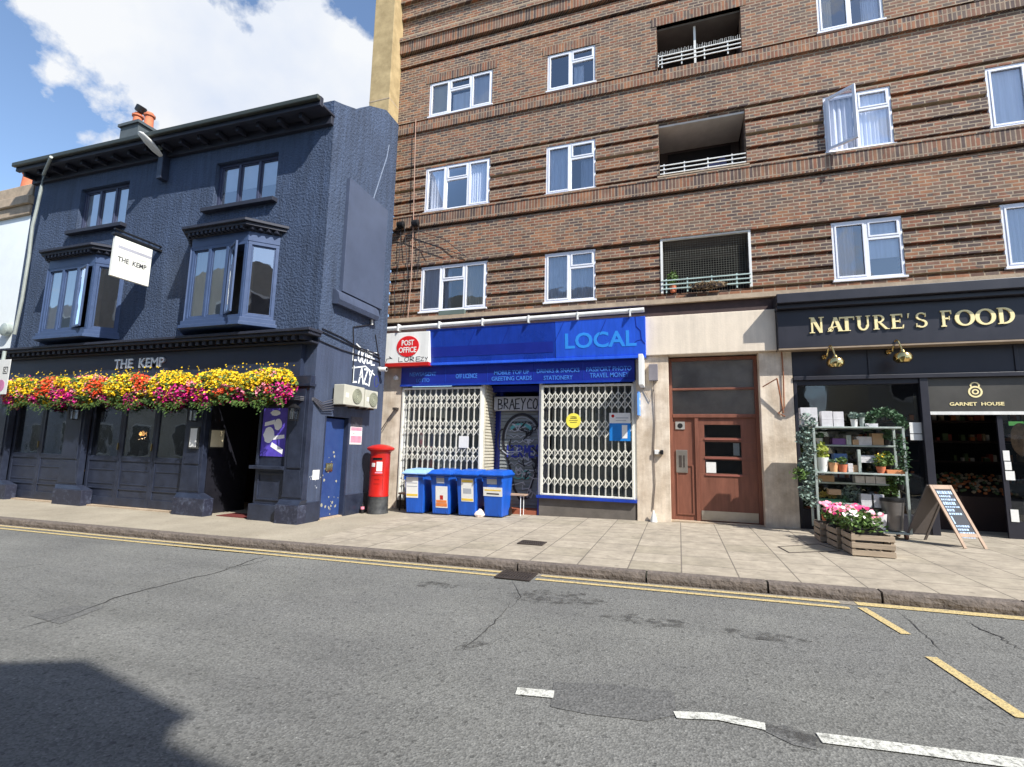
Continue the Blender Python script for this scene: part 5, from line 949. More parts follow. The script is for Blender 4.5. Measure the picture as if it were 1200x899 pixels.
for q in ([(.1, .62), (.5, .67), (.5, .76), (.1, .7)], [(.5, .34), (.95, .38), (.93, .45), (.5, .42)], [(.4, .2), (.9, .05), (.92, .15), (.45, .29)]): mb.prism([(u*W_, v*H_) for u, v in q], -.0025, 0)
mb.build('white_shapes', mat('bright_paper', rgb(250, 250, 255), .5, var=0), t); mb = MB(); [mb.prism([(px0+.09+.62*0, 2.28), (px1-.09, 2.28), (px1-.14, 2.55), ((px0+px1)/2, 2.66), (px0+.14, 2.55)], PY-.045, PY-.031)]; mb.build('arched_top', M_black, t)
# flower boxes
rnd = random.Random(11)
FLC = [(M_yel, 'yellow_flowers'), (M_mag, 'magenta_flowers'), (M_org, 'orange_flowers'), (M_pnk, 'pink_flowers')]
def flowerbox(x0, x1, label, zc=2.69):
    t = thing('flower_box', label, 'flower box', ((x0+x1)/2, PY-.4, 2.4), 'flower boxes along the pub front'); yc = PY-.38
    mb = MB(); mb.box(x0+.1, x1-.1, yc-.12, yc+.13, 2.42, 2.62); mb.build('trough', M_black, t)
    lf = MB(); fl = [MB() for _ in FLC]; n = int((x1-x0)*2300)
    nm_ = max(1, round((x1-x0)/1.45)); drops = [(x0+(x1-x0)*(q+.5+rnd.uniform(-.2, .2))/(nm_*1.4), rnd.uniform(-.34, -.14), rnd.uniform(.16, .26)) for q in range(int(nm_*1.4))]+[(x1-.22, -.12, .24), (x0+.2, -.16, .2)]
    for i in range(n):
        x = rnd.uniform(x0, x1); u = (x-x0)/(x1-x0); md = abs(math.sin(math.pi*(u*nm_)))**.55; edge = (.62+.38*md)*min(1, (min(u, 1-u)*(x1-x0)/.35)**.5+.25)
        hgt = .40+.06*noise.noise(Vector((x*3, 2, 0)))
        a = rnd.uniform(-.35*math.pi, 1.1*math.pi); rr = rnd.uniform(.5, 1.0)**.5*(1.10 if rnd.random() < .08 else 1)
        y = yc-.32*math.cos(a-.35)*rr*edge*.9; z = zc-.02+hgt*math.sin(a*.98-.25)*rr*edge
        if y > PY-.14: y = PY-.14-rnd.random()*.1
        v = (z-zc)/hgt; nn = 1.25*noise.noise(Vector((x*1.3+x0, z*1.8+7, 3)))+.22*noise.noise(Vector((x*6, z*6, 5)))
        gap = noise.noise(Vector((x*4.5, z*5, 9)))
        leafp = (.22 if v > -.45 else .68)+(.45 if gap > .22 else 0)
        dr_ = any((x-d[0])**2+(z-zc-d[1])**2 < d[2]**2*rnd.uniform(.5, 1.1) for d in drops)
        if dr_: z -= rnd.random()*.10; leafp = .18
        if rnd.random() < leafp: lf_ = lf; s = .034
        else:
            s = .023; k = 0 if nn > -.20 else (2 if nn < -.34 else 3)
            if dr_ and rnd.random() < .85: k = 1
            elif rnd.random() < .05: k = rnd.choice([0, 0, 1, 2, 3])
            lf_ = fl[k]
        s *= rnd.uniform(.7, 1.5); nrm = Vector((rnd.gauss(0, .6), -1+rnd.gauss(0, .5), .7+rnd.gauss(0, .6))).normalized(); uu = nrm.cross(Vector((0, 0, 1))).normalized(); ww = nrm.cross(uu); p = Vector((x, y, z))
        if lf_ is lf: lf.add([p-uu*s, p-ww*s*.5, p+uu*s, p+ww*s*.5], [(0, 1, 2, 3)])
        else: lf_.add([p+(uu*math.cos(2*math.pi*j/8)+ww*math.sin(2*math.pi*j/8))*s*(1 if j % 2 else .6)+nrm*(.25*s if j % 2 else 0) for j in range(8)], [tuple(range(8))])
    for i in range(int((x1-x0)*34)):                             # trailing stems below
        x = rnd.uniform(x0+.1, x1-.1); L_ = rnd.uniform(.05, .28)*(.5+abs(noise.noise(Vector((x*3, 0, 0))))*2)
        for q in range(5): p = Vector((x+rnd.gauss(0, .015), yc-.16+rnd.gauss(0, .04), zc-.24-.12*abs(math.sin(x*2.3+x0))-L_*q/5)); s = .026; lf.add([p+Vector((-s, 0, 0)), p+Vector((0, -.01, -s*.7)), p+Vector((s, 0, .01)), p+Vector((0, .01, s*.7))], [(0, 1, 2, 3)])
    for i in range(int((x1-x0)*14)):                             # stray stems above
        x = rnd.uniform(x0, x1); h = rnd.uniform(.34, .5); p = Vector((x, yc-.1+rnd.uniform(-.1, .1), zc+h)); q = fl[0]; 
        q.add([p+Vector((.02*math.cos(j), rnd.uniform(-.01, .01), .02*math.sin(j))) for j in (0, 1.5, 3.1, 4.6)], [(0, 1, 2, 3)])
    lf.build('foliage', M_leaf, t)
    for f_, (m_, nm) in zip(fl, FLC): f_.build(nm, m_, t)
fA0, fA1 = at(10, 455, -3.4)[0], at(84, 455, -3.4)[0]; fB1 = at(227, 452, -3.4)[0]; fC1 = at(345, 450, -3.4)[0]
flowerbox(fA0, fA1, 'leftmost overflowing box of yellow and magenta flowers on the pub front'); flowerbox(fA1+.02, fB1-.02, 'widest overflowing flower box, below the silver pub name'); flowerbox(fB1+.02, fC1, 'overflowing yellow and pink flower box above the open pub doorway')
# lanterns
def lantern(x, z, label):
    y = PY-.27; t = thing('wall_lantern', label, 'lantern', (x, y, z), 'lanterns on the pub pilasters'); mb = MB(); w = .075
    for sx_ in (-1, 1):
        for sy_ in (-1, 1): mb.bar((x+sx_*w*.8, y+sy_*w*.8, z-.14), (x+sx_*w, y+sy_*w, z+.10), .014, .014)
    mb.box(x-w-.015, x+w+.015, y-w-.015, y+w+.015, z+.10, z+.12); mb.box(x-w*.8-.01, x+w*.8+.01, y-w*.8-.01, y+w*.8+.01, z-.155, z-.14); mb.hexa([(x-w, y-w, z+.121), (x+w, y-w, z+.121), (x+w, y+w, z+.121), (x-w, y+w, z+.121)], [(x-.02, y-.02, z+.19), (x+.02, y-.02, z+.19), (x+.02, y+.02, z+.19), (x-.02, y+.02, z+.19)]); mb.box(x-.015, x+.015, y+w, PY-.14, z+.13, z+.16)
    mb.build('cage', M_black, t); mb = MB(); mb.box(x-.05, x+.05, y-.05, y+.05, z-.13, z+.09); mb.build('glass', glassmat('lantern_glass', refl=.25), t); mb = MB(); mb.lathe([(.018, -.12), (.018, .0), (.03, .02), (.001, .06)], x, y, z, 10); mb.build('bulb', M_white, t)
lantern(at(88, 485, -3.25)[0], at(88, 485, -3.25)[1], 'black lantern on the pilaster between the two sets of pub doors'); lantern(at(227, 486, -3.25)[0], at(227, 486, -3.25)[1], 'black lantern on the pilaster left of the open doorway'); lantern(at(343, 484, -3.3)[0], at(343, 484, -3.3)[1], 'black lantern at the pub corner beside the purple poster')
def menu(px, py, Y, label, w=.2, h=.42):
    x, z = at(px, py, Y); t = thing('menu_case', label, 'menu case', (x, Y, z)); mb = MB(); mb.box(x-w/2-.04, x+w/2+.04, Y, Y+.05, z-h/2-.04, z+h/2+.04); mb.build('case', M_blackS, t, bevel=.006); mb = MB(); mb.box(x-w/2, x+w/2, Y-.004, Y, z-h/2, z+h/2); mb.build('menu', M_paper, t)
menu(226.5, 513, PY-.21, 'white menu in a slim case on the pilaster left of the doorway')
t = thing('inner_menu_board', 'beige menu board on the dark side wall of the pub doorway', 'menu case', (dw0, PY+.3, 1.9)); (ya_, za_), (yb_, zb_) = atx(247, 504, dw0), atx(260, 524, dw0); mb = MB(); mb.box(dw0+.001, dw0+.03, ya_-.03, yb_+.03, zb_-.03, za_+.03); mb.build('case', M_blackS, t); mb = MB(); mb.box(dw0+.031, dw0+.034, ya_, yb_, zb_, za_); mb.build('menu', mat('beige_paper', rgb(226, 214, 180), .7), t)
# hanging sign
t = thing('hanging_sign', 'white square sign reading THE KEMP hanging out from the pub wall', 'sign', (-12.4, -3.6, 6.3)); mb = MB(); mb.box(-12.44, -12.36, -4.08, -3.22, 5.27, 6.22); mb.build('board', mat('sign_white', rgb(236, 236, 226), .45, var=.03), t, bevel=.006)
mb = MB(); mb.box(-12.46, -12.34, -4.12, -2.99, 6.25, 6.30).box(-12.43, -12.37, -4.1, -3.0, 6.38, 6.41); [mb.tube([(-12.4, y, 6.22), (-12.4, y, 6.4)], .01, 6) for y in (-4.0, -3.3)]; mb.build('bracket', M_black, t)
textmesh('THE  KEMP', 'lettering', mat('grey_letter', rgb(60, 60, 66), .6), side(-12.359, -3.65, 5.65), .66, .12, .003, .02, t); mb = MB(side(-12.359, -3.65, 0)); ribbon(mb, [(-.33, 6.0), (.4, 6.0)], .07); mb.build('grey_bar', mat('sign_grey', rgb(168, 168, 178), .6), t)
mb = MB(side(-12.359, -3.65, 0)); ribbon(mb, [(-.3, 5.86), (-.1, 5.88), (.1, 5.85), (.3, 5.86)], .05); mb.build('faint_mark', mat('sign_pale', rgb(212, 216, 206), .6), t)
# street lamp under eave
t = thing('street_lamp', 'street lamp with white head on a dark box arm under the pub eave', 'street lamp', (-12, -3.2, 8)); x, z = at(192, 192, PY-.1); mb = MB(); mb.box(x-.09, x+.09, PY-.2, PY-.001, z-.45, z+.42); mb.build('arm_box', M_navyD, t, bevel=.01); z2 = z+.42
(ly, lz) = atx(178, 171, x); (l2y, l2z) = atx(187, 181, x); z2 = l2z; mb = MB(); mb.tube([(x, PY-.1, z+.3), (x, PY-.28, z+.38), (x, l2y, l2z)], .035, 8); mb.build('arm', M_metal, t); mb = MB(Matrix.Translation((x, ly, lz)) @ Matrix.Rotation(-math.atan2(lz-l2z, l2y-ly), 4, 'X')); mb.lathe([(.02, -.38), (.09, -.33), (.13, -.1), (.12, .12), (.06, .3), (.03, .36)], 0, 0, 0, 18, axis='y', sx=1, sy=.45); mb.build('head', M_white, t, smooth=True)
# pale pipe at left of eave
t = thing('rainwater_pipe', 'pale kinked rainwater pipe at the left corner of the pub', 'pipe', (-17.9, -3.1, 4)); q = [at(*p, -3.3) for p in ((62, 183), (55, 186), (51, 205), (49, 218), (43, 245), (38, 265), (34, 300), (26, 350), (17, 392))]; mb = MB(); q0 = at(60, 184, -3.64); mb.tube([(q0[0], -3.64, q0[1])]+[(a, -3.3, b) for a, b in q[2:]], .04, 8); mb.build('pipe', mat('pale_grey_pipe', rgb(150, 156, 150), .5), t, smooth=True)
# side wall items: big blank board, vent hood, cables, AC, graffiti, door
X = PX1
bp = [atx(406.7, 209, X), atx(451, 247.6, X)]
t = thing('blank_signboard', 'large blank navy board on the pub side wall', 'signboard', (X, -1.9, 6)); mb = MB(); mb.sideprism([(bp[0][0], 4.98), (bp[1][0], 4.98), (bp[1][0], bp[1][1]), (bp[0][0], bp[0][1])], X, X+.10); mb.build('board', mat('navy_board', rgb(70, 80, 102), .6, var=.12, vscale=2), t, bevel=.006)
t = thing('flue_hood', 'long rounded navy metal hood across the pub side wall', 'vent hood', (X, -1.9, 4.8)); a, b = atx(394, 346, X+.1)[0], atx(441, 368, X+.1)[0]; pts = [(X, 4.64), (X+.16, 4.62), (X+.2, 4.72), (X+.16, 4.88), (X+.06, 4.97), (X, 4.97)]; mb = MB(); vs = [(x, a, z) for x, z in pts]+[(x, b, z) for x, z in pts]; n = len(pts); mb.add(vs, [tuple(range(n)), tuple(range(2*n-1, n-1, -1))]+[(i, i+n, (i+1) % n+n, (i+1) % n) for i in range(n)]); mb.build('hood', M_navyS, t, smooth=True)
mb = MB(); mb.tube([(X+.05, b-.1, 4.64), (X+.06, b-.1, 4.5)], .03, 8); mb.build('drip', M_white, t)
t = thing('wall_cables', 'black cables running along the pub side wall above the air conditioners', 'cable', (X, -1.5, 3.8)); mb = MB()
for pts in ([(372, 386), (395, 397), (425, 411), (446, 420)], [(372, 398), (400, 410), (445, 424)], [(378, 385), (400, 395), (420, 407), (445, 416)], [(414, 383), (415, 412), (413, 448)], [(415, 383), (438, 380)], [(440, 392), (445, 425), (446, 440)]): mb.tube([(X+.02, *atx(*p, X+.02)) for p in pts], .012, 6)
mb.build('cables', M_cable, t)
t = thing('air_cable_bundle', 'loose black cables drooping from the pub front to the air conditioners', 'cable', (X, -2.8, 2.6)); mb = MB()
for k in range(5): mb.tube([(X+.03, *atx(368, 466+k, X+.03)), (X+.06, *atx(378, 472+k*2.2, X+.06)), (X+.08, *atx(391, 468+k*3, X+.08))], .011, 6)
for k in range(3): mb.tube([(*[at(330+k*2, 462+k, PY-.2)[0]], PY-.2, at(330, 463+k*2, PY-.2)[1]), (*[at(352, 468+k, PY-.2)[0]], PY-.2, at(352, 465+k*2, PY-.2)[1]), (X+.04, *atx(368, 467+k, X+.04))], .012, 6)
mb.build('cables', mat('grey_black_cable', rgb(70, 70, 78), .6), t)
def ac(y0, y1, z0, z1, label):
    t = thing('air_conditioner', label, 'air conditioner', (X+.2, (y0+y1)/2, z0), 'air conditioners on the pub side wall'); mb = MB(); mb.box(X+.06, X+.34, y0, y1, z0, z1); mb.build('casing', mat('ac_casing', rgb(184, 182, 168), .5, var=.08), t, bevel=.012)
    fy = y0+(y1-y0)*.62; fz = (z0+z1)/2; mb = MB(); mb.lathe([(.001, .003), (.165, .003), (.165, .012), (.14, .014)], X+.34, fy, fz, 28, axis='x'); mb.build('fan', mat('fan_grey', rgb(150, 152, 132), .5), t); mb = MB()
    for r in (.05, .09, .13, .165): mb.tube([(X+.358, fy+r*math.cos(a*math.pi/12), fz+r*math.sin(a*math.pi/12)) for a in range(25)], .004, 5)
    mb.build('fan_guard', mat('guard', rgb(110, 110, 96), .5), t); mb = MB(); mb.box(X, X+.32, y0+.1, y0+.14, z0-.04, z0-.001).box(X, X+.32, y1-.14, y1-.1, z0-.04, z0-.001); mb.build('bracket', M_iron, t)
    mb = MB(); mb.box(X+.341, X+.344, y0+.06, y0+.16, fz-.06, fz+.04); mb.build('label_plate', M_white, t)
zc0 = atx(415, 476, X+.4); ya = atx(392, 471, X+.10)[0]; yb = atx(442, 478, X+.34)[0]; ym = ya+(yb-ya)*.60
ac(ya, ym-.03, 2.38, 2.83, 'left and wider of the two cream air conditioners on the navy side wall'); ac(ym+.01, yb, 2.38, 2.80, 'right and narrower of the two cream air conditioners, nearer the post office sign')
mb = MB(side(X, 0, 0)); y0 = atx(413, 430, X)[0]; y1 = atx(441, 430, X)[0]; zA = atx(427, 430, X)[1]; cw = (y1-y0)/4.2
handtext(mb, 'LOOBE', y0, zA+.10, .32, cw*.8, .042, jit=.06); handtext(mb, 'LAZY', y0+.05, zA-.42, .38, cw*.9, .042, jit=.05); ribbon(mb, [(y0+.1, zA+.5), (y0+.5, zA+.34), (y0+.95, zA+.44)], .03, .004); ribbon(mb, [(y0, zA-.1), (y0+.5, zA+.02), (y0+.9, zA-.14)], .03, .004); t = thing('white_graffiti', 'white spray painted tag on the pub side wall above the air conditioners', 'graffiti', (X, -1.6, 3.3)); mb.build('letters', M_grafw, t)
mb = MB(side(X, 0, 0)); ribbon(mb, arc(atx(441, 447, X)[0], atx(441, 447, X)[1], .09, .14, 0, 340), .02); mb.build('dark_loop', M_grafn, t)
t = thing('side_door', 'blue peeling door with a brass lock in the pub side wall', 'door', (X-.1, -2.4, 0)); mb = MB(); mb.box(X-.16, X-.10, dh[0], dh[1], -.1, zt); zt = 2.12
mb = MB(); mb.box(X-.16, X-.10, dh[0]+.04, dh[1]-.04, -.08, 2.08); dl = mb.build('door_leaf', mat('blue_door_paint', rgb(34, 58, 112), .5, var=0, col2=rgb(44, 68, 120), vscale=5), t, bevel=.006); mb = MB(); mb.box(X-.1, X-.0, dh[0]-.0, dh[0]+.05, -.1, zt-.001).box(X-.1, X+.02, dh[1]-.05, dh[1], -.1, zt-.001); mb.build('frame', M_navyP, t)
mb = MB(); yl_, zl_ = atx(385, 548, X-.1); mb.box(X-.1, X-.07, yl_-.11, yl_+.11, zl_-.08, zl_+.1); mb.build('lock', M_brass, dl, bevel=.01)
mb = MB(); pr_ = random.Random(3)
for _ in range(34):
    if pr_.random() < .5: y_, z_ = pr_.uniform(dh[0]+.05, dh[1]-.05), pr_.uniform(-.05, .35)
    else: y_, z_ = yl_+pr_.gauss(0, .15), zl_+pr_.gauss(.05, .15)
    y_ = min(max(y_, dh[0]+.08), dh[1]-.1); s = pr_.uniform(.01, .035); k = pr_.uniform(0, .002); mb.M = side(X-.0995+k, 0, 0); mb.prism([(y_+s*math.cos(a)*pr_.uniform(.6, 1.4), z_+s*math.sin(a)*pr_.uniform(.6, 1.6)) for a in (0, 1, 2, 3.1, 4.2, 5.2)], -.001, 0)
mb.build('peeling_patch', mat('peel', rgb(150, 148, 132), .8, var=.2, vscale=20), dl); mb = MB(); mb.box(X-.2, X+.0, dh[0], dh[1], -.16, -.085); mb.build('threshold', M_stone, t)
mb = MB(side(X, 0, 0)); 
for _ in range(14): y_, z_ = atx(368+pr_.gauss(0, 3), 556+pr_.gauss(0, 8), X); s = pr_.uniform(.008, .02); mb.prism([(y_+s*math.cos(a), z_+s*1.2*math.sin(a)) for a in (0, 1.2, 2.4, 3.6, 4.8)], -.002-.0005*(_ % 4), 0)
mb.build('wall_scuff', M_grafg, pub)
mb = MB(side(X, 0, 0)); [ribbon(mb, [atx(*p, X) for p in q], .035) for q in ([(456, 170), (453.5, 184), (445, 210), (438, 232)], [(451, 276), (446, 300), (438, 330), (431, 353)])]; mb.build('pale_filler_line', mat('pale_filler', rgb(120, 132, 152), .8, var=.2, vscale=12), pub)
t = thing('wall_notice', 'small torn white paper stuck low on the pub corner', 'notice', (X, -2.7, 1)); y_, z_ = atx(370, 557, X); mb = MB(); mb.box(X+.001, X+.006, y_-.1, y_+.1, z_-.09, z_+.11); mb.build('paper', M_paper, t)
t = thing('red_white_notice', 'red and white warning notice beside the blue side door', 'notice', (X, -1.7, 1.9)); (ya_, za_), (yb_, zb_) = atx(411, 495, X), atx(423, 521, X); mb = MB(); mb.box(X+.001, X+.008, ya_, yb_, zb_, za_-.1); mb.build('sheet', M_paper, t); mb = MB(); mb.box(X+.009, X+.011, ya_+.02, yb_-.02, zb_+.04, zb_+.2).box(X+.009, X+.011, ya_+.02, yb_-.02, za_-.19, za_-.11); mb.build('red_print', M_pnk, t); mb = MB(); mb.box(X+.0085, X+.0105, ya_+.1, ya_+.16, zb_+.25, za_-.25); mb.build('black_mark', M_black, t)
mb = MB(); mb.box(X+.001, X+.007, ya_, yb_, za_-.098, za_+.14); mb.build('upper_sheet', mat('grey_print', rgb(70, 70, 78), .6, var=.4, vscale=20), t)
t = thing('security_camera', 'small white security camera at the pub corner under the post office sign', 'camera', (-7.2, -.6, 3.3)); y_, z_ = atx(447, 433, X+.1); mb = MB(); mb.lathe([(.05, -.1), (.06, .08), (.055, .1)], X+.15, y_, z_, 16, axis='x'); mb.build('housing', M_white, t, smooth=True); mb = MB(); mb.lathe([(.001, .108), (.04, .108), (.04, .1)], X+.15, y_, z_, 14, axis='x'); mb.build('lens', M_black, t); mb = MB(); mb.box(X, X+.08, y_-.02, y_+.02, z_+.03, z_+.07); mb.build('mount', M_white, t)
# chimneys
t = thing('tall_chimney_stack', 'tall yellow rendered chimney stack against the brick block', 'chimney', (-7.9, -.2, 10)); mb = MB(); mb.box(-8.27, -7.602, -.5, .5, 8.5, 18); mb.build('stack', M_ybrick, t, bevel=.01); mb = MB(); mb.box(-8.275, -7.6015, -.506, .5, 11.3, 11.33); mb.build('joint', M_stone, t)
def chim(px, py, Y, label, w=.9, h=1.2, pots=()):
    x, z = at(px, py, Y); t = thing('chimney', label, 'chimney', (x, Y, z-h)); mb = MB(); mb.box(x-w/2, x+w/2, Y, Y+1.3, z-h, z); mb.box(x-w/2-.06, x+w/2+.06, Y-.06, Y+1.36, z, z+.09); mb.build('stack', mat('dark_chimney_render', rgb(76, 84, 88), .8), t)
    for dx, dy, hh in pots: mb = MB(); mb.lathe([(.15, 0), (.13, .08), (.12, hh*.7), (.16, hh*.75), (.16, hh*.85), (.11, hh*.9), (.10, hh)], x+dx, Y+dy, z+.09, 16); mb.build('pot', M_terra, t, smooth=True)
    return x, z, t
x_, z_, t_ = chim(152, 147, -1.9, 'dark chimney with two terracotta pots on the pub roof', .8, 2.0, ((-.08, .25, .5), (.30, .35, .5)))
mb = MB(Matrix.Translation((x_-.05, -1.65, z_+.62)) @ Matrix.Rotation(R(30), 4, 'Y')); mb.lathe([(.11, 0), (.15, .03), (.15, .2), (.12, .22)], 0, 0, 0, 14); mb.build('cowl', M_black, t_, smooth=True)
# white building at left
WX = PX0-.02; wb = thing('white_building', 'white rendered house with a stone cornice left of the pub', 'building', (-22, PY, 0)); zc = at(30, 240, PY)[1]
mb = MB(); mb.box(-34, WX, PY+.02, 3, -.2, zc-.35); mb.build('wall', mat('white_render', rgb(232, 238, 238), .7, var=.06, vscale=.8), wb); mb = MB(); mb.box(-34, WX+.02, PY-.06, 3, zc-.349, zc-.05); mb.box(-34, WX+.05, PY-.14, 3, zc-.049, zc+.22).box(-34, WX-.3, PY+.1, 3, zc+.22, zc+.75); mb.build('cornice', M_stone, wb, bevel=.02)
mb = MB(); mb.box(-24, -21.5, PY-.0, PY+.3, 4.5, 6.8); f_ = mb.build('window', M_white, wb); mb = MB(); mb.box(-23.8, -21.7, PY-.01, PY-.005, 4.7, 6.6); mb.build('pane', M_shopglass, f_)
t = thing('chimney_pot_stack', 'red clay chimney above the white house at the left edge', 'chimney', (-18.6, -2, 9)); x, z = at(20, 219, PY+.2); mb = MB(); mb.box(x-.35, x+.25, PY+.2, PY+.9, zc+.7, z-.1); mb.build('stack', M_stone, t); mb = MB(); mb.lathe([(.24, -.1), (.22, 0), (.19, .5), (.22, .53), (.22, .6)], x, PY+.5, z, 18); mb.build('pot', M_terra, t, smooth=True)
t = thing('wall_vent', 'pale round vent on the white wall above the parking sign', 'vent', (-18, -3.3, 4)); x, z = at(5, 386, PY-.1); mb = MB(); mb.lathe([(.18, 0), (.18, -.12), (.12, -.15), (.001, -.15)], x, PY-.0, z, 18, axis='y'); mb.build('vent', M_metal, t, smooth=True)
# parking sign
t = thing('parking_sign', 'white parking zone sign plate cut off at the left edge of the view', 'sign', (0, 0, 0)); Y = -3.9; (xa, za), (xb, zb) = at(14.5, 421, Y), at(9, 462, Y); xs_ = xa-.62
mb = MB(); mb.box(xs_, xa-.03, Y-.01, Y, zb, za); mb.build('plate', M_white, t, bevel=.003); mb = MB(); mb.lathe([(.04, -.3), (.04, 3.5)], xs_+.1, Y+.07, 0.2, 12); mb.build('post', M_metal, t); mb = MB(); mb.lathe([(.001, -.014), (.15, -.014), (.15, -.01)], xs_+.33, Y, zb+.22, 24, axis='y'); mb.build('disc', mat('disc_pink', rgb(196, 120, 160), .5), t)
mb = MB(front(xa-.2, Y-.011, za-.28)); ribbon(mb, [(-.07, -.08), (.09, -.08), (.09, .08), (-.07, .08), (-.07, -.08)], .02); ribbon(mb, arc(.01, 0, .04, .04, 50, 310, 10), .02); mb.build('symbol', M_black, t)

# ------------------------------------------------------------------ street objects
# pillar box
bx, by = -6.87, -1.04; g = gz(bx); t = thing('pillar_box', 'red pillar box with a black base against the cream pier', 'post box', (bx, by, g))
mb = MB(); mb.lathe([(.25, 0), (.25, .03), (.24, .05), (.235, .40)], bx, by, g, 36); mb.build('base', M_blackS, t, smooth=True)
mb = MB(); mb.lathe([(.24, .402), (.242, .43), (.235, .445), (.235, 1.42), (.24, 1.43)], bx, by, g, 40); mb.build('body', M_red, t, smooth=True)
mb = MB(); mb.lathe([(.245, 1.432), (.25, 1.46), (.30, 1.49), (.325, 1.51), (.325, 1.55), (.30, 1.565), (.2, 1.605), (.08, 1.63), (.001, 1.635)], bx, by, g, 40); mb.build('cap', M_red, t, smooth=True)
dr = math.atan2(-1, .12)
Mx = Matrix.Translation((bx, by, g)) @ Matrix.Rotation(R(14), 4, 'Z')
def onbox(u0, u1, z0, z1, r, name, m, th=.006):
    mb = MB(Mx); n = 8; vs = []
    for i in range(n+1):
        a = -math.pi/2+(u0+(u1-u0)*i/n)/.235
        for rr in (r, r+th):
            for z in (z0, z1): vs.append((rr*math.cos(a), rr*math.sin(a), z))
    fs = []
    for i in range(n):
        o = i*4; fs += [(o+2, o+6, o+7, o+3), (o+1, o+3, o+7, o+5), (o, o+4, o+6, o+2)]
    fs += [(0, 2, 3, 1), (n*4, n*4+1, n*4+3, n*4+2)]; mb.add(vs, fs); return mb.build(name, m, t)
onbox(-.10, .12, 1.26, 1.31, .236, 'slot', M_black); onbox(-.11, .13, 1.315, 1.345, .235, 'slot_hood', M_red, .03); onbox(-.0, .13, 1.0, 1.22, .236, 'collection_plate', M_paper); onbox(-.13, -.04, 1.10, 1.19, .236, 'round_sticker', M_paper); onbox(-.03, .14, .95, .98, .236, 'lettering_strip', M_pnk, .003)
onbox(-.12, .16, .90, .905, .236, 'door_edge', mat('dark_red', rgb(130, 20, 16), .5), .004); onbox(.16, .168, .45, 1.2, .236, 'door_edge', mat('dark_red', 0), .004); onbox(-.04, .08, .80, .81, .236, 'cypher', mat('dark_red', 0), .004); onbox(-.05, .09, .70, .71, .236, 'cypher', mat('dark_red', 0), .004)
# bottle
x, y = gp(430, 601); x = -7.17; y = -1.22; t = thing('drink_bottle', 'small dark bottle with a pink label at the foot of the pillar box', 'bottle', (x, y, gz(x))); mb = MB(); mb.lathe([(.04, 0), (.042, .02), (.042, .15), (.015, .21), (.015, .25)], x, y, gz(x), 14); mb.build('bottle', M_black, t, smooth=True); mb = MB(); mb.lathe([(.0435, .10), (.0435, .16)], x, y, gz(x), 14); mb.build('label', M_pnk, t)
# wheelie bins
def bin_(cx, yf, rot, label, cols_, pale=False, lidup=0, ww=.56):
    g = gz(cx)-.0; t = thing('wheelie_bin', label, 'bin', (cx, yf+.3, g), 'blue bins in front of the left grille'); M = Matrix.Translation((cx, yf+.33, g)) @ Matrix.Rotation(R(rot), 4, 'Z')
    w0, w1 = ww*.38, ww*.455; d0, d1 = .22, .34; mb = MB(M); mb.hexa([(-w0, -d0, .02), (w0, -d0, .02), (w0, d0+.05, .02), (-w0, d0+.05, .02)], [(-w1, -d1+.02, .93), (w1, -d1+.02, .93), (w1, d1, .93), (-w1, d1, .93)])
    mb.box(-w1-.025, w1+.025, -d1-.01, d1+.02, .90, .96); body = mb.build('body', M_bin, t, bevel=.02)
    rb = MB(M)
    for i in (-2, 2): rb.hexa([(i*.07-.012, -d0-.012, .06), (i*.07+.012, -d0-.012, .06), (i*.07+.012, -d0+.01, .06), (i*.07-.012, -d0+.01, .06)], [(i*.07-.012, -d1+.10, .55), (i*.07+.012, -d1+.10, .55), (i*.07+.012, -d1+.12, .55), (i*.07-.012, -d1+.12, .55)])
    for k in (-1, 1): rb.box(k*(w1-.02)-.012, k*(w1-.02)+.012, -d1-.02, -d1+.03, .80, .90)
    rb.box(-w1+.03, w1-.03, -d1-.022, -d1, .865, .885); rb.build('rib', M_bin, t, bevel=.004)
    ML = M @ Matrix.Translation((0, d1, .965)) @ Matrix.Rotation(R(-lidup), 4, 'X'); mb = MB(ML); dd = 2*d1+.04
    mb.hexa([(-w1-.035, -dd, -.0), (w1+.035, -dd, -.0), (w1+.035, .02, .0), (-w1-.035, .02, .0)], [(-w1+.02, -dd+.1, .075), (w1-.02, -dd+.1, .075), (w1-.02, -.03, .09), (-w1+.02, -.03, .09)]); mb.box(-w1-.045, w1+.045, -dd-.02, .02, -.03, .005); mb.box(-.09, .09, -dd-.045, -dd-.02, -.025, -.005); mb.box(-w1+.05, w1-.05, -.12, -.09, .07, .095); mb.build('lid', M_binp if pale else M_bin, t, bevel=.012)
    mb = MB(M); mb.tube([(-w1+.04, d1+.07, .95), (w1-.04, d1+.07, .95)], .016, 8); mb.build('handle', M_bin, t)
    for s_ in (-1, 1): mb = MB(M); mb.lathe([(.001, -.025), (.1, -.025), (.1, .025), (.001, .025)], s_*(w0+.0), d0+.06, .10, 20, axis='x'); mb.build('wheel', M_black, t)
    tilt_ = math.atan2(d1-.02-d0, .91)
    for nm, m_, u, v, w_, h_, k in cols_:
        Mf = M @ Matrix.Translation((u, -d0-.0, .02)) @ Matrix.Rotation(tilt_, 4, 'X'); q = MB(Mf); q.box(-w_/2, w_/2, -.004-.002*k, -.001, v, v+h_); q.build(nm, m_, t)
M_yp = mat('yellow_print', rgb(226, 190, 70), .6); M_op = mat('orange_print', rgb(222, 130, 70), .6)
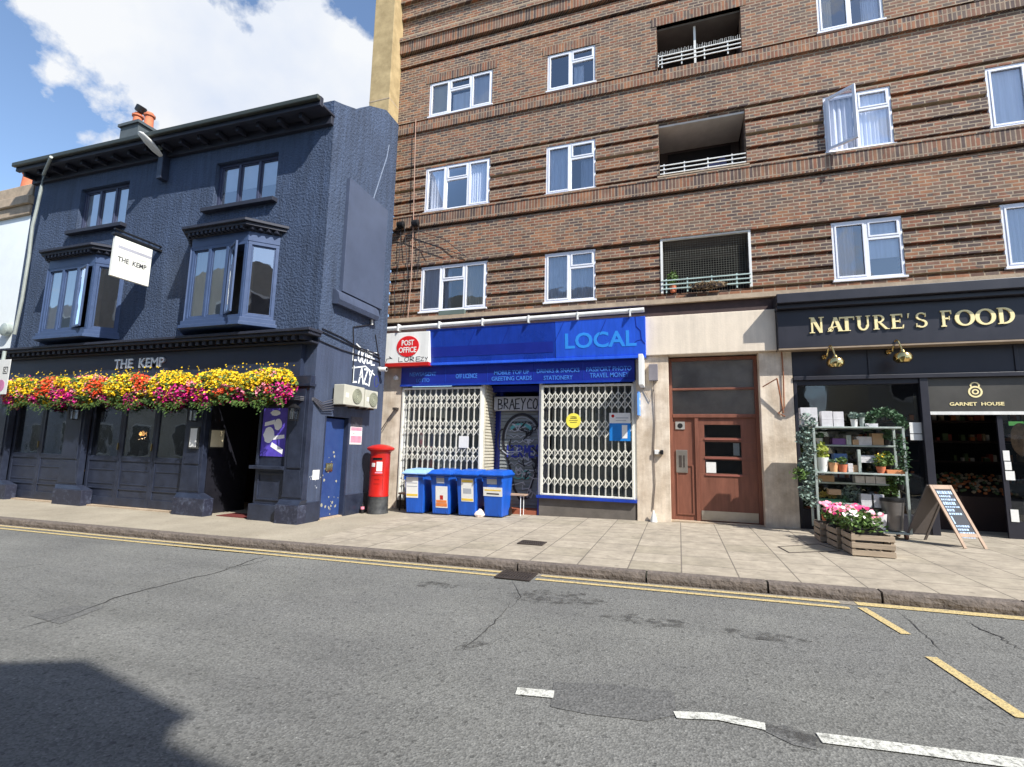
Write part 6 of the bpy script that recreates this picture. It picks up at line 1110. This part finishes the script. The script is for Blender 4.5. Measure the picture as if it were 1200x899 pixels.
bin_(at(484, 590, -.85)[0], -.92, 7, 'leftmost blue wheelie bin with a faded pale lid beside the pillar box', [('label_sheet', M_paper, -.06, .36, .30, .52, 1), ('label_stripe', M_yp, -.06, .40, .28, .05, 2), ('label_print', M_grafg, -.06, .70, .26, .02, 2), ('label_print', M_grafg, -.06, .62, .26, .02, 2)], pale=True, lidup=0)
bin_(at(515, 590, -.85)[0], -.90, 2, 'second blue wheelie bin, its label orange and red with a figure', [('label_sheet', M_paper, .03, .15, .30, .50, 1), ('label_stripe', M_op, .03, .18, .28, .08, 2), ('label_stripe', M_red, .03, .34, .08, .10, 2), ('label_stripe', M_op, .03, .27, .26, .06, 3), ('small_label', M_grafg, .0, .72, .2, .16, 1)])
bin_(at(546, 591, -.85)[0], -.90, 1, 'third blue wheelie bin with a white and yellow label', [('label_sheet', M_paper, .02, .32, .30, .52, 1), ('label_stripe', M_yp, .02, .34, .28, .05, 2), ('label_stripe', M_yp, .02, .76, .28, .05, 2), ('label_print', M_grafg, .02, .50, .2, .12, 2)])
bin_(at(577, 592, -.85)[0], -.88, -1, 'rightmost blue wheelie bin with a wide white band next to the shutter', [('label_band', M_paper, .0, .46, .46, .2, 1), ('small_label', M_grafg, -.02, .73, .24, .17, 1), ('label_print', M_yp, .0, .58, .4, .03, 2), ('label_print', M_iron, .0, .50, .3, .03, 2)])
x, y = gp(561, 606); t = thing('crumpled_bag', 'crumpled white bag on the pavement between the two rightmost bins', 'bag', (x, y, gz(x))); mb = MB(); mb.lathe([(.03, 0), (.10, .02), (.12, .07), (.09, .13), (.03, .17), (.001, .18)], x, y+.05, gz(x)-.01, 12)
for v in mb.v: v += Vector((noise.noise(v*14), noise.noise(v*14+Vector((5, 0, 0))), noise.noise(v*14+Vector((9, 0, 0)))))*.035
mb.build('bag', mat('white_plastic_bag', rgb(230, 214, 206), .5), t)
# bench / low table behind bins
t = thing('low_table', 'small wooden table on thin metal legs in front of the roller shutter', 'table', (-4.0, -.2, 0)); xa, za = at(585, 578, -.2); xb, zb = at(616, 581, -.2); mb = MB(); mb.box(xa, xb, -.3, .0, za-.03, za); mb.build('top', M_wood2, t); mb = MB(); [mb.tube([(x, y, gz(-4)), (x, y, za-.03)], .009, 6) for x in (xa+.1, xb-.1) for y in (-.27, -.03)]; mb.build('legs', M_grafw, t)
t = thing('low_bench', 'dark low bench between the pillar box and the bins', 'bench', (-6.5, -.3, 0)); mb = MB(); mb.box(-6.7, -6.1, -.42, -.12, .30, .34); mb.build('seat', M_wood2, t); mb = MB(); [mb.box(x, x+.03, y, y+.03, -.1, .30) for x in (-6.68, -6.15) for y in (-.4, -.16)]; mb.box(-6.65, -6.15, -.3, -.27, .0, .03); mb.build('legs', M_iron, t)
# A-board
Pf = [gp(1129, 643), gp(1155, 642), gp(1075, 632), gp(1096, 632)]; u = Vector((.34, .11)); fl_ = Vector(Pf[0]); ft = fl_+Vector((.35, .10)); bl_ = Vector((3.72, -.78)); br_ = bl_+Vector((.35, .10))
tl = Vector((at(1086, 568, -1.1)[0], -1.15)); tr = tl+Vector((.35, .10)); zt = 1.04; g = gz(4.2)
t = thing('chalk_sandwich_board', 'wooden sandwich board with white chalk writing outside the shop door', 'sandwich board', (4.2, -1.1, g))
def quadboard(mb, a, b, c, d, u0, u1, v0, v1, th, off=0):       # a,b bottom; c,d top (c above a)
    a, b, c, d = [Vector(q) for q in (a, b, c, d)]; P_ = lambda u, v: (a*(1-u)+b*u)*(1-v)+(c*(1-u)+d*u)*v; n = (b-a).cross(c-a).normalized(); o = n*off
    q = [P_(u0, v0)+o, P_(u1, v0)+o, P_(u1, v1)+o, P_(u0, v1)+o]; mb.hexa(q, [p+n*th for p in q])
A = [(*fl_, g), (*ft, g), (*tl, zt), (*tr, zt)]; Bq = [(*bl_, g), (*br_, g), (tl.x-.02, tl.y+.02, zt), (tr.x-.02, tr.y+.02, zt)]
mb = MB(); quadboard(mb, *A, 0, .13, 0, 1, .022); quadboard(mb, *A, .87, 1, 0, 1, .022); quadboard(mb, *A, .13, .87, .93, 1, .022); quadboard(mb, *A, .13, .87, .17, .23, .022); mb.build('front_frame', M_wood2, t, bevel=.004)
mb = MB(); quadboard(mb, *A, .13, .87, .23, .93, .01, .004); bo = mb.build('chalkboard', M_chalk, t)

mb = MB(); pr_ = random.Random(9); v = .90
for h, full in ((.05, 1), (.03, .7), (.03, .9), (.05, .8), (.02, .9), (.04, .5), (.03, .9), (.12, .6), (.03, .9), (.03, .7), (.04, .9), (.03, .9)):
    u0 = .19
    while u0 < .19+.62*full:
        w = pr_.uniform(.03, .10); k = pr_.uniform(0, .002)
        quadboard(mb, *A, u0, min(u0+w, .82), v-h, v, .001, .0145+k)
        if h == .12: w = .5; 
        u0 += w+.025
    v -= h+.022
mb.build('chalk_writing', M_chalkw, bo)
mb = MB(); quadboard(mb, *Bq, 0, .10, 0, 1, .02); quadboard(mb, *Bq, .90, 1, 0, 1, .02); quadboard(mb, *Bq, .10, .90, .12, 1, .012); mb.build('back_panel', mat('grey_back_board', rgb(96, 88, 84), .7), t)

# plant rack
RX0, RX1, RY0, RY1 = at(952, 502, -.85)[0], at(1058, 500, -.85)[0]+.02, -.85, -.40
g = gz(3); t = thing('plant_rack', 'tall wheeled steel rack of plants and boxes outside the health shop', 'rack', ((RX0+RX1)/2, -.6, g))
ZT = at(1000, 500, -.85)[1]; ZM = at(1000, 554, -.85)[1]; ZB = .20; ZU = at(1000, 520, -.85)[1]-.02; ZL = at(1000, 590, -.6)[1]; ZK = at(1000, 566, -.6)[1]
mb = MB()
for x in (RX0, RX1-.04):
    for y in (RY0, RY1-.04): mb.box(x, x+.04, y, y+.04, ZB-.04, ZT+.0 if x == RX0 else ZT)
mb.build('frame', M_metal, t, bevel=.004)
for z, x0, x1, y0 in ((ZT-.03, RX0, RX1, RY0), (ZM-.03, RX0+.04, RX1-.04, RY0), (ZB-.05, RX0+.04, RX1-.04, RY0), (ZU-.03, RX0+.04, RX1-.04, -.62), (ZL-.03, RX0+.04, RX1-.5, -.6), (ZK-.03, RX0+.04, RX1-.2, -.58)):
    mb = MB(); mb.box(x0, x1, y0-.0, RY1, z, z+.03); mb.build('shelf', M_metal, t, bevel=.004)
for x in (RX0+.08, RX1-.08):
    for y in (RY0+.05, RY1-.05): mb = MB(); mb.lathe([(.001, -.02), (.055, -.02), (.055, .02), (.001, .02)], x, y, gz(x)+.056, 16, axis='x'); mb.box(x-.025, x+.025, y-.02, y+.02, gz(x)+.07, ZB-.05); mb.build('wheel', mat('caster', rgb(130, 90, 70), .6), t)
M_kraft = mat('kraft_box', rgb(182, 150, 116), .7); M_wbox = mat('white_carton', rgb(206, 204, 206), .6, var=.12, vscale=12)
def item(kind, label, px, z, Y, w, h, d=.16, m=None, pot=None, leaf=None, lh=.2, petals=None, cat=None):
    x = at(px, 520, Y)[0] if px > 50 else px
    t = thing(kind, label, cat or kind.split('_')[-1], (x, Y, z))
    if pot is not None: mb = MB(); mb.lathe([(w*.36, 0), (w*.5, h), (w*.5, h-.001), (w*.44, h-.01)], x, Y+w/2, z+.002, 20); mb.build('pot', pot, t, smooth=True); zb_ = z+h
    elif m is not None: mb = MB(); mb.box(x-w/2, x+w/2, Y, Y+d, z+.002, z+h); mb.box(x-w/2-.002, x+w/2+.002, Y-.002, Y+.01, z+h*.45, z+h*.55); mb.build('box', m, t, bevel=.004); zb_ = z+h
    else: zb_ = z
    if leaf is not None: foliage(MB(), (x, Y+w/2, zb_+lh*.5), (max(w*.55, lh*.45), .10, lh*.6), int(900*lh), .035, seed=int(px)).build('foliage', leaf, t)
    if petals is not None: foliage(MB(), (x, Y+w/2-.03, zb_+lh*.75), (max(w*.5, lh*.4), .09, lh*.4), int(220*lh), .022, seed=3).build('flowers', petals, t)
    return t
item('white_carton', 'large white carton at the left end of the top rack shelf', 950, ZT, -.8, .28, .36, m=M_wbox, cat='box'); item('pale_carton', 'pale blue-grey carton beside the large white one on the top rack shelf', 971, ZT, -.8, .18, .29, m=M_wbox, cat='box'); item('pale_carton', 'right hand one of the pale cartons on the top rack shelf', 984.5, ZT, -.8, .17, .28, m=M_wbox, cat='box')
item('potted_plant', 'small white pot of pale leaves in the middle of the top rack shelf', 1004, ZT, -.8, .12, .14, pot=M_white, leaf=M_leafb, lh=.12); item('potted_plant', 'small glass jar of stems right of the middle on the top rack shelf', 1013, ZT, -.8, .1, .18, pot=M_metal, leaf=M_leafb, lh=.07); item('paper_box', 'flat white box beside the ivy on the top rack shelf', 1023, ZT, -.8, .2, .06, m=M_wbox, cat='box')
item('potted_plant', 'small white pot on the upper left rack shelf', 962, ZU, -.6, .13, .12, pot=M_white, leaf=M_leafd, lh=.1); item('purple_packet', 'purple packet on the upper rack shelf', 985, ZU, -.6, .26, .12, m=mat('purple_packet', rgb(120, 84, 140), .5), cat='packet'); item('white_carton', 'white carton in the middle of the upper rack shelf', 1013, ZU, -.6, .24, .16, m=M_wbox, cat='box')
for i, px in enumerate((1026, 1032.5)): item('kraft_box', ['brown box left of its twin on the upper rack shelf', 'brown box at the right end of the upper rack shelf'][i], px, ZU, -.6, .09, .22, m=M_kraft, cat='box')
item('potted_plant', 'white pot of spiky yellow green leaves at the left of the middle rack shelf', 964, ZM, -.83, .22, .26, pot=M_white, leaf=mat('yellow_green_leaf', rgb(120, 140, 50), .6, col2=rgb(190, 196, 90), vscale=12), lh=.26); item('potted_plant', 'peach coloured pot on the middle rack shelf', 976.5, ZM, -.83, .16, .17, pot=mat('peach_pot', rgb(224, 168, 120), .6), leaf=M_leafd, lh=.06)
item('potted_plant', 'terracotta pot of small green and yellow leaves on the middle rack shelf', 987, ZM, -.83, .17, .14, pot=M_terra, leaf=M_leaf, lh=.13); item('metal_stand', 'thin grey bottle stand in the centre of the middle rack shelf', 1006, ZM, -.7, .05, .42, d=.05, m=M_metal, cat='stand'); item('white_carton', 'white carton raised at the back of the middle rack shelf', 1017, ZM+.18, -.6, .26, .14, m=M_wbox, cat='box')
item('potted_plant', 'brown pot of yellow flowers on the right of the middle rack shelf', 1032, ZM, -.83, .15, .12, pot=M_terra, leaf=M_leaf, lh=.22, petals=M_yel); item('bulb_tray', 'tray of orange brown bulbs at the right end of the middle rack shelf', 1048, ZM, -.83, .28, .07, m=mat('orange_tray', rgb(214, 140, 90), .7), cat='tray'); item('blue_packet', 'blue packet at the back left of the middle rack shelf', 984, ZM+.12, -.55, .22, .22, m=mat('blue_packet', rgb(80, 110, 160), .5), cat='packet')
item('loaf_tray', 'tray of tan paper bags on the shelf under the left white pot', 966, ZK, -.57, .26, .12, m=M_kraft, cat='tray'); 
for i, px in enumerate((1005, 1017, 1029)): item('white_carton', ['left carton of the row of three under the middle rack shelf', 'middle carton of the row of three under the middle rack shelf', 'right carton of the row of three under the middle rack shelf'][i], px, ZK, -.57, .15, .13, m=M_wbox, cat='box')
item('vegetable_tray', 'green tray of yellow fruit on the lower left rack shelf', 972, ZL, -.6, .4, .06, m=mat('green_tray', rgb(50, 110, 80), .6), leaf=mat('yellow_fruit', rgb(200, 180, 90), .6), lh=.12, cat='tray'); item('grey_shrub', 'bushy silver grey plant low in the middle of the rack', 995, ZB+.25, -.55, .2, .05, pot=M_metal, leaf=M_leafb, lh=.42, cat='plant')
for i, px in enumerate((1012, 1024)): item('white_tub', ['left of the two white tubs behind the flowers', 'right of the two white tubs behind the flowers'][i], px, ZL-.06, -.62, .2, .24, m=M_wbox, cat='tub')
item('dark_shrub', 'dark olive leafy plant on the lower right of the rack', 1041, ZL+.1, -.6, .2, .05, pot=M_black, leaf=M_leaf, lh=.4, cat='plant')
item('bucket', 'left white bucket on the bottom deck of the rack', 1005.5, ZB, -.83, .24, .28, pot=M_white, leaf=M_leafd, lh=.05); item('bucket', 'right white bucket with a green mark on the bottom deck of the rack', 1026, ZB, -.84, .28, .28, pot=M_wbox, leaf=M_leafd, lh=.05)
x = at(1050, 600, -.8)[0]; t = thing('metal_bin', 'tall grey metal bin with a black rim at the right of the rack', 'bin', (x, -.78, ZB)); mb = MB(); mb.lathe([(.13, 0), (.175, .50)], x, -.66, ZB+.002, 28); mb.build('body', mat('grey_bin_metal', rgb(122, 118, 116), .4, metal=.5), t, smooth=True); mb = MB(); mb.lathe([(.18, .50), (.185, .52), (.18, .56), (.16, .565)], x, -.66, ZB+.002, 28); mb.build('rim', M_black, t, smooth=True)
for kd, lb, px, z, w, h, kw in (
    ('jam_jar', 'small jar at the far left of the middle shelf back row', 957, ZM, .07, .12, dict(m=M_terra)), ('tin', 'dark tin at the left of the upper shelf', 969, ZU, .08, .15, dict(m=M_iron)), ('tin', 'grey tin right of the purple packet', 995, ZU, .08, .18, dict(m=M_metal)),
    ('card_stack', 'stack of small cards near the centre of the upper shelf', 1003, ZU, .10, .10, dict(m=M_kraft)), ('potted_plant', 'tiny pot with a trailing fern at the right of the upper shelf', 1041, ZU, .12, .10, dict(pot=M_black, leaf=M_leafd, lh=.2)), ('glass_jar', 'pale jar left of centre on the middle shelf', 995, ZM, .08, .16, dict(m=M_wbox)),
    ('potted_plant', 'little green plant in a dark pot behind the yellow flowers', 1040, ZM, .13, .14, dict(pot=M_black, leaf=M_leaf, lh=.25)), ('paper_bag', 'tan paper bag near the peach coloured pot', 1001, ZM, .10, .13, dict(m=M_kraft)), ('loaf_box', 'low tan box on the left lower shelf under the paper bags', 975, ZL+.14, .2, .10, dict(m=M_kraft)),
    ('potted_plant', 'broad leafed plant beside the silver grey plant', 985, ZB+.1, .2, .12, dict(pot=M_terra, leaf=M_leafd, lh=.32)), ('seed_tray', 'flat seed tray at the lower centre of the rack', 1018, ZL-.14, .3, .05, dict(m=M_iron)), ('potted_plant', 'trailing plant hanging low at the right rack post', 1053, ZK-.1, .12, .1, dict(pot=M_black, leaf=M_leafd, lh=.3)),
    ('terracotta_pot', 'empty terracotta pot on the bottom deck left', 966, ZB, .2, .22, dict(pot=M_terra)), ('kraft_box', 'brown box on the bottom deck behind the buckets', 1016, ZB, .25, .34, dict(m=M_kraft))):
    item(kd, lb, px, z+.002, -.62 if z != ZM else -.66, w, h, cat=('plant' if 'plant' in kd else 'pot' if 'pot' in kd else kd.split('_')[-1]), **kw)
# garlands
t = thing('ivy_garland', 'green ivy arching over the right end of the rack top', 'plant', (RX1-.2, -.7, ZT)); mb = MB()
for i in range(9): a = i/8*math.pi; foliage(mb, (RX1-.25-.26*math.cos(a), -.72, ZT+.02+.26*math.sin(a)), (.10, .1, .09), 90, .035, seed=i)
for z in (1.9, 1.75, 1.6, 1.45): foliage(mb, (RX1-.05+.02*math.sin(z*9), -.82, z-.1), (.1, .07, .12), 80, .03, seed=5)
mb.build('leaves', M_leafd, t)
t = thing('ivy_garland', 'blue green trailing foliage hanging down the left side of the rack', 'plant', (RX0, -.7, ZT)); mb = MB()
for i in range(16): z = ZT+.18-i*.105; foliage(mb, (RX0-.08+.06*math.sin(i*1.3), -.78, z), (.13, .1, .11), 75, .04, seed=i)
mb.build('leaves', M_leafb, t)
t = thing('ivy_sprig', 'dark green sprig of leaves sticking out left of the rack', 'plant', (RX0-.2, -.8, 1.2)); x, z = at(937, 556, -.85); foliage(MB(), (x, -.85, z), (.14, .1, .13), 110, .04, seed=8).build('leaves', M_leaf, t)
# crates
def crate(x0, y0, label, w=.52, d=.46, h=.34, rot=0):
    g = gz(x0); t = thing('wooden_crate', label, 'crate', (x0+w/2, y0+d/2, g), 'wooden slat crates on the pavement'); M = Matrix.Translation((x0+w/2, y0+d/2, g)) @ Matrix.Rotation(R(rot), 4, 'Z'); rr = random.Random(int(y0*100))
    fr = MB(M)
    for a in (-1, 1):
        for b in (-1, 1): fr.box(a*(w/2-.02)-.02, a*(w/2-.02)+.02, b*(d/2-.02)-.02, b*(d/2-.02)+.02, .0, h-.01)
    fr.build('posts', M_wood, t)
    for nm, ax in (('side_slats', 0), ('side_slats', 1), ('side_slats', 2), ('side_slats', 3)):
        s_ = MB(M)
        for k in range(3):
            z = .02+k*(h-.02)/3+rr.uniform(-.006, .006); hh = (h-.02)/3-.03
            if ax == 0: s_.box(-w/2-.012, w/2+.012, -d/2-.014, -d/2, z, z+hh)
            if ax == 1: s_.box(-w/2-.012, w/2+.012, d/2, d/2+.014, z, z+hh)
            if ax == 2: s_.box(-w/2-.014, -w/2, -d/2+.001, d/2-.001, z, z+hh)
            if ax == 3: s_.box(w/2, w/2+.014, -d/2+.001, d/2-.001, z, z+hh)
        s_.build(nm, M_wood, t, bevel=.002)
    b = MB(M); b.box(-w/2+.01, w/2-.01, -d/2+.01, d/2-.01, .03, .045); b.build('base', M_wood, t)
cx0 = gp(1000, 652)[0]; 
crate(cx0, -2.76, 'front wooden slat crate nearest the kerb'); crate(cx0-.06, -2.22, 'middle wooden slat crate of the row by the rack', rot=3); crate(cx0-.14, -1.68, 'rear wooden slat crate of the row, closest to the rack', rot=-2)
t = thing('flower_trough', 'black trough of pink and white flowers resting on the crates', 'flower planter', (cx0+.2, -2.2, .34)); g = gz(2.5)
mb = MB(); mb.box(cx0+.03, cx0+.42, -2.7, -1.3, g+.20, g+.40); mb.build('trough', M_black, t)
mb = MB(); pk = MB(); wh = MB(); dp = MB()
for i in range(11):
    f_ = i/10; c = (cx0+.20, -2.66+1.35*f_, g+.46); foliage(mb, c, (.27, .14, .16), 200, .04, seed=i); rr = random.Random(i)
    for _ in range(9 if f_ < .4 else 17):
        p = Vector((c[0]+rr.uniform(-.26, .26), c[1]+rr.uniform(-.1, .1), c[2]+rr.uniform(.02, .2))); s = .03*rr.uniform(.7, 1.3); n_ = Vector((rr.gauss(0, .5), -1, .9)).normalized(); uu = n_.cross(Vector((0, 0, 1))).normalized(); ww = n_.cross(uu)
        q = rr.random(); tgt = (wh if q < .6 else pk) if f_ < .35 else (pk if q < .55 else dp); tgt.add([p+(uu*math.cos(2*math.pi*j/6)+ww*math.sin(2*math.pi*j/6))*s for j in range(6)], [tuple(range(6))])
mb.build('foliage', M_leaf, t); pk.build('pink_flowers', M_pnk, t); wh.build('white_flowers', M_wht, t); dp.build('deep_pink_flowers', mat('deep_pink_petal', rgb(224, 60, 120), .6), t)

# ------------------------------------------------------------------ opposite side of the street (casts the road shadow, seen in the glass)
M_opp = mat('opposite_render', rgb(188, 184, 172), .8, var=.1, vscale=.7); M_oppw = mat('opposite_window', rgb(50, 56, 66), .2, var=.1)
def house(x0, x1, prof, m, label):
    t = thing('terraced_house', label, 'building', ((x0+x1)/2, -16, 0)); mb = MB(); mb.prism(prof, -21, -14); mb.build('wall', m, t); n = max(1, int((x1-x0)/3))
    top = min(p[1] for p in prof if p[1] > 1)
    for i in range(n):
        for z in (.6, 4.0, 6.9, 9.6):
            if z+1.9 > top: continue
            xx = x0+(x1-x0)*(i+.5)/n; mb = MB(); mb.box(xx-.7, xx+.7, -14.0+.001, -13.95, z, z+1.8); w_ = mb.build('window', M_white, t); mb = MB(); mb.box(xx-.6, xx+.6, -13.949, -13.94, z+.1, z+1.7); mb.build('pane', M_oppw, w_)
house(-60, -30, [(-60, 0), (-30.01, 0), (-30.01, 9.4), (-60, 9.4)], mat('opposite_grey', rgb(170, 172, 176), .8), 'long grey terrace across the street, farthest left, behind the viewer')
house(-30, -8, [(-30, 0), (-8, 0), (-8, 9.8), (-19, 11), (-30, 9.8)], M_opp, 'cream terraced house across the street, far left, behind the viewer')
house(-8, 5.6, [(-7.99, 0), (5.6, 0), (5.6, 9.0), (5.9, 9.35), (5.9, 9.55), (5.5, 9.7), (5.6, 10.0), (5.8, 10.2), (4.85, 10.85), (3.8, 10.3), (-7.99, 10.2)], mat('opposite_grey_brick', rgb(150, 146, 138), .8, var=.15), 'tall house across the street whose gable shadows the road')
house(8, 20, [(8, 0), (20, 0), (20, 6.2), (8, 6.2)], M_opp, 'low white shop across the street behind the viewer'); house(20, 34, [(20.01, 0), (34, 0), (34, 8.2), (20.01, 8.2)], mat('opposite_pink', rgb(196, 170, 150), .8), 'pinkish terraced house across the street, far right, behind the viewer')

# ------------------------------------------------------------------ the pub's roofline runs slightly uphill to the left
for o in [o for o in S.objects if o.type == 'MESH']:
    q = o
    while q.parent: q = q.parent
    if q is not pub: continue
    off = o.matrix_world.translation.copy(); off = Vector((0, 0, 0))
    for v in o.data.vertices:
        if v.co.z > 6 and v.co.x < -7.3: v.co.z += (v.co.z-6)/3*.27*(-7.3-v.co.x)/10.7
# ------------------------------------------------------------------ pieces that stand apart become parts of their own
KEEP = {'lettering', 'graffiti', 'writing', 'foliage', 'leaves', 'scribble', 'chalk_writing', 'chalk', 'bird_netting', 'label_print', 'letters', 'slats', 'railing', 'bars', 'logo', 'white_shapes', 'peeling_patch', 'wall_scuff', 'crack', 'cables', 'oranges', 'greens', 'potatoes', 'bag', 'pane', 'cypher', 'door_edge', 'return_shutter', 'upright_bars', 'window', 'dried_stems', 'flowers', 'kerb', 'roof', 'wall', 'brick_band', 'inner_wall'}
def islands(me):
    par = list(range(len(me.vertices)))
    def find(a):
        while par[a] != a: par[a] = par[par[a]]; a = par[a]
        return a
    for p in me.polygons:
        v0 = find(p.vertices[0])
        for v in p.vertices[1:]: par[find(v)] = v0
    g = {}
    for p in me.polygons: g.setdefault(find(p.vertices[0]), []).append(p.index)
    out = []
    for fs in g.values():
        vs = {v for f in fs for v in me.polygons[f].vertices}; co = [me.vertices[v].co for v in vs]
        out.append([fs, [min(c[i] for c in co) for i in range(3)], [max(c[i] for c in co) for i in range(3)]])
    return out
for o in [o for o in S.objects if o.type == 'MESH']:
    nm = o.name.split('.')[0]
    if nm in KEEP or nm.endswith('flowers') or o.children or o.get('kind'): continue
    I = islands(o.data)
    if len(I) < 2 or len(I) > 400: continue
    pr = list(range(len(I)))
    def fd(a):
        while pr[a] != a: a = pr[a]
        return a
    for i in range(len(I)):
        for j in range(i+1, len(I)):
            if all(I[i][1][k]-.015 <= I[j][2][k] and I[j][1][k]-.015 <= I[i][2][k] for k in range(3)):
                a, b = fd(i), fd(j)
                if a != b: pr[b] = a
    gr = {}
    for i in range(len(I)): gr.setdefault(fd(i), []).extend(I[i][0])
    I = [(fs, 0, 0) for fs in gr.values()]
    if len(I) < 2 or len(I) > 60: continue
    src = o.data; sm_ = [p.use_smooth for p in src.polygons]
    for k, (fs, _, _) in enumerate(I):
        vm = {}; vs = []; ff = []
        for f in fs:
            row = []
            for v in src.polygons[f].vertices:
                if v not in vm: vm[v] = len(vs); vs.append(tuple(src.vertices[v].co))
                row.append(vm[v])
            ff.append(row)
        me = bpy.data.meshes.new(nm); me.from_pydata(vs, [], ff); me.materials.append(src.materials[0]); me.polygons.foreach_set('use_smooth', [sm_[f] for f in fs])
        if any(sm_): me.set_sharp_from_angle(angle=R(35))
        if k == 0: o.data = me
        else: c = o.copy(); c.data = me; S.collection.objects.link(c)
